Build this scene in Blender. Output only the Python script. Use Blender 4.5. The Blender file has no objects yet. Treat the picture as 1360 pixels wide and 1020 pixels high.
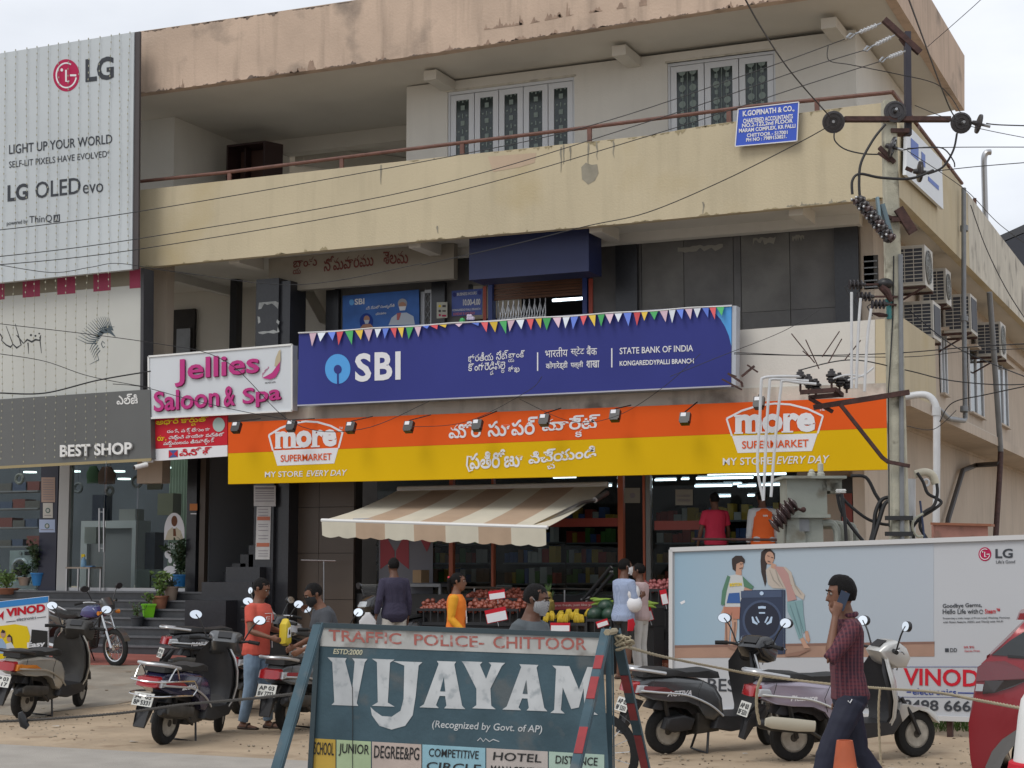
import bpy, bmesh, math, random
from mathutils import Vector, Matrix
random.seed(7)
R = math.radians
SC = bpy.context.scene
COL = SC.collection
V = Vector
# ------------------------------------------------------------------ camera, sky, sun
F, CX, CY = 2233.0, 680.0, 510.0
YAW, PITCH, CAMH = R(23.8), math.atan(240 / 2233.0), 1.85
cam = bpy.data.cameras.new('camera')
cam.sensor_width = 36
cam.lens = F / 1360 * 36
cam.clip_end = 4000
cam_o = bpy.data.objects.new('camera', cam)
cam_o.location = (0, 0, CAMH)
cam_o.rotation_euler = (R(90) + PITCH, 0, YAW)
COL.objects.link(cam_o)
SC.camera = cam_o
world = bpy.data.worlds.new("World")
SC.world = world
world.use_nodes = True
wn, wl = world.node_tree.nodes, world.node_tree.links
bg = wn['Background']
sky = wn.new('ShaderNodeTexSky')
sky.sky_type = 'NISHITA'
sky.sun_disc = False
sky.sun_elevation = R(52)
sky.sun_rotation = R(200)
wtc = wn.new('ShaderNodeTexCoord')
wmap = wn.new('ShaderNodeMapping'); wmap.inputs['Scale'].default_value = (1, 1, 2.6)
wl.new(wtc.outputs['Generated'], wmap.inputs['Vector'])
wno = wn.new('ShaderNodeTexNoise'); wno.inputs['Scale'].default_value = 2.3; wno.inputs['Detail'].default_value = 7; wno.inputs['Roughness'].default_value = .52
wl.new(wmap.outputs[0], wno.inputs['Vector'])
wr = wn.new('ShaderNodeValToRGB')
wr.color_ramp.elements[0].position = .30; wr.color_ramp.elements[0].color = (4.8, 5.1, 5.6, 1)
wr.color_ramp.elements[1].position = .66; wr.color_ramp.elements[1].color = (7.7, 7.9, 8.3, 1)
wl.new(wno.outputs['Fac'], wr.inputs['Fac'])
wmx = wn.new('ShaderNodeMix'); wmx.data_type = 'RGBA'; wmx.inputs['Factor'].default_value = .93
wl.new(sky.outputs[0], wmx.inputs['A']); wl.new(wr.outputs[0], wmx.inputs['B'])
wl.new(wmx.outputs['Result'], bg.inputs['Color'])
bg.inputs['Strength'].default_value = .1
sun = bpy.data.lights.new('sun', 'SUN')
sun.energy = .95; sun.angle = R(26); sun.color = (1, .96, .9)
sun_o = bpy.data.objects.new('sun', sun)
_el, _az = R(52), R(200)
_d = V((math.sin(_az) * math.cos(_el), math.cos(_az) * math.cos(_el), math.sin(_el)))
sun_o.rotation_euler = _d.to_track_quat('Z', 'Y').to_euler()
sun_o.location = _d * 60
COL.objects.link(sun_o)
SC.view_settings.view_transform = 'Standard'
SC.view_settings.look = 'None'
SC.view_settings.gamma = 1
SC.view_settings.use_curve_mapping = False
SC.view_settings.exposure = 0.45
SC.render.engine = 'CYCLES'
SC.cycles.max_bounces = 8
SC.cycles.use_denoising = True
# ------------------------------------------------------------------ measuring: rays of the photograph met with real planes
RT = V((math.cos(YAW), math.sin(YAW), 0))
FW = V((-math.sin(YAW) * math.cos(PITCH), math.cos(YAW) * math.cos(PITCH), math.sin(PITCH)))
UP = RT.cross(FW)
CAM = V((0, 0, CAMH))
def ray(x, y):
 return RT * ((x - CX) / F) + UP * (-(y - CY) / F) + FW
class Plane:
 def __init__(s, p, n):
  s.p = V(p); s.n = V(n).normalized()
  if s.n.dot(CAM - s.p) < 0: s.n = -s.n
 def __call__(s, x, y, off=0):
  d = ray(x, y)
  t = (s.p + s.n * off - CAM).dot(s.n) / d.dot(s.n)
  return CAM + d * t
def PY(y): return Plane((0, y, 0), (0, -1, 0))
def PX(x): return Plane((x, 0, 0), (1, 0, 0))
def PZ(z): return Plane((0, 0, z), (0, 0, 1))
def PD(d): return Plane(CAM + FW * d, FW)
def P3(a, b, c): return Plane(a, (V(b) - V(a)).cross(V(c) - V(a)))
def gz(y):                                   # the forecourt rises gently to the building
 return max(0.0, min(y, 24.4) - 16.7) * .04
def G(x, y):
 z = 0
 for _ in range(8):
  p = PZ(z)(x, y); z = gz(p.y)
 return p
def GD(x, d):                                # ground point under column x at camera depth d
 p = CAM + (RT * ((x - CX) / F) + FW) * d
 # keep the lateral offset, drop to ground
 return V((p.x, p.y, gz(p.y)))
# ------------------------------------------------------------------ materials
MATS = {}
def M(name, c=(.5, .5, .5), r=.6, m=0, var=0, vs=6, bump=0, bs=40, coat=0, em=0, tr=0, streak=0, dirt=None, ds=1.2, alpha=1):
 if name in MATS: return MATS[name]
 mt = bpy.data.materials.new(name); mt.use_nodes = True
 n, l = mt.node_tree.nodes, mt.node_tree.links
 b = n['Principled BSDF']
 b.inputs['Base Color'].default_value = (*c, 1)
 b.inputs['Roughness'].default_value = r
 b.inputs['Metallic'].default_value = m
 if coat: b.inputs['Coat Weight'].default_value = coat; b.inputs['Coat Roughness'].default_value = .12
 if em:
  b.inputs['Emission Color'].default_value = (*c, 1); b.inputs['Emission Strength'].default_value = em
 if tr: b.inputs['Transmission Weight'].default_value = tr
 if alpha < 1: b.inputs['Alpha'].default_value = alpha
 last = None
 if var or bump or dirt or streak:
  tc = n.new('ShaderNodeTexCoord')
 def noise(scale, detail=5, sx=(1, 1, 1)):
  mp = n.new('ShaderNodeMapping'); mp.inputs['Scale'].default_value = sx
  l.new(tc.outputs['Object'], mp.inputs['Vector'])
  t = n.new('ShaderNodeTexNoise'); t.inputs['Scale'].default_value = scale; t.inputs['Detail'].default_value = detail
  l.new(mp.outputs[0], t.inputs['Vector']); return t
 def mix(fac, a, bcol):
  x = n.new('ShaderNodeMix'); x.data_type = 'RGBA'
  l.new(fac, x.inputs['Factor'])
  if a is None: x.inputs['A'].default_value = (*c, 1)
  else: l.new(a, x.inputs['A'])
  x.inputs['B'].default_value = (*bcol, 1)
  return x.outputs['Result']
 def ramp(src, lo, hi, top=1.0):
  x = n.new('ShaderNodeMapRange'); x.inputs['From Min'].default_value = lo; x.inputs['From Max'].default_value = hi
  x.inputs['To Max'].default_value = top
  l.new(src, x.inputs['Value']); return x.outputs[0]
 if var:
  last = mix(ramp(noise(vs).outputs['Fac'], .35, .7), last, tuple(max(0, v * (1 - var)) for v in c))
 if streak:
  last = mix(ramp(noise(1.0, 8, (5, 5, .5)).outputs['Fac'], .5, .82, streak), last, tuple(v * .35 for v in c))
 if dirt:
  last = mix(ramp(noise(ds, 9).outputs['Fac'], .56, .68, .85), last, dirt)
 if last is not None: l.new(last, b.inputs['Base Color'])
 if name[:6] in ('store_', 'bank_b', 'print_', 'barric'): b.inputs['Specular IOR Level'].default_value = .15
 if name == 'black_hair': b.inputs['Specular IOR Level'].default_value = .12
 if bump:
  bn = n.new('ShaderNodeBump'); bn.inputs['Strength'].default_value = bump; bn.inputs['Distance'].default_value = .02
  l.new(noise(bs, 6).outputs['Fac'], bn.inputs['Height']); l.new(bn.outputs[0], b.inputs['Normal'])
 MATS[name] = mt
 return mt
# ------------------------------------------------------------------ mesh builder
class MB:
 def __init__(s): s.v = []; s.f = []; s.sm = []
 def add(s, vs, fs, smooth=False):
  o = len(s.v); s.v += [tuple(p) for p in vs]
  for f in fs: s.f.append([i + o for i in f]); s.sm.append(smooth)
  return s
 def hexa(s, p):                          # bottom 4 then top 4
  return s.add(p, [(3, 2, 1, 0), (4, 5, 6, 7), (0, 1, 5, 4), (1, 2, 6, 5), (2, 3, 7, 6), (3, 0, 4, 7)])
 def box(s, c, d, rot=None):
  c = V(c); x, y, z = [k / 2 for k in d]
  ps = [V(q) for q in ((-x, -y, -z), (x, -y, -z), (x, y, -z), (-x, y, -z), (-x, -y, z), (x, -y, z), (x, y, z), (-x, y, z))]
  if rot is not None: ps = [rot @ q for q in ps]
  return s.hexa([c + q for q in ps])
 def bb(s, a, b):                          # box from two corners
  a, b = V(a), V(b); lo = V(map(min, a, b)); hi = V(map(max, a, b))
  return s.box((lo + hi) / 2, hi - lo)
 def prism(s, pts, vec):
  pts = [V(p) for p in pts]; n = len(pts); vec = V(vec)
  fs = [tuple(range(n)), tuple(range(2 * n - 1, n - 1, -1))]
  fs += [(i, i + n, (i + 1) % n + n, (i + 1) % n) for i in range(n)]
  return s.add(pts + [p + vec for p in pts], fs)
 def bar(s, a, b, w, h=None):
  a, b = V(a), V(b); h = h or w; d = b - a
  if d.length < 1e-6: return s
  q = d.to_track_quat('X', 'Z').to_matrix()
  return s.box((a + b) / 2, (d.length, w, h), q)
 def loft(s, secs, cap=True, smooth=True, closed=True):
  n = len(secs[0]); vs = [p for sec in secs for p in sec]; fs = []
  for i in range(len(secs) - 1):
   for j in range(n if closed else n - 1):
    k = (j + 1) % n
    fs.append((i * n + j, i * n + k, (i + 1) * n + k, (i + 1) * n + j))
  if cap and closed:
   fs.append(tuple(range(n - 1, -1, -1))); m = (len(secs) - 1) * n; fs.append(tuple(range(m, m + n)))
  return s.add(vs, fs, smooth)
 def limb(s, pts, n=10, flat=None, up=None, cap=True):  # pts: (pos, r) or (pos, rx, ry)
  P = [V(p[0]) for p in pts]; secs = []
  u = None
  for i, p in enumerate(pts):
   d = (P[min(i + 1, len(P) - 1)] - P[max(i - 1, 0)])
   if d.length < 1e-7: d = V((0, 0, 1))
   d.normalize()
   if u is None:
    a = V(up) if up else (V((0, 0, 1)) if abs(d.z) < .9 else V((1, 0, 0)))
    u = (a - d * a.dot(d)).normalized()
   else:
    u = (u - d * u.dot(d)).normalized()
   w = d.cross(u); rx = p[1]; ry = p[2] if len(p) > 2 else rx
   secs.append([P[i] + w * (rx * math.cos(2 * math.pi * k / n)) + u * (ry * math.sin(2 * math.pi * k / n)) for k in range(n)])
  return s.loft(secs, cap)
 def tube(s, pts, r, n=6): return s.limb([(p, r) for p in pts], n)
 def cyl(s, a, b, r, r2=None, n=16): return s.limb([(a, r), (b, r if r2 is None else r2)], n)
 def ball(s, c, r, n=10, m=7):
  c = V(c); rr = r if hasattr(r, '__len__') else (r, r, r); secs = []
  for i in range(m):
   t = math.pi * (i + .5) / m if 0 else math.pi * i / (m - 1)
   q = max(math.sin(t), .02)
   secs.append([c + V((rr[0] * q * math.cos(2 * math.pi * k / n), rr[1] * q * math.sin(2 * math.pi * k / n), -rr[2] * math.cos(t))) for k in range(n)])
  return s.loft(secs)
 def lathe(s, prof, c, axis=(0, 0, 1), n=20):   # prof: (r, h) along the axis
  ax = V(axis).normalized(); a = V((0, 0, 1)) if abs(ax.z) < .9 else V((1, 0, 0))
  u = (a - ax * a.dot(ax)).normalized(); w = ax.cross(u); c = V(c)
  secs = [[c + ax * h + u * (r * math.cos(2 * math.pi * k / n)) + w * (r * math.sin(2 * math.pi * k / n)) for k in range(n)] for r, h in prof]
  return s.loft(secs, cap=prof[0] != prof[-1])
 def pill(s, pts, w, b=.3, y0=0, taper=None, smooth=True):   # side profile (x, z), half width w, rounded towards the sides
  n = len(pts); cx = sum(p[0] for p in pts) / n; cz = sum(p[1] for p in pts) / n
  secs = []
  for t, k in ((-1, 1 - b), (-.93, 1 - b * .45), (-.75, 1 - b * .12), (-.3, 1), (.3, 1), (.75, 1 - b * .12), (.93, 1 - b * .45), (1, 1 - b)):
   sec = []
   for (x, z) in pts:
    ww = w * (taper(x, z) if taper else 1)
    sec.append(V((cx + (x - cx) * k, y0 + t * ww, cz + (z - cz) * k)))
   secs.append(sec)
  return s.loft(secs, smooth=smooth)
 def build(s, name, mat, parent=None, mods=None, props=None, loc=None):
  me = bpy.data.meshes.new(name); me.from_pydata(s.v, [], s.f)
  me.polygons.foreach_set('use_smooth', s.sm); me.update()
  if mat: me.materials.append(mat)
  bm = bmesh.new(); bm.from_mesh(me); bmesh.ops.recalc_face_normals(bm, faces=bm.faces); bm.to_mesh(me); bm.free()
  if any(s.sm):
   try: me.set_sharp_from_angle(angle=R(38))
   except Exception: pass
  o = bpy.data.objects.new(name, me); COL.objects.link(o)
  if parent is not None: o.parent = parent
  if loc is not None: o.location = loc
  if props:
   for k, q in props.items(): o[k] = q
  return o
def smooth_path(pts, k=6):
 pts = [V(p) for p in pts]
 if len(pts) < 3: return pts
 out = []
 for i in range(len(pts) - 1):
  a = pts[max(i - 1, 0)]; b = pts[i]; c = pts[i + 1]; d = pts[min(i + 2, len(pts) - 1)]
  for j in range(k):
   t = j / k
   out.append(.5 * ((2 * b) + (c - a) * t + (2 * a - 5 * b + 4 * c - d) * t * t + (3 * b - a - 3 * c + d) * t ** 3))
 out.append(pts[-1]); return out
def thing(name, label, cat, loc=(0, 0, 0), rot=(0, 0, 0), group=None, kind=None):
 o = bpy.data.objects.new(name, None); COL.objects.link(o); o.empty_display_size = .1
 o.location = loc; o.rotation_euler = rot
 o['label'] = label; o['category'] = cat
 if group: o['group'] = group
 if kind: o['kind'] = kind
 return o
def tag(o, label, cat, group=None):
 o['label'] = label; o['category'] = cat
 if group: o['group'] = group
 return o
def copy_thing(o, loc, rotz=None, label=None):
 r = o.copy(); COL.objects.link(r); r.location = loc
 if rotz is not None: r.rotation_euler = (o.rotation_euler.x, o.rotation_euler.y, rotz)
 if label: r['label'] = label
 for ch in [c for c in ALLCH(o)]:
  c = ch.copy(); COL.objects.link(c); c.parent = r
  for g in ALLCH(ch):
   d = g.copy(); COL.objects.link(d); d.parent = c
 return r
def ALLCH(o): return [c for c in bpy.data.objects if c.parent == o]
def slab(parent, name, mat, pl, px, thick=.05, off=0, props=None):
 """a panel whose front outline is px on plane pl, built thick metres deep behind it"""
 pts = [pl(x, y, off) for x, y in px]
 return MB().prism(pts, -pl.n * thick).build(name, mat, parent, props=props)
def flat(parent, name, mat, pl, px, off=.004, props=None):
 pts = [pl(x, y, off) for x, y in px]
 return MB().prism(pts, -pl.n * .002).build(name, mat, parent, props=props)
def flats(parent, name, mat, pl, polys, off=.004):
 mb = MB()
 for i, px in enumerate(polys): mb.prism([pl(x, y, off + .0004 * (i % 3)) for x, y in px], -pl.n * .0015)
 o = mb.build(name, mat, parent)
 if len(polys) > 3: o['kind'] = 'stuff'
 return o
def circ(x, y, rx, ry=None, n=24, a0=0, a1=360):
 ry = ry or rx
 return [(x + rx * math.cos(R(a0 + (a1 - a0) * i / n)), y - ry * math.sin(R(a0 + (a1 - a0) * i / n))) for i in range(n if a1 - a0 >= 360 else n + 1)]
def stroke(pts, w):
 """pixel polygon of a stroke through pts with width w (tapered when w is a list)"""
 L, Rr = [], []
 for i, p in enumerate(pts):
  a = pts[max(i - 1, 0)]; b = pts[min(i + 1, len(pts) - 1)]
  dx, dy = b[0] - a[0], b[1] - a[1]; q = math.hypot(dx, dy) or 1
  ww = (w[i] if isinstance(w, (list, tuple)) else w) / 2
  L.append((p[0] - dy / q * ww, p[1] + dx / q * ww)); Rr.append((p[0] + dy / q * ww, p[1] - dx / q * ww))
 return L + Rr[::-1]
# ------------------------------------------------------------------ lettering
_TC = {}
def text_geo(s, bold=0.0, shear=0.0):
 key = (s, bold, shear)
 if key in _TC: return _TC[key]
 SUB = []
 body = ''
 i = 0
 while i < len(s):                         # ^x hangs letter x, smaller, under the letter before it
  if s[i] == '^': SUB.append((body, s[i + 1])); i += 2
  else: body += s[i]; i += 1
 def conv(t):
  c = bpy.data.curves.new('lettering', 'FONT'); c.body = t; c.size = 1; c.resolution_u = 3
  c.offset = bold; c.shear = shear; c.extrude = .004
  o = bpy.data.objects.new('lettering', c); COL.objects.link(o)
  bpy.context.view_layer.update()
  dg = bpy.context.evaluated_depsgraph_get()
  me = bpy.data.meshes.new_from_object(o.evaluated_get(dg))
  vs = [v.co.copy() for v in me.vertices]; fs = [tuple(p.vertices) for p in me.polygons]
  bpy.data.objects.remove(o); bpy.data.curves.remove(c); bpy.data.meshes.remove(me)
  return vs, fs
 vs, fs = conv(body)
 for pre, ch in SUB:
  v0, _ = conv(pre.rstrip()) ; x1 = max(p.x for p in v0)
  v1, _ = conv(pre[-1]); w1 = max(p.x for p in v1) - min(p.x for p in v1)
  v2, f2 = conv(ch); a = min(p.x for p in v2); b = max(p.x for p in v2); t = max(p.y for p in v2)
  k = .62; off = len(vs)
  vs += [V((x1 - w1 * .5 + (p.x - (a + b) / 2) * k, -.06 + (p.y - t) * k, p.z)) for p in v2]
  fs += [tuple(i + off for i in f) for f in f2]
 # lift separate islands a hair apart so that overlapping strokes never share a plane
 par = list(range(len(vs)))
 def find(a):
  while par[a] != a: par[a] = par[par[a]]; a = par[a]
  return a
 for f in fs:
  r0 = find(f[0])
  for q in f[1:]: par[find(q)] = r0
 ids = {}
 for i, p in enumerate(vs):
  k = ids.setdefault(find(i), len(ids)); p.z += .006 * (k % 5)
 isl = {}
 for i, p in enumerate(vs): isl.setdefault(find(i), []).append(i)
 for i, ch in list(enumerate(body))[::-1]:            # close the gap before detached vowel tails
  if ch in 'ూో' and i:
   v0, _ = conv(body[:i] + ('ు' if ch == 'ూ' else '')); X1 = max(p.x for p in v0)
   right = [q for q in isl.values() if min(vs[k].x for k in q) > X1 - .03]
   if right:
    g = min(min(vs[k].x for k in q) for q in right) - X1 + .03
    for q in right:
     for k in q: vs[k].x -= g
 if vs:
  x0 = min(p.x for p in vs); x1 = max(p.x for p in vs); y0 = min(p.y for p in vs); y1 = max(p.y for p in vs)
  vs = [V(((p.x - x0) / (x1 - x0), (p.y - y0) / (y1 - y0), p.z)) for p in vs]
 _TC[key] = (vs, fs); return vs, fs
def txt(parent, s, mat, pl, a, b, h, bold=0, shear=0, off=.006, depth=.004, name='lettering'):
 """string s whose bounding box has bottom-left a and bottom-right b (photo px on plane pl) and height h px"""
 vs, fs = text_geo(s, bold, shear)
 A = pl(a[0], a[1], off); B = pl(b[0], b[1], off); C = pl(a[0], a[1] - h, off); D = pl(b[0], b[1] - h, off)
 mb = MB()
 pts = [A * (1 - p.x) * (1 - p.y) + B * p.x * (1 - p.y) + C * (1 - p.x) * p.y + D * p.x * p.y + pl.n * (p.z * depth * 25) for p in vs]
 mb.add(pts, fs)
 me = bpy.data.meshes.new(name); me.from_pydata(mb.v, [], mb.f); me.materials.append(mat); me.update()
 o = bpy.data.objects.new(name, me); COL.objects.link(o)
 if parent is not None: o.parent = parent
 return o
def wire(name, label, pts, r=.008, mat=None, group=None, cat='wire', k=6, n=5):
 P = [PD(d)(x, y) for x, y, d in pts]
 o = MB().tube(smooth_path(P, k), r, n).build(name, mat or MATS['cable'])
 return tag(o, label, cat, group)
# ------------------------------------------------------------------ palette
m_yellow = M('ochre_plaster', (.53, .455, .31), .85, var=.10, vs=.8, bump=.25, bs=30, streak=.22, dirt=(.45, .37, .22), ds=.5)
m_peach = M('peach_plaster', (.56, .425, .325), .85, var=.18, vs=1.1, bump=.3, bs=25, streak=.6, dirt=(.20, .16, .13), ds=.9)
m_cream = M('cream_plaster', (.66, .635, .58), .85, var=.12, vs=.7, bump=.2, bs=30, streak=.1)
m_soffit = M('soffit_plaster', (.64, .61, .55), .9, var=.15, vs=.6, bump=.15)
m_dirtycream = M('stained_cream_plaster', (.62, .585, .50), .85, var=.2, vs=1.3, bump=.25, streak=.8, dirt=(.22, .2, .17), ds=1.5)
m_side = M('side_wall_plaster', (.50, .42, .34), .85, var=.14, vs=.8, bump=.2, streak=.35)
m_brown = M('brown_cladding', (.085, .062, .045), .45, var=.2, vs=.9, bump=.05)
m_granite = M('black_granite', (.026, .027, .032), .3, var=.3, vs=25)
m_slate = M('slate_tile', (.125, .12, .115), .5, var=.35, vs=2.5, bump=.2, bs=60)
m_step = M('step_granite', (.05, .052, .058), .35, var=.25, vs=8)
m_rail = M('red_oxide_rail', (.16, .07, .05), .6, var=.3, vs=10)
m_white = M('white_paint', (.72, .72, .70), .5)
m_whitesign = M('white_sign_face', (.60, .63, .66), .35, var=.04, vs=1.5)
m_lgboard = M('grey_flex', (.52, .56, .58), .45, var=.10, vs=.6, bump=.1, bs=3)
m_greysign = M('grey_acp', (.115, .118, .115), .4, var=.1, vs=1)
m_txtgrey = M('print_dark_grey', (.055, .06, .07), .5)
m_lgred = M('print_magenta', (.42, .02, .08), .4)
m_blue = M('bank_blue', (.04, .048, .225), .35, var=.10, vs=.8)
m_bankcyan = M('bank_cyan', (.07, .33, .72), .35)
m_printw = M('print_white', (.72, .72, .74), .45)
m_orange = M('store_orange', (.72, .10, .012), .6, var=.06, vs=.8)
m_storeyel = M('store_yellow', (.68, .42, .001), .6, var=.06, vs=.8)
m_pink = M('pink_letters', (.45, .015, .18), .35)
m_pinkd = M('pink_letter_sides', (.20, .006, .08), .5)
m_red = M('print_red', (.52, .02, .035), .45)
m_yel = M('print_yellow', (.75, .55, .02), .45)
m_glass = M('shop_glass', (.55, .62, .62), .03, tr=1)
m_glass.node_tree.nodes['Principled BSDF'].inputs['IOR'].default_value = 1.16
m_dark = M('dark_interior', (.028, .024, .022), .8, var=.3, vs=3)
m_black = M('black_paint', (.014, .014, .015), .4)
m_blackr = M('black_rubber', (.012, .012, .012), .85, var=.3, vs=30, bump=.3, bs=120)
m_steel = M('brushed_steel', (.42, .42, .43), .3, 1)
m_grey = M('grey_metal', (.22, .23, .24), .5, .3, var=.15, vs=6)
m_rust = M('rusty_steel', (.075, .034, .028), .75, var=.5, vs=14, bump=.3)
m_pole = M('cement_pole', (.50, .48, .38), .9, var=.22, vs=6, bump=.4, bs=50, dirt=(.13, .12, .09), ds=5)
m_pvc = M('white_pvc', (.58, .59, .60), .4, var=.12, vs=6)
M('cable', (.018, .018, .02), .6)
m_cable = MATS['cable']
m_tube = M('fluorescent_light', (.82, .93, 1), .4, em=3.2)
m_led = M('ceiling_downlight', (.85, 1, .95), .4, em=2.2)
m_dirt = M('sandy_dirt', (.43, .33, .225), .95, var=.28, vs=1.4, bump=.9, bs=9, dirt=(.27, .195, .125), ds=2.2)
m_road = M('old_asphalt', (.37, .34, .30), .92, var=.18, vs=2.2, bump=.5, bs=90)
m_conc = M('worn_concrete', (.30, .265, .215), .9, var=.3, vs=1.6, bump=.5, bs=14, dirt=(.2, .155, .11), ds=1.3)
m_pave = M('red_paint_paving', (.34, .105, .08), .7, var=.25, vs=2, bump=.2, bs=40)
# ------------------------------------------------------------------ ground, road, forecourt
def strip(name, mat, y0, y1, x0, x1, dz, kind='structure', nx=60, ny=24, rough=0.0):
 vs, fs = [], []
 for j in range(ny + 1):
  for i in range(nx + 1):
   x = x0 + (x1 - x0) * i / nx; y = y0 + (y1 - y0) * j / ny
   h = rough * (math.sin(x * 1.7 + y * .9) + math.sin(x * .6 - y * 2.3) + .6 * math.sin(x * 5.1 + 2) * math.sin(y * 4.3)) if rough else 0
   vs.append((x, y, gz(y) + dz + h))
 for j in range(ny):
  for i in range(nx):
   a = j * (nx + 1) + i; fs.append((a, a + 1, a + nx + 2, a + nx + 1))
 o = MB().add(vs, fs, True).build(name, mat); o['kind'] = kind; return o
vs = []
for y in (-400, 16.7, 24.4, 500):
 for x in (-500, 500): vs.append((x, y, gz(y) - .03))
g = MB().add(vs, [(0, 1, 3, 2), (2, 3, 5, 4), (4, 5, 7, 6)]).build('ground', m_dirt); g['kind'] = 'structure'
strip('forecourt_dirt', m_dirt, 13.2, 24.4, -45, 25, .004, nx=220, ny=60, rough=.006)
e = G(0, 993); e2 = G(420, 1011)
ye = (e.y + e2.y) / 2
o = MB().bb((-60, -30, -.02), (60, ye, .018)).build('road', m_road); o['kind'] = 'structure'
# ragged concrete apron in front of the left shop
ap = [G(*p) for p in ((-40, 948), (60, 953), (70, 946), (150, 937), (215, 925), (300, 912), (420, 905), (330, 884), (-40, 884))]
mb = MB(); mb.prism([p + V((0, 0, .012)) for p in ap], (0, 0, -.05)); o = mb.build('concrete_apron', m_conc); o['kind'] = 'structure'
pv = [G(*p) for p in ((-60, 886), (90, 884), (385, 885), (385, 868), (-60, 867))]
mb = MB(); mb.prism([p + V((0, 0, .03)) for p in pv], (0, 0, -.06)); o = mb.build('red_paving', m_pave); o['kind'] = 'structure'
# loose stones
mb = MB(); rnd = random.Random(3)
for _ in range(2600):
 y = rnd.uniform(14.5, 23.5); x = rnd.uniform(-17, 3); r = rnd.uniform(.005, .016) * (1.6 if rnd.random() < .06 else 1)
 mb.ball((x, y, gz(y) + r * .4), (r * rnd.uniform(.8, 1.5), r, r * .6), 5, 4)
o = mb.build('loose_gravel', M('pebble', (.34, .29, .22), .9, var=.3, vs=3)); o['kind'] = 'stuff'
# dry leaves, paper and dark scraps blown about
for nm, c_, n__ in (('leaf_litter', (.16, .10, .05), 150), ('paper_litter', (.5, .48, .44), 26)):
 mb = MB()
 for _ in range(n__):
  y = rnd.uniform(14.4, 23.8); x = rnd.uniform(-16, 2); s_ = rnd.uniform(.012, .04); a = rnd.uniform(0, 6.3)
  mb.prism([(x + s_ * math.cos(a + k) * (1.6 if k % 2 else .8), y + s_ * math.sin(a + k), gz(y) + .014 + .004 * (k % 2)) for k in (0, 1.2, 2.6, 3.7, 5.1)], (0, 0, .003))
 mb.build(nm, M(nm + '_tone', c_, .9, var=.4, vs=12))['kind'] = 'stuff'
mb = MB()
for _ in range(1500):
 y = rnd.uniform(14.5, 23.5); x = rnd.uniform(-17, 3); r = rnd.uniform(.004, .013); mb.ball((x, y, gz(y) + r * .4), (r * rnd.uniform(.8, 2), r, r * .6), 5, 4)
mb.build('dark_grit', M('grit_dark', (.12, .09, .06), .95))['kind'] = 'stuff'
# grass and litter at the foot of the hoarding
mb = MB()
for _ in range(2600):
 p = G(rnd.uniform(1160, 1290), 750 + rnd.uniform(190, 222)) if rnd.random() < .82 else G(rnd.uniform(900, 1180), rnd.uniform(938, 952))
 a = rnd.uniform(0, 6.28); h = rnd.uniform(.03, .13); w = .006
 dx, dy = math.cos(a) * w, math.sin(a) * w
 mb.add([(p.x - dx, p.y - dy, p.z), (p.x + dx, p.y + dy, p.z), (p.x + rnd.uniform(-.04, .04), p.y + rnd.uniform(-.04, .04), p.z + h)], [(0, 1, 2)])
o = mb.build('grass_tufts', M('grass', (.07, .14, .02), .8, var=.3, vs=5)); o['kind'] = 'stuff'
mb = MB()
for _ in range(40):
 p = G(rnd.uniform(1225, 1285), rnd.uniform(932, 950)); a = rnd.uniform(0, 3)
 s = rnd.uniform(.015, .05); mb.box(p + V((0, 0, s * .5)), (s * 1.6, s, s * .5), Matrix.Rotation(a, 3, 'Z'))
o = mb.build('litter_scraps', M('litter', (.55, .55, .5), .8, var=.4, vs=20)); o['kind'] = 'stuff'
# ------------------------------------------------------------------ main building
B = thing('commercial_building', 'three storey building with ochre balcony parapet and peach roof parapet above the shops', 'building')
YF = 24.5; pF = PY(YF); pRF = PY(YF - .15)
XC = pF(1194, 260).x                                     # corner with the side lane
XL = pF(176, 300).x
def Z(x, y, Y): return PY(Y)(x, y).z
zr0 = Z(860, 28, YF - .15); zp1 = Z(860, 180, YF); zp0 = Z(860, 294, YF)
zf1 = Z(1140, 428, YF); zf0 = Z(1160, 524, YF)            # first floor parapet
# roof parapet front and side, with the slab beneath
top = [(176, 43), (340, 19), (700, -34), (1240, -112), (1240, -20)]
bot = [(1179, -20), (940, 15), (540, 76), (176, 126)]
slab(B, 'roof_parapet', m_peach, pRF, [(176, 126), (540, 76), (940, 15), (1178.5, -20), (1178.5, -104), (700, -34), (340, 19.5), (176, 43)], .16)
xr = pRF(1178.5, -20).x; pR = PX(xr + .01)
cz = pRF(1178.5, -20).z
pts = [V((xr, YF - .15, cz)), pR(1281, 147), pR(1281, 74), V((xr, YF - .15, pRF(1178.5, -104).z))]
MB().prism(pts, (-.16, 0, 0)).build('roof_parapet', m_peach, B)
YR = pR(1281, 147).y
zb = pRF(540, 76).z
MB().prism([V((XL - 3, YF, pRF(176, 126).z + .03)), V((xr - .17, YF, cz + .03)), V((xr - .17, YR, pR(1281, 147).z + .03)), V((XL - 3, YR + 6, pRF(176, 126).z + .03))], (0, 0, .14)).build('roof_slab', m_soffit, B)
# balcony parapet front and side
slab(B, 'balcony_parapet', m_yellow, pF, [(176, 356.5), (560, 320), (820, 297.7), (1130, 268), (1193.5, 261.5), (1193.5, 134), (1128, 141.5), (940, 166), (860, 180), (540, 213.5), (176, 253.5)], .14)
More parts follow.
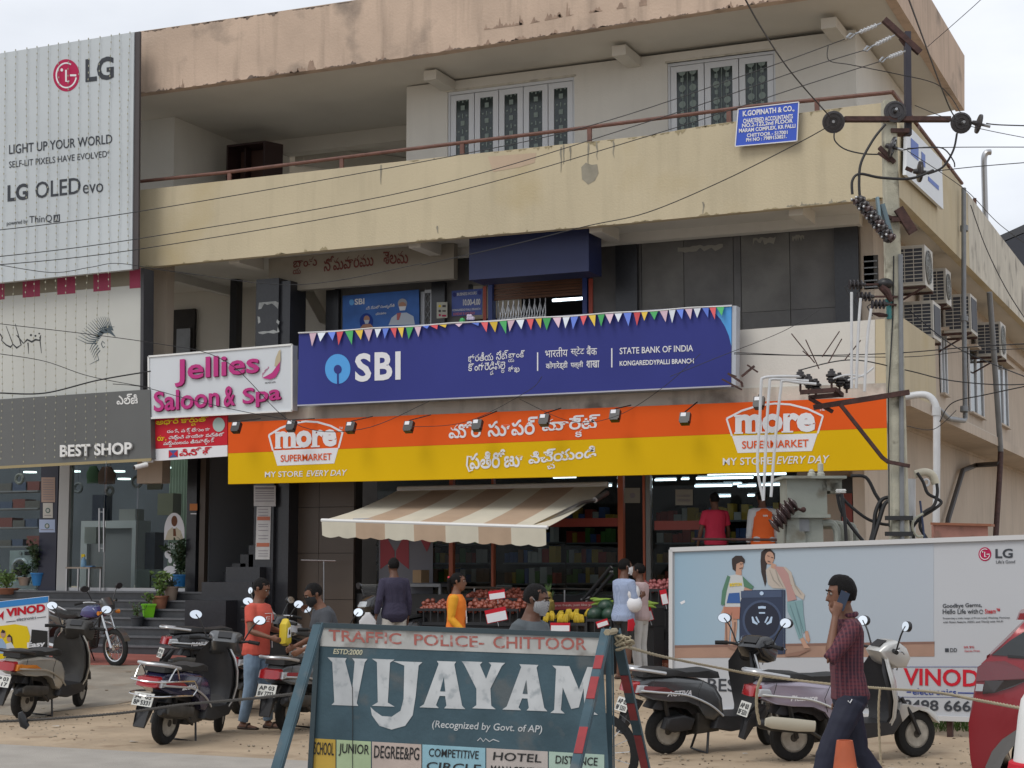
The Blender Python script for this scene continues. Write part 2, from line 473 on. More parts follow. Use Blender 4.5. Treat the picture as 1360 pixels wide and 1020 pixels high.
# dark weather stain and patched plaster on the parapet
m_patch = M('patched_plaster', (.30, .275, .215), .9, var=.3, vs=5); m_patch2 = M('pinkish_patch', (.49, .37, .265), .85, var=.1, vs=3)
flat(B, 'plaster_patch', m_patch, pF, [(772, 222), (778, 216), (786, 219), (793, 218), (795, 230), (790, 240), (781, 245), (773, 238)])
flat(B, 'plaster_patch', m_patch2, pF, [(648, 208), (712, 203), (710, 216), (690, 222), (655, 228)])
mb = []
for x0, y0, L in ((745, 195, 34), (749, 192, 26), (781, 190, 30), (793, 188, 24), (815, 187, 22), (758, 194, 20), (505, 219, 26), (934, 268, 16), (581, 300, 10)):
 pts = [(x0, y0 + L * t / 4 + (0 if t == 0 else 0)) for t in range(5)]
 pts = [(px + rnd.uniform(-1, 1), py) for px, py in pts]
 mb.append(stroke(pts, [1.6, 2.6, 1.5, 1.2, .5]))
flats(B, 'water_stains', m_patch, pF, mb, .005)
pS = PX(XC)
def side_z(zv, y): return V((XC, y, zv))
YEND = 52
z261 = pF(1193.5, 261.5).z; z134 = pF(1193.5, 134).z
MB().prism([V((XC, YF + .002, z261)), V((XC, YEND, z261 + .1)), V((XC, YEND, z134 - .1)), V((XC, YF + .002, z134))], (-.14, 0, 0)).build('balcony_parapet', m_yellow, B)
ys = pS(1286, 300).y
MB().prism([V((XC + .004, ys, z261 + .03)), V((XC + .004, YEND, z261 + .1)), V((XC + .004, YEND, z134 - .1)), V((XC + .004, ys, z134 - .02))], (-.1, 0, 0)).build('balcony_parapet', m_dirtycream, B)
# floor slabs
def slabz(name, z0, z1, x0=None, x1=None, y0=None, y1=None, mat=m_soffit):
 return MB().bb((x0 if x0 is not None else XL - 3, y0 or YF + .14, z0), (x1 if x1 is not None else XC - .15, y1 or 36, z1)).build(name, mat, B)
slabz('floor_slab', zp0 + .16, zp0 + .29, x1=XC - 1.2)
MB().bb((XC - 1.2, YF + .14, zp0 + .16), (XC - .146, YEND, zp0 + .29)).build('floor_slab', m_soffit, B)
slabz('floor_slab', zf0 - .02, zf0 + .12, y0=YF + .16)
# first floor parapet, white then ochre return
slab(B, 'lower_parapet', m_cream, pF, [(388, 560), (1162, 524), (1162, 424.5), (972, 439), (388, 478)], .14)
slab(B, 'lower_parapet', m_yellow, pF, [(1162.5, 524), (1193.5, 522), (1193.5, 421.5), (1162.5, 424.5)], .14)
z522 = pF(1193.5, 522).z; z421 = pF(1193.5, 421.5).z
ye2 = pS(1242, 470).y
MB().prism([V((XC, YF + .002, z522)), V((XC, ye2, z522)), V((XC, ye2, z421)), V((XC, YF + .002, z421))], (-.14, 0, 0)).build('lower_parapet', m_yellow, B)
slab(B, 'slab_edge', m_dirtycream, PY(YF - .03), [(380, 566), (1193.5, 533), (1193.5, 508), (1000, 515), (380, 542)], .02)
# ceiling beams under both slabs
Y2 = 26.3
zc2 = zp0 + .16; zc3 = pRF(540, 76).z + .03
def xat(px, Y, zz):                           # world x of a column seen at photo column px on depth Y
 return PY(Y)(px, 750 - (zz - CAMH) * 88).x
for px in (300, 540, 782, 1050):
 x = xat(px, YF, zc2)
 MB().bb((x - .11, YF + .3, zc2 - .2), (x + .11, 25.598, zc2 - .003)).build('beam', m_soffit, B)
for px in (545, 800, 1085):
 x = xat(px, YF, zc3)
 MB().bb((x - .12, YF + .75, zc3 - .17), (x + .12, 25.998, zc3 - .003)).build('beam', m_soffit, B)
# first floor: back wall with painted lettering on the beam
pB = PY(Y2); pT = PY(25.6)
xa = pB(445, 400).x; xb = pB(622, 400).x; xd = pB(784, 400).x; xe = pB(1140, 400).x
MB().bb((pB(384, 350).x, 25.6, zc2 - .62), (pB(626, 300).x, 25.75, zc2 - .004)).build('wall_beam', M('beam_dull', (.30, .27, .22), .9, var=.2, vs=1.5), B)
m_maroon = M('faded_maroon_paint', (.17, .045, .04), .8, var=.25, vs=12)
txt(B, 'బ^యాంకు', m_maroon, pT, (389, 364.5), (421, 361.5), 21, .015)
txt(B, 'సోమవారము', m_maroon, pT, (430, 361), (496, 353), 20, .015)
txt(B, 'శెలవు', m_maroon, pT, (509, 351), (542, 350), 17, .015)
mb = MB(); mb.bb((xa, Y2, zf0 - .05), (xb, Y2 + .2, zc2)); mb.bb((xd, Y2, zf0 - .05), (xe, Y2 + .2, zc2)); mb.bb((xb, Y2, pB(700, 372).z), (xd, Y2 + .2, zc2))
mb.build('wall', m_slate, B)
# slate tiles on the long blank wall, each its own slab
zt0 = zf0 + .1; zt1 = zc2 - .03
edges = [786, 853, 909, 975, 985, 1050, 1116]
rows = [zt0, zt0 + .75, zt0 + 1.5, zt1]
tile_m = [m_slate, M('slate_tile_dusty', (.15, .145, .135), .55, var=.35, vs=2.5, bump=.2, bs=60), M('slate_tile_dark', (.105, .10, .098), .45, var=.35, vs=2.5)]
for i in range(len(edges) - 1):
 xA = pB(edges[i], 380).x + .006; xB = pB(edges[i + 1], 380).x - .006
 if edges[i] == 853: pass
 for j in range(3):
  MB().bb((xA, Y2 - .02 - .002 * ((i + j) % 3), rows[j] + .004), (xB, Y2 - .001, rows[j + 1] - .004)).build('tile', tile_m[(i * 2 + j) % 3], B)
for px in (835, 1127):
 x = pB(px, 380).x
 MB().bb((x - .19, Y2 - .12, zf0), (x + .19, Y2 - .03, zt1 + .02)).build('column', m_granite, B)
for px in (455 - 10, 585):
 x = pB(px, 380).x
 MB().bb((x - .13, Y2 - .10, zf0), (x + .13, Y2 - .005, pT(500, 372).z)).build('column', m_granite, B)
# cement smears where an old board came down
sm = []
for (x0, y0, w) in ((900, 328, 60), (1000, 317, 30), (1052, 313, 16), (1115, 312, 20)):
 pts = []
 for k in range(13): pts.append((x0 + w * k / 12, y0 - .06 * k * w / 12 + rnd.uniform(-1.5, 1.5)))
 dn = [(x, y + rnd.uniform(2.5, 9)) for x, y in pts[::-1]]
 sm.append(pts + dn)
flats(B, 'cement_smears', M('cement_smear', (.24, .23, .2), .9), PY(Y2 - .03), sm, .003)
# pillar at the far left, stair hall behind the black pillar
pA = PY(25.3)
xs = pA(187, 420).x; xs2 = pA(220, 420).x
MB().bb((xs, 25.3, zf0 - 1), (xs2, 25.55, zc2)).build('column', m_side, B)
MB().bb((pA(340, 400).x, 25.3, zf0 - .5), (pA(370, 400).x, 25.6, pA(370, 369).z)).build('column', m_granite, B)
MB().bb((pA(370, 400).x + .002, 25.36, zf0 - .5), (pA(383, 400).x, 25.9, pA(383, 372).z)).build('column', m_granite, B)
torn = [[(344, 402), (366, 400), (370, 402), (369, 410), (365, 406), (361, 403), (355, 405), (351, 403), (347, 410), (343, 411)],
  [(342, 420), (345, 421), (346, 428), (343, 430)], [(368, 424), (371, 427), (370, 431), (367, 428)],
  [(343, 441), (350, 440), (357, 440), (363, 438), (368, 440), (369, 434), (371, 441), (364, 443), (356, 442), (349, 444), (344, 443)]]
flats(B, 'torn_poster_remains', M('torn_paper', (.42, .43, .42), .9, var=.3, vs=15), pA, torn, .004)
pH = PY(28.2)
mb = MB(); mb.bb((pH(175, 400).x - 2, 28.2, zf0 - .1), (pH(450, 400).x, 28.35, zc2)); mb.build('hall_wall', m_soffit, B)
mb = MB(); mb.bb((pB(270, 400).x, 27.2, zf0 - .1), (pB(279, 400).x, 27.4, zc2)); mb.build('column', m_granite, B)
MB().bb((pH(222, 400).x, 28.12, zf0), (pH(262, 400).x, 28.19, pH(240, 412).z)).build('dark_doorway', m_dark, B)
MB().bb((pH(240, 400).x, 28.08, zf0), (pH(258, 400).x, 28.115, pH(240, 438).z)).build('door_leaf', m_grey, B)
p27 = PY(27.2)
MB().prism([p27(384, 372), p27(398, 380), p27(424, 428), p27(440, 436), p27(440, 470), p27(384, 445)], (0, .5, 0)).build('stair_underside', m_soffit, B)
mb = MB(); mb.bb((xa - .06, Y2 + .2, zf0), (xa, 28.2, zc2)); mb.build('hall_wall', m_slate, B)
# second floor rooms behind the balcony
Y3 = 26.0; p3 = PY(Y3)
x3a = p3(540, 150).x; x3b = p3(1137, 100).x
def wall_holes(name, mat, x0, x1, z0, z1, y, th, holes):
 mb = MB(); xs = sorted(set([x0, x1] + [h[0] for h in holes] + [h[1] for h in holes]))
 for a, b in zip(xs[:-1], xs[1:]):
  h = [q for q in holes if q[0] <= a + 1e-6 and q[1] >= b - 1e-6]
  if not h: mb.bb((a, y, z0), (b, y + th, z1))
  else:
   mb.bb((a, y, z0), (b, y + th, h[0][2])); mb.bb((a, y, h[0][3]), (b, y + th, z1))
 return mb.build(name, mat, B)
w1 = (p3(594, 160).x, p3(763, 150).x, p3(680, 236).z, p3(678, 112).z)
w2 = (p3(886, 100).x, p3(1030, 100).x, p3(960, 205).z, p3(958, 75).z)
wall_holes('wall', m_cream, x3a, x3b, zp0, zc3 - .003, Y3, .2, [w1, w2])
MB().bb((x3a, Y3 + .2, zp0), (x3a + .12, 31, zc3 - .003)).build('wall', m_cream, B)
MB().bb((x3b - .2, Y3 + .2, zp0), (x3b, 31, zc3 - .003)).build('wall', m_cream, B)
MB().bb((x3a + .12, 31, zp0), (x3b - .2, 31.2, zc3 - .003)).build('wall', m_cream, B)
m_frame = M('window_frame_white', (.62, .64, .67), .45)
m_pane = M('obscure_pane', (.035, .05, .05), .12, var=.35, vs=9)
m_orn = M('grille_ornament', (.20, .25, .23), .5)
def shuttered_window(w, n):
 x0, x1, z0, z1 = w; y = Y3 + .04; t = .07
 wi = MB().bb((x0 - .03, Y3 - .015, z1), (x1 + .03, Y3 + .1, z1 + .03)).build('window', m_dirtycream, B)
 mb = MB(); mb.bb((x0, y, z0), (x0 + .04, y + .08, z1)); mb.bb((x1 - .04, y, z0), (x1, y + .08, z1)); mb.bb((x0 + .04, y, z1 - .05), (x1 - .04, y + .08, z1))
 mb.build('frame', m_frame, wi)
 sw = (x1 - x0 - .08) / n
 for i in range(n):
  a = x0 + .04 + sw * i + .008; b = a + sw - .016; zb, zt = z0 + .01, z1 - .06; q = .10
  f = MB(); f.bb((a, y + .005, zb), (a + q, y + .05, zt)); f.bb((b - q, y + .005, zb), (b, y + .05, zt)); f.bb((a + q, y + .006, zt - q), (b - q, y + .049, zt)); f.bb((a + q, y + .006, zb), (b - q, y + .049, zb + q))
  f.build('shutter', m_frame, wi)
  MB().bb((a + q, y + .025, zb + q), (b - q, y + .035, zt - q)).build('pane', m_pane, wi)
  gm = MB(); h = zt - zb - 2 * q; cx = (a + b) / 2; k = int(h / .27)
  for j in range(k):
   zc = zb + q + h * (j + .5) / k; w_ = (b - a) / 2 - q
   if n == 5: gm.box((cx, y + .02, zc), (.075, .008, .085)); gm.box((cx - w_ * .6, y + .02, zc + .13), (.03, .008, .03)); gm.box((cx + w_ * .6, y + .02, zc + .13), (.03, .008, .03)); gm.box((cx, y + .02, zc + .13), (.02, .008, .08))
   else:
    for s in (-.5, .5): gm.box((cx + s * w_, y + .02, zc), (.055, .008, .07)); gm.lathe([(.06, 0), (.06, .006)], (cx + s * w_, y + .018, zc + .13), (0, 1, 0), 10)
  if n == 3:
   for s in (-.08, 0, .08): gm.bb((cx + s - .005, y + .012, zb + q), (cx + s + .005, y + .018, zt - q))
  gm.build('grille', m_orn, wi, props={'kind': 'stuff'})
shuttered_window(w1, 5); shuttered_window(w2, 3)
# open terrace at the left: walls, pillars and beams
xt = p3(176, 200).x; p4 = PY(28.6); p5 = PY(31)
MB().bb((xt - 1.5, Y3, zp0), (p3(231, 200).x, Y3 + .2, zc3 - .003)).build('wall', m_cream, B)
MB().bb((p3(231, 200).x - .15, Y3 + .2, zp0), (p3(231, 200).x, 28.6, zc3 - .003)).build('wall', m_cream, B)
MB().bb((p3(231, 200).x - .15, 28.6, zp0), (p4(372, 200).x, 28.8, zc3 - .003)).build('wall', m_cream, B)
MB().bb((p4(345, 200).x, 28.3, zp0), (p4(385, 200).x, 28.598, zc3 - .31)).build('column', m_cream, B)
MB().bb((p4(231, 200).x + .6, 28.3, zc3 - .30), (x3a - .002, 28.598, zc3 - .003)).build('beam', m_soffit, B)
MB().prism([V((p4(385, 170).x, 28.81, zc3 - .02)), V((p4(385, 170).x, 28.81, zc3 - .45)), V((x3a - .01, 33.9, zc3 - .45)), V((x3a - .01, 33.9, zc3 - .02))], (.2, 0, 0)).build('beam', m_soffit, B)
MB().bb((p3(176, 200).x - 1.5, 34, zp0), (x3a + .1, 34.15, zp0 + 1.0)).build('wall', m_dark, B)
# mould creeping up from the lower edges and down from the tops
def mould(pl, pts, up, n, mat, hmax, seed):
 rr = random.Random(seed); ps = []
 for _ in range(n):
  i = rr.randrange(len(pts) - 1); t = rr.random(); a, b = pts[i], pts[i + 1]; x = a[0] + (b[0] - a[0]) * t; y = a[1] + (b[1] - a[1]) * t; w_ = rr.uniform(2, 14); h = rr.uniform(1, hmax) * (2.2 if rr.random() < .12 else 1); sl = (b[1] - a[1]) / (b[0] - a[0])
  k = 6; base = [(x + w_ * j / k, y + sl * w_ * j / k) for j in range(k + 1)]
  ps.append(base + [(q[0], q[1] - up * h * rr.uniform(.1, 1) * math.sin(math.pi * (j + .6) / (k + 1.2))) for j, q in list(enumerate(base))[::-1]])
 flats(B, 'mould_stains', mat, pl, ps, .004)
m_mo1 = M('mould_dark', (.17, .13, .105), .9, var=.4, vs=9); m_mo2 = M('mould_soft', (.36, .255, .19), .9, var=.4, vs=6); m_mo3 = M('grime_ochre', (.36, .30, .18), .9, var=.3, vs=6)
eb = [(178, 125.6), (540, 75.6), (940, 14.6), (1170, -19)]
mould(pRF, eb, 1, 110, m_mo1, 2.6, 1); mould(pRF, eb, 1, 70, m_mo2, 9, 2); mould(pRF, [(178, 43.5), (340, 20), (480, 0)], -1, 40, m_mo1, 3, 3); mould(pRF, [(640, 40), (700, 32), (760, 20), (850, 8)], 1, 26, m_mo2, 12, 4)
mould(pF, [(178, 356), (560, 319.6), (820, 297.3), (1130, 267.6), (1190, 262)], 1, 70, m_mo3, 3, 5); mould(pF, [(540, 214), (860, 180.4), (940, 166.4), (1128, 142)], -1, 60, m_mo3, 5, 6); mould(pF, [(1040, 275), (1120, 268.5)], 1, 14, m_patch, 5, 7)
# rail along the parapet
rail = thing('balcony_handrail', 'thin red oxide pipe handrail running along the top of the ochre parapet', 'handrail')
rp = [(176, 242), (300, 229), (540, 198.5), (782, 169), (1000, 141), (1170, 124)]
P = [PY(YF + .07)(x, y) for x, y in rp]; P.append(V((XC - .07, P[-1].y, P[-1].z)))
cq = P[-1].copy(); P2 = V((XC - .07, pS(1283, 254).y, cq.z - .03))
MB().tube(P, .032, 8).build('rail', m_rail, rail); MB().tube([cq, P2], .032, 8).build('rail', m_rail, rail)
for x, y0, y1 in ((305, 229, 240), (454, 209, 222), (614, 190, 204), (783, 169, 184), (968, 146, 161), (1085, 134, 148)):
 a = PY(YF + .07)(x, y0); b = PY(YF + .07)(x, y1 + 2)
 MB().bb((a.x - .035, a.y - .02, b.z - .05), (a.x + .035, a.y + .02, a.z)).build('post', m_rail, rail)
for yy in (26.5, 29.5, 32.5):
 MB().bb((XC - .1, yy, z134 - .1), (XC - .04, yy + .06, cq.z)).build('post', m_rail, rail)
# cupboard left on the terrace
cb = thing('steel_cupboard', 'open dark brown cupboard standing on the terrace behind the balcony parapet', 'cupboard')
pc = PY(27.1)
a, b = pc(301, 192), pc(352, 188); zt = pc(320, 190.5).z
mcb = M('cupboard_brown', (.035, .017, .017), .5); mcb2 = M('cupboard_inside', (.075, .035, .025), .6)
mb = MB(); mb.bb((a.x, 27.1, zp0 + .2), (a.x + .04, 27.6, zt)); mb.bb((b.x - .04, 27.1, zp0 + .2), (b.x, 27.6, zt)); mb.bb((a.x + .04, 27.1, zt - .04), (b.x - .04, 27.6, zt)); mb.build('carcass', mcb, cb)
MB().bb((a.x + .04, 27.55, zp0 + .2), (b.x - .04, 27.59, zt - .04)).build('back_panel', mcb2, cb)
MB().bb((a.x + .28, 27.3, zp0 + .2), (a.x + .31, 27.5, zt - .04)).build('divider', mcb, cb)
MB().prism([V((b.x + .003, 27.1, zp0 + .2)), V((b.x + .16, 27.5, zp0 + .2)), V((b.x + .16, 27.5, zt)), V((b.x + .003, 27.1, zt))], (-.03, .02, 0)).build('door', mcb, cb)
# ------------------------------------------------------------------ signs on the facade
pO = PY(YF - .25)
def plate(name, label, mat, pl, px, th=.06, cat='sign', frame=None):
 t = thing(name, label, cat)
 slab(t, 'panel', mat, pl, px, th)
 if frame:
  n = len(px); mb = MB()
  for i in range(n): mb.bar(pl(*px[i], .004), pl(*px[(i + 1) % n], .004), .025, .025)
  mb.build('frame', frame, t)
 return t
# orange and yellow supermarket sign
so = thing('supermarket_sign', 'long orange over yellow supermarket sign with white lettering above the striped awning', 'sign')
slab(so, 'panel', m_orange, pO, [(303, 602), (1183.5, 568), (1183.5, 526.5), (303, 561)], .12)
slab(so, 'panel', m_storeyel, pO, [(303, 643), (1183.5, 623.5), (1183.5, 568.2), (303, 602.2)], .12)
def logo(dx, dy, x0, y0, x1, yt, yb, label):
 """tapered shield: white outline above, white band below, lettering"""
 w = x1 - x0
 def p(u, v): return (x0 + w * u, y0 + (yb - y0) * v - dy * u)
 out = [p(0, 0), p(.16, -.22), p(.34, -.36), p(.5, -.40), p(.66, -.36), p(.84, -.22), p(1, 0)]
 for a, b in zip(out[:-1], out[1:]): pass
 polys = [stroke(out, 2.6), stroke([p(0, 0), p(.055, .5)], 2.4), stroke([p(1, 0), p(.945, .5)], 2.4)]
 flats(so, 'logo_outline', m_printw, pO, polys)
 flat(so, 'logo_band', m_printw, pO, [p(.055, .5), p(.115, 1), p(.885, 1), p(.945, .5)])
 a, b = p(.09, .45), p(.92, .45)
 txt(so, 'more', m_printw, pO, a, b, (yb - y0) * .56, .045)
 # slab serifs
 sf = []
 for u in (.10, .235, .37): q = p(u, .45); sf.append([(q[0] - w * .02, q[1]), (q[0] + w * .07, q[1] - .3), (q[0] + w * .07, q[1] - 2.4), (q[0] - w * .02, q[1] - 2.1)])
 q = p(.60, .45); sf.append([(q[0] - w * .03, q[1]), (q[0] + w * .09, q[1] - .3), (q[0] + w * .09, q[1] - 2.4), (q[0] - w * .03, q[1] - 2.1)])
 q = p(.08, -.04); sf.append([(q[0], q[1]), (q[0] + w * .06, q[1] - .3), (q[0] + w * .06, q[1] - 2.6), (q[0], q[1] - 2.3)])
 flats(so, 'lettering', m_printw, pO, sf, .013)
 a, b = p(.16, .88), p(.85, .88)
 txt(so, 'SUPERMARKET', m_orange, pO, a, b, (yb - y0) * .22, .01, off=.012)
 return p
logo(0, 4, 357, 578, 455, 563, 619, 'l'); logo(0, 3.5, 965, 556, 1093, 537, 602, 'r')
for x0, y0, k in ((352, 634, 1.0), (960, 618, 1.3)):
 txt(so, 'MY STORE', m_printw, pO, (x0, y0), (x0 + 50 * k, y0 - 1 * k), 7.5 * k, .008)
 txt(so, 'EVERY DAY', m_printw, pO, (x0 + 55 * k, y0 - 1.2 * k), (x0 + 109 * k, y0 - 2.5 * k), 7.8 * k, .008, shear=.25)
txt(so, '™', m_printw, pO, (450.5, 570), (455, 570), 3); txt(so, '™', m_printw, pO, (1088, 546), (1095.5, 545.5), 4.5)
txt(so, 'మోర్', m_printw, pO, (596, 582.5), (642, 580.5), 22, .02)
txt(so, 'సూపర్', m_printw, pO, (648, 580.5), (714, 577), 24, .02)
txt(so, 'మార్^కెట్', m_printw, pO, (720, 583), (797, 579), 29, .02)
txt(so, 'పతిరోజూ', m_printw, pO, (624, 623.5), (697, 620), 25, .02)
flats(so, 'lettering', m_printw, pO, [stroke([(626, 607), (621, 606), (620, 618), (623, 626), (628, 624)], [2, 2.4, 2.2, 2.2, 1.4])], .02)
txt(so, 'విచ్^చేయండి', m_printw, pO, (702, 626), (792, 617), 27, .02)
# blue bank sign
pSB = PY(YF - .42)
sb = thing('bank_sign', 'long dark blue bank sign with keyhole disc logo and trilingual white lettering', 'sign')
slab(sb, 'panel', m_blue, pSB, [(395, 538), (971, 512), (972, 406), (397, 443)], .2)
slab(sb, 'edge_panel', M('sign_side_pale', (.42, .45, .50), .4), PY(YF - .41), [(971, 512), (977, 511.5), (978, 406), (972, 406)], .2)
mb = MB()
for a, b in (((395, 538.6), (971, 512.6)), ((397, 442.6), (972, 405.6))): mb.bar(pSB(*a, .005), pSB(*b, .005), .022, .022)
mb.build('frame', M('sign_trim_pale', (.4, .4, .45), .5), sb)
flats(sb, 'corner_arc', m_bankcyan, pSB, [[(938, 408.3)] + [(971.5 - 33 * math.cos(t), 458 - 49.8 * math.sin(t)) for t in [R(90 - k * 6) for k in range(0, 1)]] + [(941, 410), (949, 415), (957, 424), (963, 434), (968, 446), (971.4, 460), (971.6, 406.3)]])
flat(sb, 'logo_disc', m_bankcyan, pSB, circ(448.5, 490, 16.8, 19.8, 40))
flats(sb, 'logo_keyhole', m_blue, pSB, [circ(448.5, 490.5, 5.2, 6, 20), [(447.4, 495), (449.8, 495), (449.9, 512), (447.6, 512)]], .009)
txt(sb, 'S', m_printw, pSB, (471.5, 507.5), (493, 506.5), 38, .03); txt(sb, 'B', m_printw, pSB, (497.5, 505.5), (521, 504.5), 37.5, .03); txt(sb, 'I', m_printw, pSB, (525, 504.4), (532, 504), 37.5, .0)
txt(sb, 'భారతీయ', m_printw, pSB, (622, 482), (655, 480), 13, .004); txt(sb, 'స^టేట్', m_printw, pSB, (659, 484), (675, 483), 18, .004); txt(sb, 'బ^యాంక్', m_printw, pSB, (675, 481), (697, 480), 15, .004)
txt(sb, 'కొంగారెడ^డిపల^లె', m_printw, pSB, (622, 500), (671, 497), 18, .004); txt(sb, 'శాఖ', m_printw, pSB, (675, 496), (690, 495), 10, .004)
txt(sb, 'भारतीय', m_printw, pSB, (724, 475), (754, 473.5), 13, .004); txt(sb, 'स्टेट', m_printw, pSB, (758, 473.5), (776, 473), 13, .004); txt(sb, 'बैंक', m_printw, pSB, (779, 472), (793, 471.5), 13, .004)
txt(sb, 'कोंगारेड्डी', m_printw, pSB, (725, 492.5), (754, 491), 12, .012); txt(sb, 'पल्ली', m_printw, pSB, (758, 490.5), (774.5, 490), 11, .012); txt(sb, 'शाखा', m_printw, pSB, (779, 488.5), (796, 488), 9.5, .012)
flats(sb, 'divider', m_printw, pSB, [stroke([(714, 468), (714, 492.5)], 1.6), stroke([(812.5, 462.5), (812.5, 488)], 1.6)])
txt(sb, 'STATE BANK OF INDIA', m_printw, pSB, (823, 470.5), (920.5, 466.5), 8.6, .012)
txt(sb, 'KONGAREDDYPALLI BRANCH', m_printw, pSB, (823, 486), (921.5, 482.5), 6.6, .02)
# bunting
fl_m = [M('flag_' + n, c, .6) for n, c in (('pink', (.60, .42, .50)), ('white', (.62, .66, .72)), ('blue', (.10, .18, .62)), ('red', (.60, .07, .08)), ('green', (.05, .36, .10)), ('yellow', (.62, .42, .03)))]
bt = thing('bunting', 'string of small coloured pennants hanging along the top edge of the blue bank sign', 'bunting')
def topy(x): return 443 + (x - 397) * (406 - 443) / 575 + .6
MB().tube([pSB(x, topy(x) - 1 + .8 * math.sin(x * .06), .035) for x in range(396, 973, 12)], .008, 5).build('string', m_white, bt)
seq = [0, 1, 2, 3, 4, 5, 0, 1, 2, 3, 5, 4, 0, 2, 3, 5, 4, 0, 1, 2, 3, 5, 4, 0, 1, 3, 5, 4, 0, 1, 2, 3, 5, 4, 0, 1, 2, 3, 5, 4, 0, 1, 2]
x = 411; i = 0
while x < 960:
 hgt = rnd.uniform(11, 18.5); w = rnd.uniform(8, 11.5); sk = rnd.uniform(-2.5, 4.5)
 if 556 < x < 590: hgt = rnd.uniform(3, 6)
 if 590 < x < 626: x += 10; i += 1; hgt = 4
 y = topy(x); y2 = topy(x + w)
 MB().prism([pSB(x, y, .03), pSB(x + w / 2 + sk, y + hgt, .03 + rnd.uniform(.0, .12)), pSB(x + w, y2, .03)], (0, -.003, 0)).build('pennant', fl_m[seq[i % len(seq)]], bt)
 x += w + rnd.uniform(.6, 3); i += 1
# cloth scraps caught behind the sign top
# salon sign
pJ = PY(YF - .32)
sj = thing('salon_sign', 'white sign board with raised magenta salon lettering beside the blue bank sign', 'sign')
slab(sj, 'panel', m_whitesign, pJ, [(198, 555), (388, 545), (388, 458), (197.5, 474)], .18)
mb = MB()
for a, b in (((198, 555.6), (388, 545.5)), ((197.5, 473.6), (388, 457.6)), ((388, 545.5), (388, 457.6)), ((198, 555.6), (197.5, 473.6))): mb.bar(pJ(*a, .006), pJ(*b, .006), .03, .03)
mb.build('frame', m_white, sj)
for s, a, b, h, bo in (('Jellies', (232, 514), (344, 503), 36, .02), ('Saloon', (204, 547), (291, 539.5), 27, .02), ('&', (297, 541), (312, 538), 27, .02), ('Spa', (322, 543), (373, 536.5), 27, .02)):
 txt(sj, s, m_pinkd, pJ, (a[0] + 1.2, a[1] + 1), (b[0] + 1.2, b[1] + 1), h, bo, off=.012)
 txt(sj, s, m_pink, pJ, a, b, h, bo, off=.045)
flats(sj, 'chilli_emblem', m_pink, pJ, [[(348, 502), (354, 499), (361, 495), (367, 487), (372, 480), (371, 492), (366, 501), (359, 504)]], .02)
flats(sj, 'chilli_emblem', M('emblem_beige', (.45, .38, .25), .5), pJ, [[(364.5, 486), (366, 476), (370, 466), (372.5, 464), (372.6, 479), (368, 486)]], .02)
txt(sj, 'Jellies', m_pink, pJ, (348, 501), (357, 490), 5); txt(sj, 'SALOON & SPA', m_txtgrey, pJ, (352, 509.5), (366, 508.5), 2.2)
# small red banner
sr = thing('red_banner', 'small red and white banner with yellow and white lettering below the salon sign', 'banner')
pQ = PY(YF - .22)
slab(sr, 'panel', m_red, pQ, [(201, 596.5), (302, 591), (302, 550), (201, 556)], .03)
slab(sr, 'panel', m_printw, pQ, [(201, 612.5), (302, 606), (302, 591.2), (201, 596.7)], .03)
txt(sr, 'ఆధార్ కార్^డుతో', m_yel, pQ, (207, 569), (278, 564), 13, .02)
for s, a, b, h in (('రండి, వడ్^డి లేకుండా', (222, 578), (279, 575), 8), ('చెల్^లించి వాయిదా పద్^ధతిలో', (224, 586.5), (298, 582), 8), ('వస్^తువులను తీసుకెళ్^ళండి', (217, 594), (284, 590), 8)):
 txt(sr, s, m_printw, pQ, a, b, h, .015)
txt(sr, '1 రూ.', m_yel, pQ, (203.5, 586), (221, 585), 7, .02)
flats(sr, 'seal', M('seal_pale', (.35, .45, .42), .6), pQ, [circ(290.5, 564, 8, 9.5)], .008)
flats(sr, 'cross_emblem', M('emblem_navy', (.05, .07, .25), .5), pQ, [[(224, 608), (236, 607), (236, 597.5), (224, 598)]], .006)
flats(sr, 'cross_emblem', m_red, pQ, [[(224, 598), (229.5, 603), (224, 608)], [(236, 597.5), (230.5, 603), (236, 607)]], .009)
txt(sr, 'వినోద్', m_red, pQ, (238, 606), (281, 603.5), 10.5, .03)
# accountants' blue plate on the handrail
pG = PY(YF - .12)
sg = thing('accountants_sign', 'small blue name plate with white lettering wired to the parapet near the pole', 'sign')
gpx = [(976.5, 194.5), (1058.5, 187), (1061, 135.5), (980.5, 145)]
slab(sg, 'panel', M('enamel_blue', (.03, .085, .50), .35), pG, gpx, .03)
mb = MB()
for i in range(4): mb.bar(pG(*gpx[i], .003), pG(*gpx[(i + 1) % 4], .003), .014, .014)
mb.build('frame', m_printw, sg)
for s, a, b, h in (('K.GOPINATH & CO.,', (986.5, 156), (1055, 148.5), 8.6), ('CHARTERED ACCOUNTANTS', (987, 164), (1053, 157.3), 6), ('NO.2-122,2nd FLOOR', (985.5, 170.5), (1053, 163.8), 6.2),
     ('MARAM COMPLEX, KR PALLI', (981.5, 177.3), (1056.5, 170.5), 6.2), ('CHITTOOR - 517001', (992, 182.5), (1046, 178), 5), ('PH NO : 7989153821.', (991, 188.5), (1045, 183.5), 5)):
 txt(sg, s, m_printw, pG, a, b, h, .03)
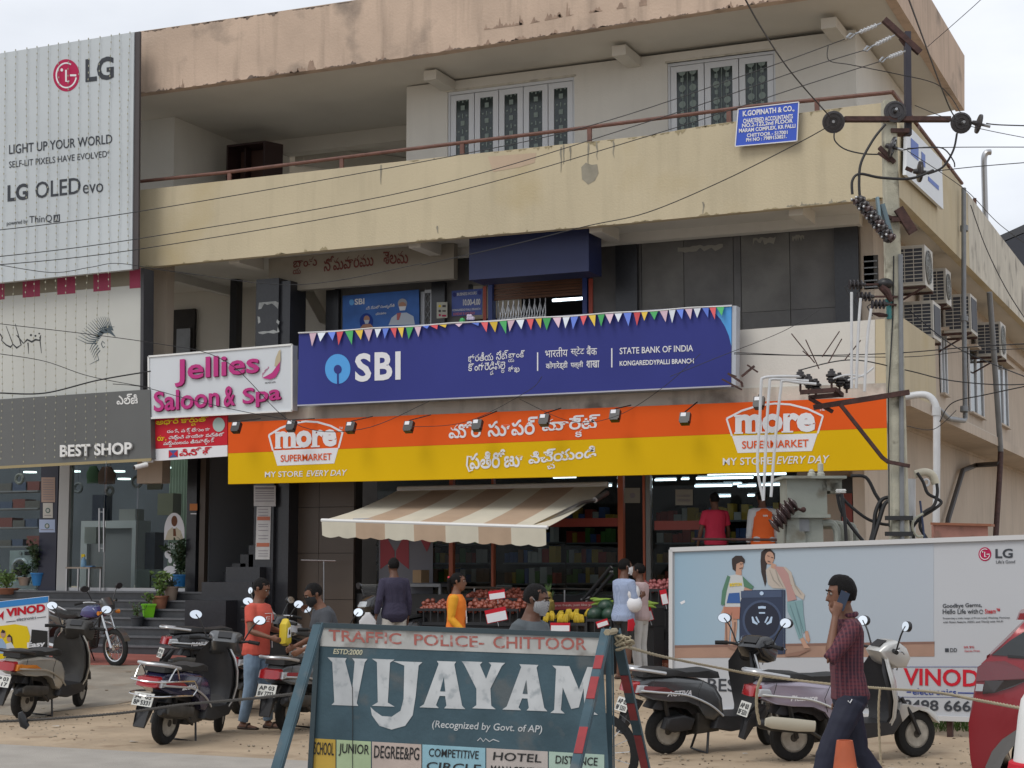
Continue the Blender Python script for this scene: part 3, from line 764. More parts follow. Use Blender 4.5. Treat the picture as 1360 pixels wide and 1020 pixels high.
# large appliance flex board at the left
pL = PY(YF - .55)
lb = thing('appliance_board', 'tall pale grey flex board with dark lettering and round magenta face logo', 'billboard')
lpx = [(-70, 382.5), (175, 357.5), (178, 42.5), (-70, 82)]
slab(lb, 'panel', m_lgboard, pL, lpx, .10)
mb = MB(); a = pL(176.5, 357.5, .0); b = pL(179, 42, .0); mb.bar(a + V((.03, .05, 0)), b + V((.03, .05, 0)), .05, .12); mb.build('frame', M('board_edge_brown', (.06, .05, .05), .6), lb)
def face_logo(par, pl, x, y, rx, ry, off=.004):
 flat(par, 'logo_disc', m_lgred, pl, circ(x, y, rx, ry, 40), off)
 ps = []
 arc = [(x + rx * .76 * math.cos(R(t)), y - ry * .76 * math.sin(R(t))) for t in range(62, 361, 12)]
 ps.append(stroke(arc, rx * .11)); ps.append(stroke([(x + rx * .76, y + .02), (x + rx * .28, y + .02)], ry * .12))
 ps.append(stroke([(x - rx * .02, y - ry * .34), (x - rx * .02, y + ry * .38), (x + rx * .22, y + ry * .36)], rx * .13)); ps.append(circ(x - rx * .34, y - ry * .33, rx * .1, ry * .1, 12))
 flats(par, 'logo_face', m_printw, pl, ps, off + .005)
face_logo(lb, pL, 88, 100, 17.5, 21.5)
m_tx = m_txtgrey
for s, a, b, h, bo in (('LG', (113.5, 109.5), (151, 105), 31, .03), ('LIGHT UP YOUR WORLD', (12, 205), (149, 188), 19, .008), ('SELF-LIT PIXELS HAVE EVOLVED', (12, 223), (142, 208.5), 8.5, .0), ("°", (142.5, 204), (145, 204), 3, 0),
      ('LG', (10, 268), (37, 265), 22, .03), ('OLED', (47, 264), (107, 257), 22, .008), ('evo', (110, 257.5), (137, 255), 12, .0), ('powered by', (9, 301), (36.5, 298), 7, 0), ('ThinQ', (39, 298), (69, 296), 11, 0)):
 if s == 'LIGHT UP YOUR WORLD': a, b, h = (12, 205), (149, 190.5), 12.5
 txt(lb, s, m_tx, pL, a, b, h, bo)
flat(lb, 'ai_mark', m_tx, pL, [(71, 295.5), (79.5, 294.5), (79.5, 284.5), (71, 285.5)]); txt(lb, 'AI', m_lgboard, pL, (72.5, 294), (78, 293.3), 7, .02, off=.01)
# strings of small lights
slt = None
mbl = M('fairy_bulb', (.36, .35, .26), .4)
for i, x0 in enumerate((7, 22, 37, 50, 65, 78, 92, 105, 119, 133, 147, 160, 172)):
 ph = rnd.uniform(0, 6); t = thing('string_light', '%s vertical string of fairy lights from the left edge, hanging over the pale grey board' % ['first', 'second', 'third', 'fourth', 'fifth', 'sixth', 'seventh', 'eighth', 'ninth', 'tenth', 'eleventh', 'twelfth', 'thirteenth'][i], 'fairy lights', group='fairy light strings over the left facade')
 yt = 70 - (x0) * .155; ye = rnd.uniform(606, 618) if i < 11 else rnd.uniform(340, 360); pts = []; bulbs = MB()
 y = yt
 while y < ye:
  px = x0 + .9 * math.sin(y * .017 + ph) + .4 * math.sin(y * .09 + ph * 2) - .01 * (y - 60)
  P_ = pL(px, y, .03); pts.append(P_)
  if len(pts) % 1 == 0: bulbs.box(P_ + V((0, -.008, 0)), (.014, .014, .03))
  y += 9
 MB().tube(pts, .0022, 3).build('wire', M('fairy_wire', (.16, .165, .13), .6), t); bulbs.build('bulbs', mbl, t, props={'kind': 'stuff'})
# white wall below with lash drawing and script
wp = thing('painted_panel', 'off white wall panel with an eyelash drawing and black script above the grey fascia', 'wall')
pW = PY(YF - .2)
slab(wp, 'panel', M('offwhite_panel', (.52, .525, .49), .6, var=.08, vs=.7), pW, [(-70, 540), (187, 524), (187.5, 356), (-70, 376)], .15)
slab(wp, 'edge_trim', M('dark_trim', (.05, .05, .055), .6), PY(YF - .24), [(186, 524), (190, 524), (191, 356), (187, 356)], .3)
mg = M('panel_magenta', (.30, .03, .08), .6); mo = M('panel_olive', (.19, .165, .12), .7)
xs_ = [(-20, 6, 0), (6, 30, 1), (30, 53, 0), (53, 76, 1), (76, 100, 0), (100, 124, 1), (124, 147, 0), (147, 172, 1), (172, 186.5, 0)]
for a, b, k in xs_:
 flat(wp, 'band_block', mo if k else mg, pW, [(a, 398 - a * .085 - k * 4), (b, 398 - b * .085 - k * 4), (b, 355), (a, 355)])
ink = M('ink_black', (.02, .022, .025), .6); inkt = M('ink_teal', (.06, .085, .10), .6)
ps = []
for k in range(17):
 t = k / 16; bx, by = 128 + 22 * t, 456 - 18 * math.sin(t * 1.9); L = 26 - 9 * t; an = R(168 - 62 * t)
 ps.append(stroke([(bx, by), (bx + L * .5 * math.cos(an), by - L * .5 * math.sin(an) + 2.5), (bx + L * math.cos(an) - 1, by - L * math.sin(an) - 1)], [1.6, 1.1, .3]))
for k in range(5):
 bx, by = 127 + k * 1.5, 452 + k * 3.3
 ps.append(stroke([(bx, by), (bx - 5, by + 6), (bx - 8, by + 13)], [1.2, .8, .3]))
ps.append(stroke([(128, 448), (136, 440), (146, 440), (153, 447)], [4, 6, 5, .8])); ps.append(stroke([(131, 437), (142, 434), (152, 434)], [1, 1.6, .4]))
ps.append(stroke([(139, 456), (136, 453), (134.5, 457), (137, 462), (139, 460)], 1.0)); ps.append(stroke([(129, 470), (131, 478), (119, 484)], [.6, 1.2, .3]))
flats(wp, 'lash_drawing', inkt, pW, ps)
sc = [stroke([(-2, 441), (3, 448), (2, 452), (8, 458), (14, 461), (17, 457), (8, 433)], [1, 2, 1, 1.6, 2.4, 1.2, .6]), stroke([(17, 457), (22, 462), (28, 458), (20, 430)], [1.2, 2.4, 1.4, .6]),
  stroke([(22, 445), (31, 456), (36, 451), (42, 454), (47, 451), (53, 452), (54, 445)], [1.2, 1.4, 2.4, 2.4, 2.4, 2.4, .8]), stroke([(37, 455), (38, 470)], [1.6, .4]), stroke([(53, 452), (55, 469)], [1.4, .4]),
  circ(41, 445, 1.4), circ(47, 446, 1.3), circ(52, 443, 1.1), circ(53, 448, .9)]
flats(wp, 'script_lettering', ink, pW, sc)
# grey fascia
fs = thing('shop_fascia', 'dark grey fascia sign with raised white lettering above the glass shop front', 'sign')
pFs = PY(YF - .35)
slab(fs, 'panel', m_greysign, pFs, [(-70, 623), (201, 609), (199, 517), (-70, 535)], .25)
mb = MB(); mb.bar(pFs(-70, 624.5, .01), pFs(201, 610.5, .01), .03, .05); mb.build('trim', M('brass_trim', (.30, .24, .12), .4), fs)
txt(fs, 'BEST SHOP', M('letter_sides', (.3, .3, .3), .5), pFs, (81, 608), (177, 604), 16, .03, off=.01); txt(fs, 'BEST SHOP', m_white, pFs, (79.5, 607), (175, 603), 16, .03, off=.05)
txt(fs, 'ఎల్‌జి', m_white, pFs, (155, 537.5), (183, 536.5), 14, .02)
# spotlights over the supermarket sign
def spot(x, y, bx, by, label, face=1):
 t = thing('sign_spotlight', label, 'spotlight', group='black flood lights on the supermarket sign')
 c = PY(YF - .62)(x, y); a = PY(YF - .3)(bx, by)
 MB().bar(a, c + V((0, 0, .09)), .016).build('arm', m_black, t)
 r = Matrix.Rotation(R(-24), 3, 'X')
 MB().box(c, (.16, .08, .15), r).box(c + r @ V((0, .01, -.085)), (.13, .10, .03), r).build('housing', m_black, t)
 MB().box(c + r @ V((-.02, -.044, .035)), (.08, .004, .06), r).build('label_plate', m_printw, t)
 MB().box(c + r @ V((0, .045, 0)), (.13, .008, .12), r).build('lens', m_glass, t)
names = ['leftmost flood light on the supermarket sign, at its left corner', 'flood light above the left round-topped logo of the supermarket sign', 'flood light just right of the left logo on the supermarket sign', 'flood light on bare orange between the left logo and the regional lettering', 'flood light over the first word of the regional lettering', 'flood light between the second and third regional words', 'flood light at the end of the regional lettering', 'flood light on bare orange left of the right logo', 'flood light at the top edge behind the white pipes, by the right logo']
for (x, y, bx, by), nm in zip([(314, 567, 346, 556), (387, 565, 418, 556), (466, 567, 495, 553), (543, 566, 572, 551), (634, 564, 660, 546), (723, 557, 745, 542), (817, 551, 838, 538), (910, 555, 926, 534), (1008, 534, 1008, 524)], names): spot(x, y, bx, by, nm)
# ------------------------------------------------------------------ bank entrance on the first floor
bc = thing('canopy_box', 'deep blue box canopy hung above the bank entrance', 'canopy')
pc1 = PY(25.0)
a = pc1(623, 366); b = pc1(782, 358); zt_ = zc2 - .02; zb_ = (pc1(623, 372).z + pc1(782, 360).z) / 2
MB().bb((a.x, 25.0, zb_), (b.x, 25.58, zt_)).build('box', M('canopy_blue', (.012, .02, .085), .5, var=.2, vs=2), bc)
m_fb = M('frame_blue', (.03, .055, .22), .45)
ent = thing('bank_entrance', 'blue framed bank entrance with half raised brown shutter and folding steel gate', 'doorway')
e0 = pB(650, 400).x; e1 = pB(781, 400).x; ez = pB(700, 373).z
ez2 = pB(700, 396).z
mb = MB(); mb.bb((e0, Y2 - .06, zf0), (e0 + .08, Y2 + .1, ez)); mb.bb((e1 - .08, Y2 - .06, zf0), (e1, Y2 + .1, ez)); mb.build('frame', m_fb, ent)
mb = MB(); mb.bb((e0 - .10, Y2 - .05, zf0), (e0 - .04, Y2 - .02, ez - .05)); mb.bb((e1 + .03, Y2 - .05, zf0), (e1 + .1, Y2 - .02, ez - .05)); mb.build('red_strip', M('strip_red', (.38, .06, .035), .5), ent)
mshu = M('shutter_brown', (.16, .065, .03), .5, var=.2, vs=5)
n = 6
for k in range(n):
 z = ez2 + (ez - ez2) * k / n; MB().bb((e0 + .08, Y2 + .01 + .01 * (k % 2), z), (e1 - .08, Y2 + .05, z + (ez - ez2) / n - .008)).build('shutter_slat', mshu, ent)
mb = MB(); gx0 = e0 + .12; gx1 = pB(722, 420).x; nn = 9
for k in range(nn + 1):
 x = gx0 + (gx1 - gx0) * k / nn; mb.bb((x - .008, Y2 + .08, zf0), (x + .008, Y2 + .1, ez2))
 if k < nn:
  x2 = gx0 + (gx1 - gx0) * (k + 1) / nn
  for zz in (zf0 + .5, zf0 + .95, zf0 + 1.4, ez2 - .5):
   mb.bar((x, Y2 + .075, zz), (x2, Y2 + .075, zz + .42), .012); mb.bar((x2, Y2 + .105, zz), (x, Y2 + .105, zz + .42), .012)
mb.build('folding_gate', m_steel, ent)
# dim banking hall with one tube
mb = MB(); mb.bb((e0 - 1, 30, zf0 + .1), (e1 + 3, 30.1, zc2)); mb.build('bank_back_wall', M('bank_room', (.05, .055, .07), .8), B)
tl = thing('bank_tube_light', 'lit fluorescent tube on the ceiling inside the bank entrance', 'tube light')
q = PY(28.5)(762, 397)
MB().cyl(q - V((.42, 0, 0)), q + V((.42, 0, 0)), .025, n=8).build('tube', m_tube, tl); MB().bb(q + V((-.45, .03, -.03)), q + V((.45, .07, .03))).build('batten', m_grey, tl)
# window with white frame and dark grille, banner, boards
wi = MB().bb((pB(560, 400).x, Y2 - .04, zf0), (pB(565, 400).x, Y2 - .005, pB(560, 388).z)).build('window', m_frame, B)
MB().bb((pB(573, 400).x, Y2 - .04, zf0), (pB(578, 400).x, Y2 - .005, pB(560, 386).z)).build('frame', m_frame, wi)
MB().bb((pB(565, 400).x + .003, Y2 - .04, pB(560, 390).z), (pB(573, 400).x - .003, Y2 - .005, pB(560, 386).z)).build('frame', m_frame, wi)
gm = MB(); x0, x1 = pB(565.5, 400).x, pB(572.5, 400).x
for k in range(10):
 z = zf0 + .5 + k * .19; gm.bar((x0, Y2 - .02, z), (x1, Y2 - .02, z + .17), .014); gm.bar((x1, Y2 - .025, z), (x0, Y2 - .025, z + .17), .014)
gm.build('grille', m_grey, wi)
bn = thing('bank_banner', 'bright blue cloth banner with white lettering and a masked man, tied behind the bank sign', 'banner')
pN = PY(Y2 - .14)
slab(bn, 'cloth', M('banner_blue', (.035, .14, .46), .6, var=.35, vs=2.5), pN, [(455, 445), (557, 440), (556, 384.5), (455, 393)], .02)
txt(bn, 'SBI', m_printw, pN, (471, 405), (484, 404), 8, .03); flats(bn, 'logo_disc', m_bankcyan, pN, [circ(467, 401.5, 3.2, 4)])
txt(bn, 'మీ సేవలో సంతృప్తి', m_printw, pN, (486, 413), (524, 409), 6, .01); txt(bn, 'ధన్యవాదాలు', m_printw, pN, (499, 419), (513, 417.5), 4, .01)
sk = M('print_skin', (.42, .23, .16), .6); pw = M('print_pale', (.5, .55, .62), .6)
flats(bn, 'printed_figure', pw, pN, [[(516, 432), (520, 422), (528, 416), (540, 415), (549, 420), (551, 431)]]); flats(bn, 'printed_figure', M('print_grey_hair', (.34, .34, .36), .7), pN, [circ(534.5, 403, 6.2, 6.5)], .006)
flats(bn, 'printed_figure', sk, pN, [circ(534.5, 406, 4.8, 5)], .009); flats(bn, 'printed_figure', m_printw, pN, [[(529.5, 407), (539.5, 406.5), (538, 412), (531, 412.5)]], .012); flats(bn, 'printed_figure', M('print_redcheck', (.45, .15, .15), .7), pN, [[(527, 416), (533, 415), (530, 425), (527, 425)]], .008)
flats(bn, 'printed_figure', M('print_blue2', (.02, .05, .25), .6), pN, [circ(486.5, 427, 9, 11)], .006); flats(bn, 'printed_figure', sk, pN, [circ(487, 424, 4, 5), [(478, 436), (482, 431), (492, 430), (496, 435)]], .009); flats(bn, 'printed_figure', pw, pN, [[(483.5, 425), (490.5, 425), (489, 430), (485, 430)]], .012)
nb = thing('notice_card', 'small pale notice card with three coloured icons on the pillar left of the hours board', 'notice')
pK = PY(Y2 - .12); slab(nb, 'card', M('card_cream', (.48, .47, .40), .7), pK, [(580, 423), (594, 422), (594, 401), (580, 401.5)], .01)
flats(nb, 'icons', m_yel, pK, [circ(584, 406.5, 1.8)]); flats(nb, 'icons', M('icon_dark', (.06, .05, .05), .6), pK, [circ(584, 413, 1.8), [(587.5, 405), (592, 405), (592, 408), (587.5, 408)], [(587.5, 412), (592, 412), (592, 414), (587.5, 414)]]); flats(nb, 'icons', m_lgred, pK, [circ(584, 418.5, 1.5), [(587, 418), (592.5, 418), (592.5, 420.5), (587, 420.5)]])
hb = thing('hours_board', 'blue business hours board with white lettering beside the bank entrance', 'notice')
slab(hb, 'board', M('board_blue', (.06, .10, .36), .5), pB, [(600, 420), (640, 418), (641, 383), (600, 386.5)], .01, off=.03)
txt(hb, 'BUSINESS HOURS', m_printw, pB, (607, 393), (633, 391), 4, .02, off=.036); txt(hb, '10.00-4.00', m_printw, pB, (615, 406), (638, 405), 8.5, .04, off=.036)
txt(hb, 'SUNDAY IS HOLIDAY', M('print_pinkred', (.6, .2, .25), .5), pB, (602, 419), (631, 417.5), 3.6, .03, off=.036); txt(hb, 'KONGAREDDYPALLI BRANCH', m_printw, pB, (601, 413.5), (638, 411.5), 2.8, .02, off=.036)
flats(hb, 'seal', m_blue, pB, [circ(603.5, 391.5, 2.6, 3), circ(637, 388.5, 2.6, 3)], .036)
# things leaning out over the bank sign: yellow and green cloth
cl = MB(); cl.ball(pSB(614, 426, -.12), (.05, .04, .05), 7, 5); tag(cl.build('green_cloth_knot', MATS['flag_green']), 'knot of green cloth tied on the top edge of the bank sign', 'cloth')
cl = MB()
for k in range(5): cl.ball(pSB(622 + (k % 3) * 3, 423 - (k // 3) * 3, -.12), (.035, .03, .035), 6, 5)
tag(cl.build('paper_flowers', M('paper_pink', (.5, .45, .55), .8)), 'pale pink paper flowers tucked behind the bank sign top edge', 'decoration')
# ------------------------------------------------------------------ side of the building along the lane
XS = XC - .75; pX = PX(XS)
zs0 = zf0
MB().bb((XS - .2, Y2 - .05, zf0 - .2), (XS, YEND, zc2)).build('side_wall', m_side, B)
MB().bb((XS - .2, YF + .8, 0), (XS - .02, YEND, zf0 - .2)).build('side_wall', m_side, B)
zl = pS(1276, 561).z; zl2 = pS(1276, 566).z
MB().bb((XS, YF + .4, zf0 - .15), (XC + .02, YEND, zf0 + .02)).build('slab_edge', m_side, B)
MB().bb((XS + .002, Y2 + 1, zc2 - .5), (XS + .10, YEND, zc2 - .25)).build('beam', m_side, B)
# side windows
def sidewin(px0, px1, py0, py1, nm='window'):
 a = pX(px0, py0); b = pX(px1, py0); c = pX(px0, py1)
 z0, z1 = c.z, a.z
 w = MB().bb((XS, a.y, z0 - .04), (XS + .10, b.y, z0)).build(nm, m_side, B)
 MB().bb((XS + .003, a.y, z0), (XS + .02, b.y, z1)).build('pane', m_pane, w)
 fr = MB(); fr.bb((XS + .003, a.y, z0), (XS + .05, a.y + .06, z1)); fr.bb((XS + .003, b.y - .06, z0), (XS + .05, b.y, z1)); fr.bb((XS + .003, (a.y + b.y) / 2 - .03, z0), (XS + .05, (a.y + b.y) / 2 + .03, z1)); fr.build('frame', m_frame, w)
 MB().bb((XS, a.y - .1, z1), (XS + .22, b.y + .1, z1 + .06)).build('sunshade', m_side, w)
sidewin(1284, 1302, 462, 545); sidewin(1322, 1335, 480, 560); sidewin(1246, 1254, 440, 520)
# louvred ventilator near the corner on the first floor return
pv_ = PY(Y2 - .02)
MB().bb((pv_(1139, 350).x, Y2 - .02, zf0), (XS - .2, Y2 + .15, zc2)).build('wall', m_side, B)
vw = MB().bb((pv_(1148, 370).x, Y2 - .05, pv_(1150, 385).z), (pv_(1167, 370).x, Y2 - .022, pv_(1150, 340).z)).build('ventilator', M('vent_dark', (.06, .055, .05), .7), B)
for k in range(5):
 z = pv_(1150, 383 - k * 8.5).z; MB().bb((pv_(1149, 370).x, Y2 - .08, z), (pv_(1166, 370).x, Y2 - .052, z + .02)).build('louvre', m_grey, vw)
# air conditioner units
m_ac = M('ac_casing', (.52, .50, .45), .5, var=.15, vs=4); m_acg = M('ac_grille', (.28, .29, .28), .5); m_acd = M('ac_dark', (.04, .045, .06), .6)
def ac(px, py, depth, h, out, y_extra, label, fan=True, x_off=0):
 """unit on the lane wall; px,py = near outer bottom corner"""
 t = thing('air_conditioner', label, 'air conditioner', group='air conditioner units on the lane wall')
 pl = PX(XS + out + x_off); a = pl(px, py); x1 = a.x; x0 = x1 - out + .12; y0 = a.y; y1 = y0 + depth; z0 = a.z; z1 = z0 + h
 MB().bb((x0, y0, z0), (x1, y1, z1)).build('casing', m_ac, t)
 g = MB(); n = 9
 g.bb((x0 + .03, y0 - .006, z0 + .05), (x1 - .03, y0 - .001, z1 - .05)); g.build('coil', m_acd, t)
 g = MB()
 for k in range(n + 1):
  z = z0 + .05 + (z1 - z0 - .1) * k / n; g.bb((x0 + .03, y0 - .016, z - .006), (x1 - .03, y0 - .007, z + .006))
 for k in range(4):
  x = x0 + .03 + (x1 - x0 - .06) * k / 3; g.bb((x - .006, y0 - .022, z0 + .05), (x + .006, y0 - .017, z1 - .05))
 g.build('coil_guard', m_ac, t)
 if fan:
  c = V((x1 + .004, (y0 + y1) / 2 - depth * .08, (z0 + z1) / 2)); r = min(h, depth) * .42
  MB().lathe([(r, 0), (r, .004)], c, (1, 0, 0), 24).build('fan_opening', m_acd, t)
  g = MB()
  for rr in (.35, .6, .85, 1.0):
   g.tube([c + V((.012, r * rr * math.cos(R(a_)), r * rr * math.sin(R(a_)))) for a_ in range(0, 361, 20)], .006, 4)
  for a_ in range(0, 360, 30): g.bar(c + V((.014, 0, 0)), c + V((.014, r * math.cos(R(a_)), r * math.sin(R(a_)))), .008)
  g.build('fan_guard', m_acg, t)
  g = MB()
  for a_ in (0, 120, 240):
   g.add([c + V((.008, 0, 0)), c + V((.008, r * .8 * math.cos(R(a_)), r * .8 * math.sin(R(a_)))), c + V((.008, r * .7 * math.cos(R(a_ + 45)), r * .7 * math.sin(R(a_ + 45))))], [(0, 1, 2)])
  g.build('fan_blade', m_acg, t)
 else: MB().bb((x1 + .001, y0 + .08, z0 + .06), (x1 + .01, y1 - .08, z1 - .06)).build('side_grille', m_acd, t)
 b = MB(); b.bar((XS, y0 + .05, z0 - .03), (x1, y0 + .05, z0 - .03), .04); b.bar((XS, y1 - .05, z0 - .03), (x1, y1 - .05, z0 - .03), .04); b.bar((XS, y0 + .05, z0 - .35), (x1 - .05, y0 + .05, z0 - .04), .03); b.build('bracket', m_rust, t)
ac(1229, 378, .75, .66, .62, 0, 'upper air conditioner right beside the pole, with a slatted face and fan')
ac(1257, 402, .55, .62, .55, 0, 'air conditioner just behind the upper one nearest the pole, round fan showing')
ac(1240, 448, .75, .62, .62, 0, 'lower air conditioner right beside the pole, above the ochre corner', False)
ac(1290, 440, .8, .72, .62, 0, 'air conditioner between the two tall downpipes, at the middle of the lane wall', False)
ac(1330, 472, .8, .72, .62, 0, 'farthest air conditioner on the lane wall, right of the second downpipe')
# downpipes
pp = thing('drain_pipe', 'pale grey drain pipe dropping from the balcony parapet past the air conditioners and turning left', 'pipe', group='drain pipes on the lane wall')
pe = PX(XC + .10)
P = [pe(1280, 250), pe(1280, 400), pe(1282, 555), pe(1275, 557), pe(1262, 553), pe(1245, 540)]
MB().tube([P[0], P[1], P[2], P[2] + V((0, -.15, -.06)), pe(1260, 556), pe(1243, 540)], .042, 10).build('pipe', m_grey, pp)
for y in (300, 420, 540): MB().cyl(pe(1280.5, y), pe(1280.5, y + 7), .07, n=10).build('collar', m_grey, pp)
pp = thing('drain_pipe', 'dark grey drain pipe farther along the lane wall, running down to a rusty joint', 'pipe', group='drain pipes on the lane wall')
pe2 = PX(XC + .05)
MB().tube([pe2(1314, 388), pe2(1318, 440), pe2(1329, 600)], .055, 10).build('pipe', m_grey, pp); MB().tube([pe2(1329, 600), pe2(1328, 625), pe2(1322, 720)], .055, 10).build('pipe', m_rust, pp)
MB().tube([pe2(1328, 616), pX(1290, 618) + V((.1, 0, 0)), pX(1272, 625) + V((.1, 0, 0)), pX(1252, 690) + V((.1, 0, 0)), pX(1248, 720) + V((.1, 0, 0))], .05, 8).build('branch', M('pipe_black', (.06, .055, .055), .6), pp)
# white pvc pipe by the pole
wp_ = thing('pvc_pipe', 'thick white plastic pipe with a bend, dropping just right of the pole', 'pipe')
q = PY(YF - 1.0)
MB().tube(smooth_path([q(1203, 527), q(1224, 524), q(1236, 528), q(1243, 540), q(1244, 560)], 5) + [q(1244, 620), q(1243, 720)], .05, 12).build('pipe', m_pvc, wp_)
MB().cyl(q(1243.5, 541), q(1243.5, 552), .062, n=12).build('collar', m_pvc, wp_)
# curved steel vent pipe and shed roof beyond
vp = thing('vent_pipe', 'tall thin grey steel pipe with a bent cap standing against the sky', 'pipe')
q = PX(XC - 3); a = PD(34)
MB().tube(smooth_path([a(1316, 202), a(1310, 203), a(1307, 210), a(1307, 225)], 4) + [a(1309, 300), a(1309, 340)], .06, 8).build('pipe', m_steel, vp)
sh = thing('shed_roof', 'dark sheet roof of a far shed showing beyond the parapet at the right edge', 'roof')
a = PD(46)
MB().prism([a(1325, 314), a(1400, 280), a(1400, 292), a(1328, 322)], (0, 8, 0)).build('roof', M('sheet_roof', (.07, .075, .085), .6), sh)
MB().prism([a(1332, 322), a(1400, 293), a(1400, 420), a(1345, 350)], (0, 8, 0)).build('wall', M('shed_wall', (.05, .055, .07), .8), sh)
# white sign on the lane side of the balcony
sw = thing('side_sign', 'white sign board tied on the lane side of the balcony parapet, seen edge on', 'sign')
q = PX(XC + .10)
slab(sw, 'panel', m_whitesign, q, [(1203.5, 232), (1253, 278), (1251, 213), (1205, 165)], .05)
flats(sw, 'lettering', M('faded_blue', (.10, .17, .5), .6), q, [[(1210, 205), (1220, 214), (1220, 192), (1210, 183)], [(1224, 218), (1229, 223), (1229, 206), (1224, 201)], [(1233, 240), (1247, 253), (1247, 247), (1233, 234)]])
# ------------------------------------------------------------------ ground storey
ZF = gz(24.4) + 1.05                                      # shop floor
YG = 26.2
YSTEP = YG - .28
p_g = PY(YG)
def xg(px, Y=YG): return PY(Y)(px, 740).x
zcl = zf0 - .02
# floors, back and end walls
o = MB().bb((xg(-120, 24.3) , YG - .001, -.1), (XS - .2, 38, ZF)).build('shop_floor', M('floor_tile', (.32, .31, .29), .25), B)
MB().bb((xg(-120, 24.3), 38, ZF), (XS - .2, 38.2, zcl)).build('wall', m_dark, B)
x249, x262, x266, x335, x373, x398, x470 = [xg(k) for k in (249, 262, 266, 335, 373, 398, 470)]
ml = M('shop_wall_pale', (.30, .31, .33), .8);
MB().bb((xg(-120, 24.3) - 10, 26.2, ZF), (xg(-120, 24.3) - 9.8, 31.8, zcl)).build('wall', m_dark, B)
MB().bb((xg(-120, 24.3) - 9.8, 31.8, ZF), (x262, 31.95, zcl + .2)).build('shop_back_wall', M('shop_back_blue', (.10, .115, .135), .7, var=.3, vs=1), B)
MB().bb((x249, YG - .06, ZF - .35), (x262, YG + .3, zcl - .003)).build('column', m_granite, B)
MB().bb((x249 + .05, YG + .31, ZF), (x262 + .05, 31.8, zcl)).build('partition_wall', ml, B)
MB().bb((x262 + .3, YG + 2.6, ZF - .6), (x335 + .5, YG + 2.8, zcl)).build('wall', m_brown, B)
MB().bb((x266 - .02, YG - .02, ZF - .4), (x266 + .10, YG + .1, zcl - .003)).build('door_frame', m_brown, B)
# black stair column with notices, brown clad wall
xk0, xk1 = PY(25.2)(337, 700).x, PY(25.2)(363, 700).x
kc = MB().bb((xk0, 25.2, .2), (xk1, 25.5, zcl - .01)).build('column', m_granite, B)
MB().bb((xk1 + .003, 25.28, .2), (PY(25.2)(380, 700).x, 25.9, zcl - .012)).build('column', m_granite, B)
xb0 = PY(25.6)(378, 700).x; xb1 = PY(25.6)(470, 700).x
zz = [.1, 1.25, 2.05, 2.85, zcl - .01]
xx = [xb0 + (xb1 - xb0) * t for t in (0, .5, 1)]
for i in range(2):
 for j in range(4):
  MB().bb((xx[i] + .004, 25.6 + .002 * ((i + j) % 2), zz[j] + .004), (xx[i + 1] - .004, 25.66, zz[j + 1] - .004)).build('cladding_panel', m_brown, B)
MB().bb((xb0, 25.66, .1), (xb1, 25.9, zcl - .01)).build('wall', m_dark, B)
# notices on the black column
pkc = PY(25.2)
nt = thing('wall_notice', 'wide printed paper notice topmost on the black stair column', 'notice'); mpa = M('paper', (.46, .45, .44), .85, var=.1, vs=8); mpr = M('print_faint', (.22, .20, .22), .8); mrd = M('print_reddish', (.40, .14, .09), .8)
slab(nt, 'paper', mpa, pkc, [(337, 672), (366, 672.5), (366, 645), (337, 645)], .004, off=.012)
flats(nt, 'print_lines', mpr, pkc, [[(339, y), (364, y), (364, y + 1), (339, y + 1)] for y in (652, 655, 658, 661, 665)] + [[(339, 647), (364, 647), (364, 650), (339, 650)]], .016)
nt = thing('wall_notice', 'long narrow paper notice with two orange bands on the black stair column', 'notice')
slab(nt, 'paper', mpa, pkc, [(339, 743), (358, 743), (360, 673), (341, 673)], .004, off=.012)
flats(nt, 'print_bands', mrd, pkc, [[(341.5, 691), (358.5, 691), (358.7, 686), (341.7, 686)], [(340.5, 726), (357.5, 726), (357.7, 721), (340.7, 721)]], .016)
flats(nt, 'print_lines', mpr, pkc, [[(343, y), (356, y), (356, y + .8), (343, y + .8)] for y in (676, 680, 684, 696, 699, 704, 711, 715, 731, 735, 738)], .016)
nt = thing('orange_sticker', 'small orange sticker on the brown frame beside the left shop glass', 'sticker')
slab(nt, 'sticker', M('sticker_orange', (.5, .17, .04), .6), PY(YG - .07), [(252, 678), (262, 678), (262, 669), (252, 669)], .003, off=.004);
flats(nt, 'print_lines', m_printw, PY(YG - .07), [[(253, 683), (261, 683), (261, 681.5), (253, 681.5)]], .006)
# entrance steps
def steps(par, x0, x1, n, y0, zbase, rise, tread, mat, name='step'):
 for i in range(n):
  MB().bb((x0, y0 + tread * i, zbase - .05), (x1, y0 + tread * (i + 1) + (.0 if i < n - 1 else 0), zbase + rise * (i + 1) - .03)).build('riser', mat, par)
  MB().bb((x0, y0 + tread * i - .025, zbase + rise * (i + 1) - .03), (x1, y0 + tread * (i + 1) - .027, zbase + rise * (i + 1))).build('tread', M('tread_worn', (.125, .13, .14), .4, var=.3, vs=6), par)  # treads coloured lighter than the risers, their edge highlight painted in
st = thing('entrance_steps', 'wide flight of black granite steps up to the left glass shop front', 'steps')
zb0 = gz(24.4)
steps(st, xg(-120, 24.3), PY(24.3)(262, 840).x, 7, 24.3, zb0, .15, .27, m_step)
MB().bb((xg(-120, 24.3), 24.3 + 7 * .27 - .02, zb0), (x335 + .4, YG - .003, ZF - .002)).build('landing', m_step, st)
st2 = thing('stair_plinth', 'black granite plinth stepping up beside the entrance steps, left of the stairwell', 'plinth')
pz = PY(24.35)
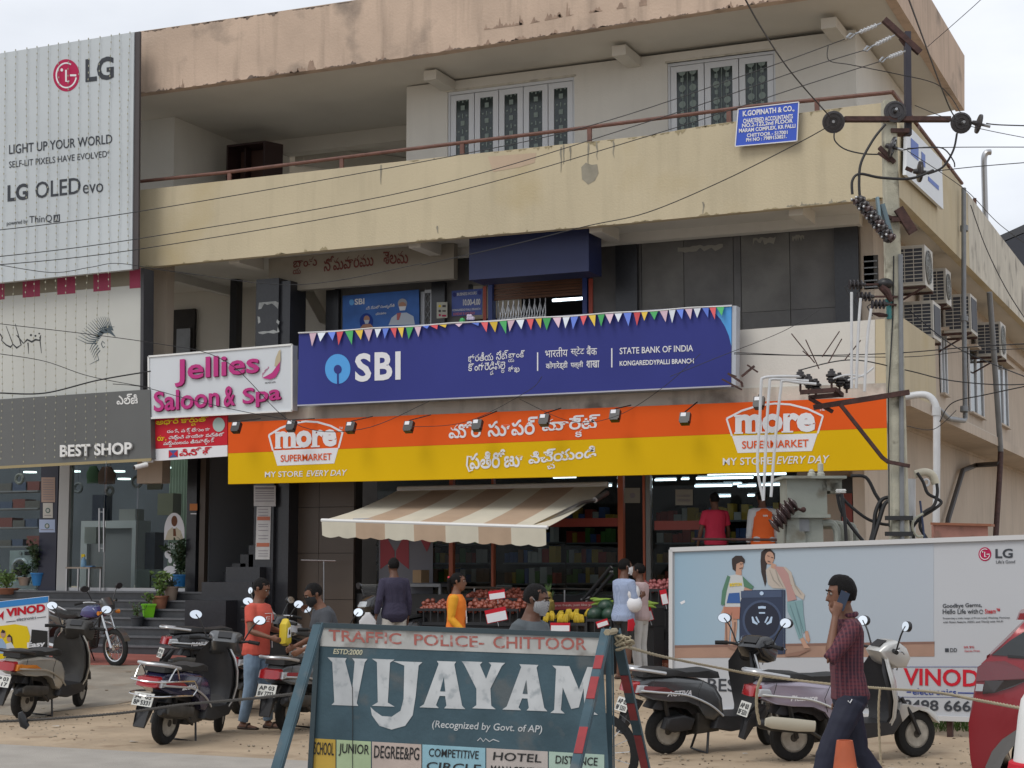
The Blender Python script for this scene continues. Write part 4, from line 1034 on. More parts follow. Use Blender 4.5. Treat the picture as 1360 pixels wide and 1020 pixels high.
for a, b, t, y in ((246, 300, 797, 24.35), (268, 335, 773, 24.7), (300, 345, 753, 25.0)):
 MB().bb((PY(y)(a, t).x, y, .2), (PY(y)(b, t).x, y + .6, PY(y)(a, t).z)).build('block', m_granite, st2)
# stairwell
sw_ = thing('staircase', 'dim staircase of dark steps climbing to the right inside the stairwell', 'stairs')
for i in range(9):
 x0 = PY(26.8)(283 + i * 11, 740).x; zt_ = ZF + .02 + .165 * i
 MB().bb((x0, 26.6, ZF - .3), (x0 + .30, 27.7, zt_)).build('step', m_step, sw_)
# ---- left shop front: glass, frames, door
gf = thing('glass_shop_front', 'tall glass shop front with steel frame and door under the grey fascia', 'shop front')
zg1 = zcl - .25; gl = MB()
xL0 = xg(-120); xd0, xd1, xd2 = xg(78), xg(92), xg(139)
for a, b in ((xL0, xg(73)), (xg(92), xg(137)), (xg(139), xg(180)), (xg(181.5), x249)):
 MB().bb((a + .01, YG, ZF + .02), (b - .01, YG + .012, zg1)).build('pane', m_glass, gf)
MB().bb((xd0, YG - .05, ZF), (xd1 - .01, YG + .1, zcl - .3)).build('frame_post', M('alu_post', (.40, .40, .39), .45, .2), gf)
MB().bb((xg(53), YG - .04, ZF), (xg(76), YG + .35, zcl - .3)).build('column', M('navy_column', (.014, .016, .035), .4), gf)
MB().bb((xL0, YG - .03, zg1), (x249, YG + .05, zg1 + .1)).build('frame_head', m_black, gf)
MB().bb((xg(92), YG - .01, ZF + .0), (x249, YG + .03, ZF + .06)).build('frame_sill', m_steel, gf)
mb = MB()
for hx in (133, 139):
 a, b = PY(YG - .07)(hx - 1, 733), PY(YG - .07)(hx - 1, 675); mb.cyl(a, b, .018, n=8)
for yy in (680, 728): mb.bar(PY(YG - .07)(132, yy), PY(YG - .07)(138, yy), .012)
mb.build('door_handle', m_steel, gf)
for i, (x0, y0, x1, y1, c, lab) in enumerate(((55, 634, 73, 667, (.38, .27, .22), 'pinkish printed notice, topmost on the navy column of the left shop'), (57, 668, 70, 688, (.5, .48, .44), 'cream notice with a round stamp, second on the navy column'), (52, 690, 73, 707, (.35, .42, .58), 'pale blue notice lowest on the navy column'))):
 n_ = thing('shop_notice', lab, 'notice'); pq = PY(YG - .04)
 slab(n_, 'paper', M('notice_%s' % 'abc'[i], c, .7), pq, [(x0, y1), (x1, y1), (x1, y0), (x0, y0)], .003, off=.006)
 flats(n_, 'print_lines', mpr, pq, [[(x0 + 2, y), (x1 - 2, y), (x1 - 2, y + .8), (x0 + 2, y + .8)] for y in ([y0 + 3 + k * 3.2 for k in range(int((y1 - y0) / 3.4))] if i == 0 else [y1 - 4])], .009)
 if i: flats(n_, 'stamp', M('stamp_green', (.08, .14, .12), .6), pq, [circ((x0 + x1) / 2, (y0 + y1) / 2, 3.2, 3.6)], .009); flats(n_, 'stamp', mpa, pq, [circ((x0 + x1) / 2, (y0 + y1) / 2, 1.9, 2.2)], .012)
# greeter sticker on the glass
gs = thing('greeting_sticker', 'oval window sticker of a man in white with folded hands, footprints below', 'sticker')
pq = PY(YG - .012)
flats(gs, 'oval', m_printw, pq, [[(218, 717)] + [(231.5 + 13.5 * math.cos(R(t)), 706 - 25 * math.sin(R(t))) for t in range(180, -1, -12)] + [(245, 717)]], .0)
flats(gs, 'printed_man', M('print_brown_skin', (.16, .07, .04), .7), pq, [circ(231.5, 692, 4, 7), [(230, 702), (233, 702), (234, 712), (230, 712)]], .004)
flats(gs, 'printed_man', M('print_cream', (.55, .50, .38), .7), pq, [[(219, 717), (223, 705), (229, 700), (231.5, 706), (234, 700), (240, 705), (244, 717)]], .002)
txt(gs, 'FREE', m_printw, pq, (226, 725), (236, 725), 4, .02, off=.003); txt(gs, 'WELCOME', m_printw, pq, (218, 729.5), (243, 729), 3.4, .02, off=.003)
flats(gs, 'footprint', m_printw, pq, [circ(223, 736, 4.4, 6), circ(226, 744, 2.6, 4), circ(226, 757, 8.5, 5.5), circ(234, 750, 4, 3), circ(226, 762, 3, 3)], .003)
txt(gs, '10', m_printw, pq, (219, 772), (229, 772), 7, .03, off=.003)
# inside the left shop
for i, (x, y, d) in enumerate(((98, 627, 28.5), (157, 627, 28), (165, 637, 30), (206, 628, 28.5), (218, 622, 27.6), (40, 628, 29))):
 q = PY(d)(x, y); q.z = min(q.z, zcl - .03)
 o = MB().lathe([(.14, 0), (.14, .03)], q, (0, 0, 1), 16).build('ceiling_downlight', m_led)
 tag(o, ['round ceiling light glowing just right of the steel post', 'smallest round ceiling light, mid shop front', 'round ceiling light deepest in the left shop', 'round ceiling light left of the palest glass', 'round ceiling light nearest the black column', 'round ceiling light above the leftmost window'][i], 'ceiling light')
ct = thing('reception_counter', 'white framed reception counter behind the glass door of the left shop', 'counter')
q = PY(28.6); a, b = q(108, 692), q(181, 692)
mw = M('counter_white', (.50, .51, .52), .5); mgr = M('counter_panel', (.22, .22, .23), .6)
MB().bb((a.x, 28.6, q(110, 702).z), (b.x, 29.1, a.z)).build('top', mw, ct); MB().bb((a.x, 28.6, ZF), (a.x + .16, 29.1, q(110, 702).z)).build('side', mw, ct); MB().bb((b.x - .1, 28.6, ZF), (b.x, 29.1, q(110, 702).z)).build('side', mw, ct)
MB().bb((a.x + .16, 28.7, ZF), (b.x - .1, 29.05, q(110, 702).z - .002)).build('panel', mgr, ct)
dk = M('screen_navy', (.015, .02, .045), .3)
def box_thing(name, label, cat, px0, px1, py0, py1, y, dep, mat, part='body'):
 q = PY(y); a = q(px0, py1); b = q(px1, py0)
 o = MB().bb((a.x, y, a.z), (b.x, y + dep, b.z)).build(name, mat); return tag(o, label, cat)
def standing(px0, px1, py0, y): pass
for (x0, x1, y0, y1, yy, mt, nm, lab, cat) in (
 (122, 138, 657, 692, 29.2, dk, 'television', 'dark television standing behind the reception counter', 'television'),
 (158, 180, 676, 692, 28.7, M('box_grey', (.28, .28, .27), .6), 'carton', 'pale carton on the reception counter', 'carton'),
 (112, 128, 700, 722, 27.6, M('box_pale', (.36, .36, .33), .6), 'appliance_carton', 'pale appliance carton stacked left of the counter panel', 'carton'),
 (192, 206, 707, 760, 27.4, dk, 'display_stand', 'navy display stand between the counter and the sticker', 'display stand'),
 (209, 230, 655, 684, 29.5, M('box_cream', (.34, .32, .20), .6), 'wall_poster_board', 'cream poster board on the shop wall above the oval sticker', 'poster')):
 q = PY(yy); zb_ = q(x0, y1).z
 box_thing(nm, lab, cat, x0, x1, y0, y1, yy, .3, mt)
MB().bb((PY(27.3)(179, 770).x, 27.3, ZF), (PY(27.3)(199, 770).x, 27.8, PY(27.3)(180, 756).z)).build('cabinet', M('cabinet_greenish', (.26, .29, .27), .6), ct)
MB().bb((PY(27.3)(201, 770).x, 27.3, ZF), (PY(27.3)(217, 770).x, 27.8, PY(27.3)(180, 756).z)).build('cabinet', M('cabinet_greenish', (.26, .29, .27), .6), ct)
pr = thing('curtain_panel', 'pale green curtain hanging inside the right end of the left shop', 'curtain'); q = PY(31)
mb = MB()
for k in range(8): mb.cyl((q(228, 640).x + k * .075, 31, ZF), (q(228, 640).x + k * .075, 31, zcl - .1), .05, n=8)
mb.build('folds', M('curtain_green', (.26, .34, .25), .8), pr)
for i, (x, y, s) in enumerate(((142, 633, 1.1), (206, 640, 1.0), (182, 640, .8), (146, 652, .6), (104, 648, .7), (124, 632, .8), (26, 636, .7))):
 q = PY(27.2)(x, y); mb = MB(); c = [(.30, .17, .12), (.28, .24, .14), (.35, .36, .36), (.3, .3, .28), (.25, .27, .28), (.08, .16, .07), (.3, .3, .27)][i]
 if i in (2, 3, 4, 6):
  mb.tube([q + V((.13 * s * math.cos(R(a_)), 0, .13 * s * math.sin(R(a_)))) for a_ in range(0, 361, 24)], .03, 6)
 else:
  mb.pill([(-.17 * s, -.15), (.17 * s, -.15), (.2 * s, .05), (.08 * s, .2), (-.1 * s, .2), (-.2 * s, .05)], .03); mb.v = [(v[0] + q.x, v[1] + q.y, v[2] + q.z) for v in mb.v]
 o = mb.build('hanging_decoration', M('hanging_%s' % 'abcdefg'[i], c, .7))
 tag(o, ['pinkish hanging tag decoration at the top of the door glass', 'beige hanging tag decoration near the curtain', 'grey ring decoration hanging between the two tags', 'small grey ring decoration under the pinkish tag', 'grey ring decoration hanging by the steel post', 'green hanging decoration beside the pinkish tag', 'pale ring decoration hanging in the leftmost window'][i], 'decoration')
 MB().cyl((q.x, q.y, q.z + .1), (q.x, q.y, zcl), .004, n=4).build('thread', m_cable, o, loc=None)
# shelves with cartons in the leftmost window
shf = thing('display_shelves', 'shelves of appliance cartons behind the leftmost window', 'shelves'); q = PY(28.2)
for j, y in enumerate((654, 677, 702, 727)):
 MB().bb((q(-30, y).x, 28.2, q(0, y).z), (q(50, y).x, 28.7, q(0, y).z + .03)).build('shelf', mgr, shf)
 for k in range(3):
  x = q(-4 + k * 18 + rnd.uniform(-2, 2), y).x
  MB().bb((x, 28.25, q(0, y).z + .031), (x + rnd.uniform(.3, .42), 28.6, q(0, y).z + rnd.uniform(.15, .24))).build('carton', [M('carton_dim', (.12, .11, .1), .7), M('carton_dim_blue', (.07, .09, .15), .7), M('carton_dim_red', (.2, .06, .05), .7)][(j + k) % 3], shf)
# ---- supermarket front
sm_ = thing('glass_storefront', 'glass supermarket front with black and orange posts below the orange sign', 'shop front')
YM = 26.0; pM = PY(YM)
m_red_band = M('red_band', (.28, .045, .03), .5); m_opost = M('post_orange', (.40, .09, .035), .5)
for a, b, mt in ((598, 603, m_opost), (654, 657, m_opost), (822, 829, m_opost), (855, 858, m_opost), (859, 865, M('alu_dim', (.18, .18, .17), .4))):
 MB().bb((pM(a, 700).x, YM - .05, ZF), (pM(b, 700).x, YM + .05, zcl - .1)).build('post', mt, sm_)
for a, b in ((500, 597), (604, 653), (658, 821), (866, 1060)):
 MB().bb((pM(a, 700).x + .01, YM, ZF), (pM(b, 700).x - .01, YM + .012, zcl - .15)).build('pane', m_glass, sm_)
MB().bb((pM(500, 640).x, YM - .02, zcl - .15), (pM(1062, 640).x, YM + .06, zcl - .003)).build('frame_head', m_black, sm_)
MB().bb((pM(730, 690).x, YM - .03, pM(730, 700).z), (pM(821, 690).x, YM - .002, pM(730, 689).z)).build('red_band', m_red_band, sm_)
MB().bb((pM(870, 690).x, YM - .03, pM(870, 704).z), (pM(932, 690).x, YM - .002, pM(870, 692).z)).build('red_band', m_red_band, sm_)
MB().bb((pM(1062, 700).x, YM - .1, .2), (pM(1090, 700).x, YM + .2, zcl - .003)).build('column', M('pale_column', (.36, .35, .33), .7), sm_)
MB().bb((pM(1090, 700).x, YM - .1, .2), (XS - .03, YM + .2, zcl - .003)).build('wall', m_side, sm_)
MB().bb((pM(1120, 700).x, YM - .16, 1), (pM(1138, 700).x, YM - .11, pM(1120, 634).z)).build('dark_board', m_black, sm_)
MB().bb((pM(1122, 700).x, YM - .19, 1), (pM(1136, 700).x, YM - .165, pM(1120, 656).z)).build('red_panel', m_red_band, sm_)
MB().bb((xb1 + .01, YM - .3, .1), (XS - .1, YM + .02, ZF - .003)).build('plinth', m_black, sm_)
for a, b, c, d, lab in ((829, 850, 648, 668, 'paper notice with a round stamp above the dark supermarket doorway'), (897, 920, 650, 671, 'cream paper notice stuck inside the supermarket glass right of the door')):
 n_ = thing('door_notice', lab, 'notice'); slab(n_, 'paper', M('paper_dim', (.26, .25, .21), .8), pM, [(a, d), (b, d), (b, c), (a, c)], .004, off=.02)
 if a > 890: txt(n_, 'NO MASK', mpr, pM, (a + 3, 660), (b - 3, 660), 3, .01, off=.024); txt(n_, 'NO ENTRY', mpr, pM, (a + 3, 666), (b - 3, 666), 3, .01, off=.024)
 else: flats(n_, 'stamp', mpr, pM, [circ(840, 658, 3.6)], .024)
# fluorescent tubes in the supermarket
tubes = [(735, 765, 634, 29), (778, 806, 631, 31), (800, 812, 645, 27.5), (735, 795, 645.5, 28), (870, 898, 637.5, 31), (905, 915, 636, 34), (925, 1000, 635.5, 27.5), (923, 972, 645.5, 27.3), (940, 1003, 631.5, 29), (945, 970, 659, 30), (960, 985, 643, 33), (992, 1004, 645, 30), (1004, 1044, 630, 28.6), (1010, 1044, 644, 28.2), (980, 1003, 645.6, 31.5), (993, 1002, 658, 33)]
nth = ['first', 'second', 'third', 'fourth', 'fifth', 'sixth', 'seventh', 'eighth', 'ninth', 'tenth', 'eleventh', 'twelfth', 'thirteenth', 'fourteenth', 'fifteenth', 'sixteenth']
tubes.sort()
for i, (a, b, y, d) in enumerate(tubes):
 q = PY(d); A, B_ = q(a, y), q(b, y - (b - a) * .012); B_.z = A.z
 t = thing('tube_light', '%s lit fluorescent tube from the left inside the supermarket' % nth[i], 'tube light', group='fluorescent tubes in the supermarket')
 MB().cyl(A, B_, .022, n=6).build('tube', m_tube, t); MB().bb(A + V((0, .03, -.01)), B_ + V((0, .07, .05))).build('batten', M('batten', (.4, .42, .44), .5), t)
# shelving deep in the supermarket: boards with small goods
pal = [M('goods_%s' % k, c, .6) for k, c in (('red', (.45, .06, .04)), ('green', (.10, .25, .06)), ('yellow', (.6, .4, .06)), ('white', (.6, .6, .58)), ('blue', (.08, .14, .35)), ('brown', (.28, .14, .07)))]
def grocery(x0, x1, y, label, ncol):
 t = thing('grocery_shelf', label, 'shelf'); q = PY(y); a, b = q(x0, 700).x, q(x1, 700).x
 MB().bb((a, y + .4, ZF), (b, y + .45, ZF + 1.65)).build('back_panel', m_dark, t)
 gs_ = [MB() for _ in pal]
 for j in range(4):
  z = ZF + .15 + j * .38
  MB().bb((a, y, z - .03), (b, y + .4, z)).build('shelf', m_grey if j % 2 else mgr, t)
  x = a + .02
  while x < b - .1:
   w = rnd.uniform(.06, .16); h = rnd.uniform(.14, .30); k = rnd.randrange(6)
   gs_[k].bb((x, y + .03, z + .001), (x + w, y + .3, z + h)); x += w + .012
 for k, gmb in enumerate(gs_):
  if gmb.v: gmb.build('goods', pal[k], t, props={'kind': 'stuff'})
grocery(668, 740, 28.6, 'grocery shelf behind the counter fruit, left of the glass post', 5)
grocery(742, 815, 29.8, 'grocery shelf deeper inside between the awning and the doorway', 5)
grocery(870, 930, 30.5, 'grocery shelf inside right of the doorway', 5)
grocery(932, 1050, 29.2, 'grocery shelf behind the two men near the transformer', 5)
grocery(500, 640, 30.5, 'grocery shelf in the dark left end of the supermarket', 5)
# red X banner behind the left glass
xb_ = thing('window_poster', 'grey window poster with a large red cross shape behind the awning', 'poster')
pq = PY(YM - .02)
slab(xb_, 'sheet', M('poster_grey', (.16, .16, .18), .7), pq, [(503, 790), (575, 790), (575, 716), (503, 716)], .004, off=.01)
flats(xb_, 'cross_emblem', M('poster_red', (.28, .03, .04), .6), pq, [[(505, 716), (515, 716), (524, 732), (524, 742), (505, 756)], [(543, 716), (534, 716), (526, 732), (526, 742), (543, 756)], [(558, 716), (574, 716), (567, 733)]], .016)
cbx = tag(MB().bb(PY(25.4)(548, 774), PY(25.7)(570, 757)).build('cardboard_box', M('cardboard', (.34, .23, .13), .8)), 'brown cardboard box on a table right of the man in purple', 'box')
tb = MB(); q = PY(25.3); tb.bb((q(520, 775).x, 25.3, q(520, 776).z - .04), (q(585, 775).x, 25.9, q(520, 775).z));
for xx_ in (523, 582): tb.bb((q(xx_, 775).x - .02, 25.35, ZF), (q(xx_, 775).x + .02, 25.4, q(520, 776).z - .04))
o = tb.build('table', m_grey); tag(o, 'dark table carrying a cardboard box behind the fruit stand', 'table')
def print_on_riser(par, a, b, y0, z1):
 vs, fs = text_geo('to savers than this', .0, 0)
 MB().add([(a + (b - a) * p.x, y0 - .004 - p.z * .1, z1 - .125 + .07 * p.y) for p in vs], fs).build('lettering', M('riser_print', (.5, .28, .18), .6), par)
# shop steps with red risers at the right of the fruit
ss = thing('store_steps', 'narrow steps with red printed risers between the fruit racks and the hoarding', 'steps')
mrr = M('riser_red', (.30, .075, .04), .6, var=.3, vs=10)
for i in range(6):
 y0 = 24.0 + i * .3; z1 = zb0 + .17 * (i + 1); a = PY(y0)(848 , 850).x; b = PY(y0)(905, 850).x
 MB().bb((a, y0, z1 - .17), (b, y0 + .3, z1 - .03)).build('riser', mrr, ss); MB().bb((a, y0 - .02, z1 - .03), (b, y0 + .278, z1)).build('tread', m_black, ss)
 if i < 5: print_on_riser(ss, a + .35, b, y0, z1)
# handrails
hr = thing('ramp_handrail', 'black handrail with steel end sloping up beside the man in the blue shirt', 'handrail')
q = PY(24.6); MB().tube([q(775, 797), q(812, 753), q(812, 760)], .035, 8).build('rail', m_black, hr); MB().tube([q(788, 793), q(814, 762)], .03, 8).build('rail', m_black, hr)
MB().tube([q(772, 797), q(784, 794)], .03, 8).build('end_piece', m_steel, hr); MB().tube([q(779, 796), q(779, 830), q(779, 880)], .02, 8).build('post', m_steel, hr)
hr = thing('store_handrail', 'thin steel handrail in front of the supermarket glass behind the pomegranates', 'handrail')
q = PY(25.3); MB().tube([q(615, 780), q(700, 781.5), q(800, 783)], .018, 8).build('rail', m_steel, hr)
for x in (630, 750): MB().cyl(q(x, 781), q(x, 800), .014, n=6).build('post', m_steel, hr)
hr = thing('wall_handrail', 'thin steel tee handrail in front of the brown clad wall', 'handrail')
q = PY(25.3); MB().tube([q(400, 744), q(446, 745)], .012, 6).build('rail', m_steel, hr); MB().cyl(q(430, 745), q(430, 815), .012, n=6).build('post', m_steel, hr)
ur = thing('security_camera', 'white security camera under the grey fascia corner', 'camera')
q = PY(YF - .3)(196, 617); MB().box(q + V((0, 0, .06)), (.16, .1, .05)).build('mount', m_white, ur); MB().cyl(q + V((.02, -.03, 0)), q + V((-.12, -.2, -.06)), .045, n=10).build('body', m_white, ur); MB().cyl(q + V((-.12, -.2, -.06)), q + V((-.13, -.22, -.066)), .03, n=10).build('lens', m_black, ur)
# awning
aw = thing('striped_awning', 'cream and tan striped fabric awning with scalloped valance over the fruit stand', 'awning')
m_cr = M('awning_cream', (.62, .58, .47), .85, var=.08, vs=3); m_tn = M('awning_tan', (.46, .335, .235), .85, var=.1, vs=3)
tl_, tr_ = PY(25.75)(527, 652), PY(25.75)(806, 646)
fl_, fr_ = PY(23.45)(428.5, 691), PY(23.45)(726, 700.5)
bounds_top = [527, 577, 614, 651, 688, 724, 765, 806]; bounds_bot = [428.5, 476, 516, 555, 597, 640, 682, 726]
def ip(a, b, t): return a + (b - a) * t
for i in range(7):
 mt = m_cr if i % 2 == 0 else m_tn; secs = []
 for px_t, px_b in ((bounds_top[i], bounds_bot[i]), (bounds_top[i + 1], bounds_bot[i + 1])):
  T = ip(tl_, tr_, (px_t - 527) / 279); Bm = ip(fl_, fr_, (px_b - 428.5) / 297.5)
  secs.append([ip(T, Bm, k / 6) + V((0, 0, -.05 * math.sin(math.pi * k / 6))) for k in range(7)])
 vs = secs[0] + secs[1]; mb = MB()
 mb.add(vs, [(k, k + 1, k + 8, k + 7) for k in range(6)], True).add([p - V((0, 0, .006)) for p in vs], [(k, k + 1, k + 8, k + 7) for k in range(6)], True)
 mb.build('fabric_stripe', mt, aw)
 # valance strip
 n = 8; vs = []
 for k in range(n + 1):
  t = ip(bounds_bot[i], bounds_bot[i + 1], k / n); P0 = ip(fl_, fr_, (t - 428.5) / 297.5) + V((0, -.03, -.02))
  sc_ = .19 + .03 * abs(math.sin((t - 428.5) / 297.5 * math.pi * 13)) + .02 * ((t - 428) / 300)
  vs += [P0, P0 + V((.0, .01 * math.sin(t * .3) + .02, -sc_ * 1.15))]
 MB().add(vs, [(2 * k, 2 * k + 1, 2 * k + 3, 2 * k + 2) for k in range(n)], True).add([v + V((0, .004, 0)) for v in vs], [(2 * k, 2 * k + 2, 2 * k + 3, 2 * k + 1) for k in range(n)], True).build('valance', mt, aw)
MB().tube([fl_ + V((-.02, 0, 0)), fr_ + V((.02, 0, 0))], .03, 8).build('front_bar', m_white, aw)
MB().tube([tl_ + V((0, .05, .03)), tr_ + V((0, .05, .03))], .05, 8).build('roller', m_white, aw)
e1, e2_ = PY(24.9)(790, 664), PY(25.7)(806, 655)
MB().tube([fr_ + V((-.3, .1, 0)), PY(24.8)(775, 667), e1], .03, 6).build('arm', m_steel, aw); MB().tube([e1, e2_], .045, 8).build('arm', m_steel, aw)
MB().tube([fl_ + V((.5, .1, 0)), V((fl_.x + 1.5, 24.6, fl_.z + .05)), tl_ + V((.8, 0, -.03))], .03, 6).build('arm', m_steel, aw)
# ------------------------------------------------------------------ pole, crossarms, insulators, transformer
DP = 19.8
pp_ = PD(DP)
base = pp_(1194, 700); PXc, PYc = base.x, base.y
pN_ = Plane(base, V((-RT.y, RT.x, 0)))                     # upright plane through the pole, square to the view
def q5(x, y, off=0): return pN_(x, y, off)
m_disc = M('dark_porcelain', (.045, .04, .042), .3, var=.3, vs=20); m_disc2 = M('brown_porcelain', (.07, .045, .045), .25)
m_alu = M('dull_aluminium', (.35, .36, .37), .45, .7)
pole = thing('utility_pole', 'weathered cement electricity pole with steel crossarms in front of the building corner', 'pole')
ztop = q5(1190, 135).z; gzp = gz(PYc)
u = RT; w = V((-RT.y, RT.x, 0))
def obox(c, du, dw, dz): return MB().box(c, (du, dw, dz), Matrix((u, w, V((0, 0, 1)))).transposed())
hb_, ht_ = .10, .085
secs = []
for z, h in ((gzp - .1, .115), (ztop, .08)):
 c = V((PXc, PYc, z)); secs.append([c + u * (a * h) + w * (b * h) for a, b in ((-1, -.75), (-.75, -1), (.75, -1), (1, -.75), (1, .75), (.75, 1), (-.75, 1), (-1, .75))])
MB().loft(secs, smooth=False).build('shaft', m_pole, pole)
c1 = q5(1196, 338, .11); c2 = q5(1198, 700, .13)
MB().tube([c1, c2, V((c2.x, c2.y, gzp))], .028, 8).build('conduit', m_grey, pole)
MB().tube([q5(1187, 340, .1), q5(1186, 420, .1), q5(1180, 520, .12), q5(1181, 700, .12)], .008, 5).build('earth_wire', m_cable, pole)
mb = MB(); mb.bar(q5(1205, 43), q5(1206, 180), .10, .07); mb.build('steel_post', M('channel_dark', (.035, .032, .045), .6), pole)
mb = MB(); mb.bar(q5(1174, 26, .02), q5(1222, 70, .02), .07, .07); mb.bar(q5(1196, 50), q5(1205, 62), .05); mb.build('top_arm', m_rust, pole)
mb = MB(); mb.bar(q5(1121, 158.5, .10), q5(1262, 158.5, .10), .10, .055); mb.build('crossarm', m_rust, pole)
mb = MB(); mb.bar(q5(1168, 196, .06), q5(1188, 216, .1), .09, .05); mb.bar(q5(1166, 203, .08), q5(1182, 214, .1), .03); mb.bar(q5(1203, 223), q5(1212, 227), .04); mb.build('bracket', m_rust, pole)
for y in (176, 292): obox(q5(1193, y), .22, .22, .05).build('clamp', m_rust, pole)
mb = MB(); mb.bar(q5(1184, 292, .14), q5(1197, 291, .14), .05); mb.bar(q5(1193, 277, .15), q5(1213, 309, .15), .06, .11); mb.build('clamp', m_rust, pole)
for y, x2 in ((688, 1212), (709, 1212)): mb = MB(); mb.bar(q5(1176, y, .14), q5(x2, y, .14), .07, .05); mb.build('clamp', m_black, pole)
# lower arm with brace
mb = MB(); mb.bar(q5(1081, 541, .16), q5(1207, 521, .16), .085, .06); mb.build('lower_arm', m_rust, pole)
mb = MB(); mb.bar(q5(1116, 537, .2), q5(1172, 608, .2), .05, .04); mb.bar(q5(1171, 607, .2), q5(1180, 614, .2), .05, .04); mb.bar(q5(1178, 613, .2), q5(1208, 619, .2), .05, .04); mb.build('brace', m_rust, pole)
mb = MB(); mb.bar(q5(1063, 521, .3), q5(1108, 518, .3), .07, .05); mb.bar(q5(1074, 528, .1), q5(1118, 524, .1), .06, .05); mb.bar(q5(1075, 529, .1), q5(1106, 547, .1), .06, .04); mb.bar(q5(1108, 517, .3), q5(1118, 525, .1), .05); mb.build('arm_frame', m_rust, pole)
def disc_prof(n=3, r=.075, step=.055):
 p = [(.02, 0)]
 for k in range(n): p += [(r, step * k + .004), (r * 1.0, step * k + .018), (r * .45, step * k + .034), (r * .4, step * k + .05)]
 return p + [(.02, step * n + .02)]
def part_disc(par, c, r, ax, name='insulator_disc', mat=None):
 pr = [(r * .2, .10), (r * .28, .05), (r * .95, .035), (r, .02), (r * .98, .005), (r * .8, .0), (r * .78, .012), (r * .6, .012), (r * .58, 0), (r * .42, 0), (r * .4, .015), (r * .16, .015), (r * .14, -.05)]
 return MB().lathe(pr, c, ax, 22).build(name, mat or m_disc, par)
view = -FW
def insul(label, x, y, r, ax, off=.16):
 t = thing('disc_insulator', label, 'insulator', group='disc insulators on the pole head')
 part_disc(t, q5(x, y, off), r, ax); MB().cyl(q5(x, y, off), q5(x, y, off) - V(ax) * .12, .018, n=8).build('cap', m_alu, t)
b_ = -V(view)
insul('round dark insulator disc at the left end of the crossarm', 1107, 162, .135, (b_ + V((.2, 0, .1))).normalized())
insul('round dark insulator disc in the middle of the crossarm, over the pole top', 1189, 148, .135, (b_ + V((.1, 0, -.1))).normalized())
insul('round dark insulator disc at the right end of the crossarm', 1277, 163, .13, (b_ + V((0, 0, .05))).normalized())
insul('tilted insulator disc seen edge on, right of the crossarm end', 1302, 165, .12, (-RT + V((0, 0, .25))).normalized())
insul('tilted insulator disc on the bracket at the left of the pole below the crossarm', 1187, 196, .13, (-RT + V((0, 0, .35)) + b_ * .35).normalized(), .2)
insul('upright insulator disc on the right of the pole below the crossarm', 1224, 228, .13, (-RT + V((0, 0, .05))).normalized())
# three horizontal post insulators with white pipes hanging from them
for i, (x, y, x2, lab) in enumerate(((1133, 378, 1178, 'topmost'), (1144, 394, 1192, 'middle'), (1163, 404, 1190, 'lowest'))):
 t = thing('post_insulator', lab + ' of the three sideways ribbed insulators left of the pole', 'insulator', group='sideways insulators left of the pole')
 a = q5(x, y, .2); ax = (q5(x + 20, y, .2) - a).normalized()
 MB().lathe(disc_prof(4, .058, .045), a - ax * .05, ax, 14).build('ribbed_body', m_disc, t)
 MB().bar(a + ax * .14, q5(x2, y - 1 + i, .1), .022).build('arm', m_rust, t)
 MB().tube([a - ax * .06, a - ax * .1 + V((0, 0, -.03)), a - ax * .04 + V((0, 0, -.14))], .008, 5).build('jumper', m_cable, t)
t = thing('switch_mechanism', 'dark rounded switch head with rusty lever and teal porcelain left of the pole', 'switch')
MB().ball(q5(1175, 377, .12), (.10, .08, .07), 12, 8).build('head', m_black, t); MB().limb([(q5(1170, 380, .15), .045), (q5(1178, 388, .15), .05), (q5(1184, 400, .13), .03)], 8).build('lever', m_rust, t)
MB().lathe([(.03, 0), (.035, .04), (.03, .05), (.035, .09), (.03, .1), (.035, .14), (.03, .15), (.04, .2), (.045, .24)], q5(1181, 424, .08), (0, 0, 1), 12).build('teal_sleeve', M('teal_porcelain', (.04, .20, .20), .35), t)
MB().limb([(q5(1158, 416, .15), .008), (q5(1168, 418, .15), .03), (q5(1178, 419, .12), .02)], 7).build('contact', m_rust, t)
# six pin insulators on the arm frame
for i, (x, y, yb, off) in enumerate(((1063, 501, 520, .3), (1074, 507, 524, .2), (1083.5, 513, 527, .12), (1104.5, 500, 518, .3), (1115, 505, 522, .2), (1124.5, 508, 522, .12))):
 t = thing('pin_insulator', ['first', 'second', 'third', 'fourth', 'fifth', 'sixth'][i] + ' pin insulator from the left on the rusty frame of the lower arm', 'insulator', group='pin insulators on the lower arm')
 a = q5(x, yb, off); b = q5(x, y, off)
 MB().cyl(a, b, .014, n=6).build('pin', m_rust, t)
 MB().lathe([(.03, 0), (.045, .02), (.04, .035), (.06, .04), (.062, .06), (.04, .07), (.068, .08), (.07, .10), (.045, .115), (.045, .14), (.025, .15), (.025, .17)], b - V((0, 0, .08)), (0, 0, 1), 14).build('porcelain', m_disc, t)
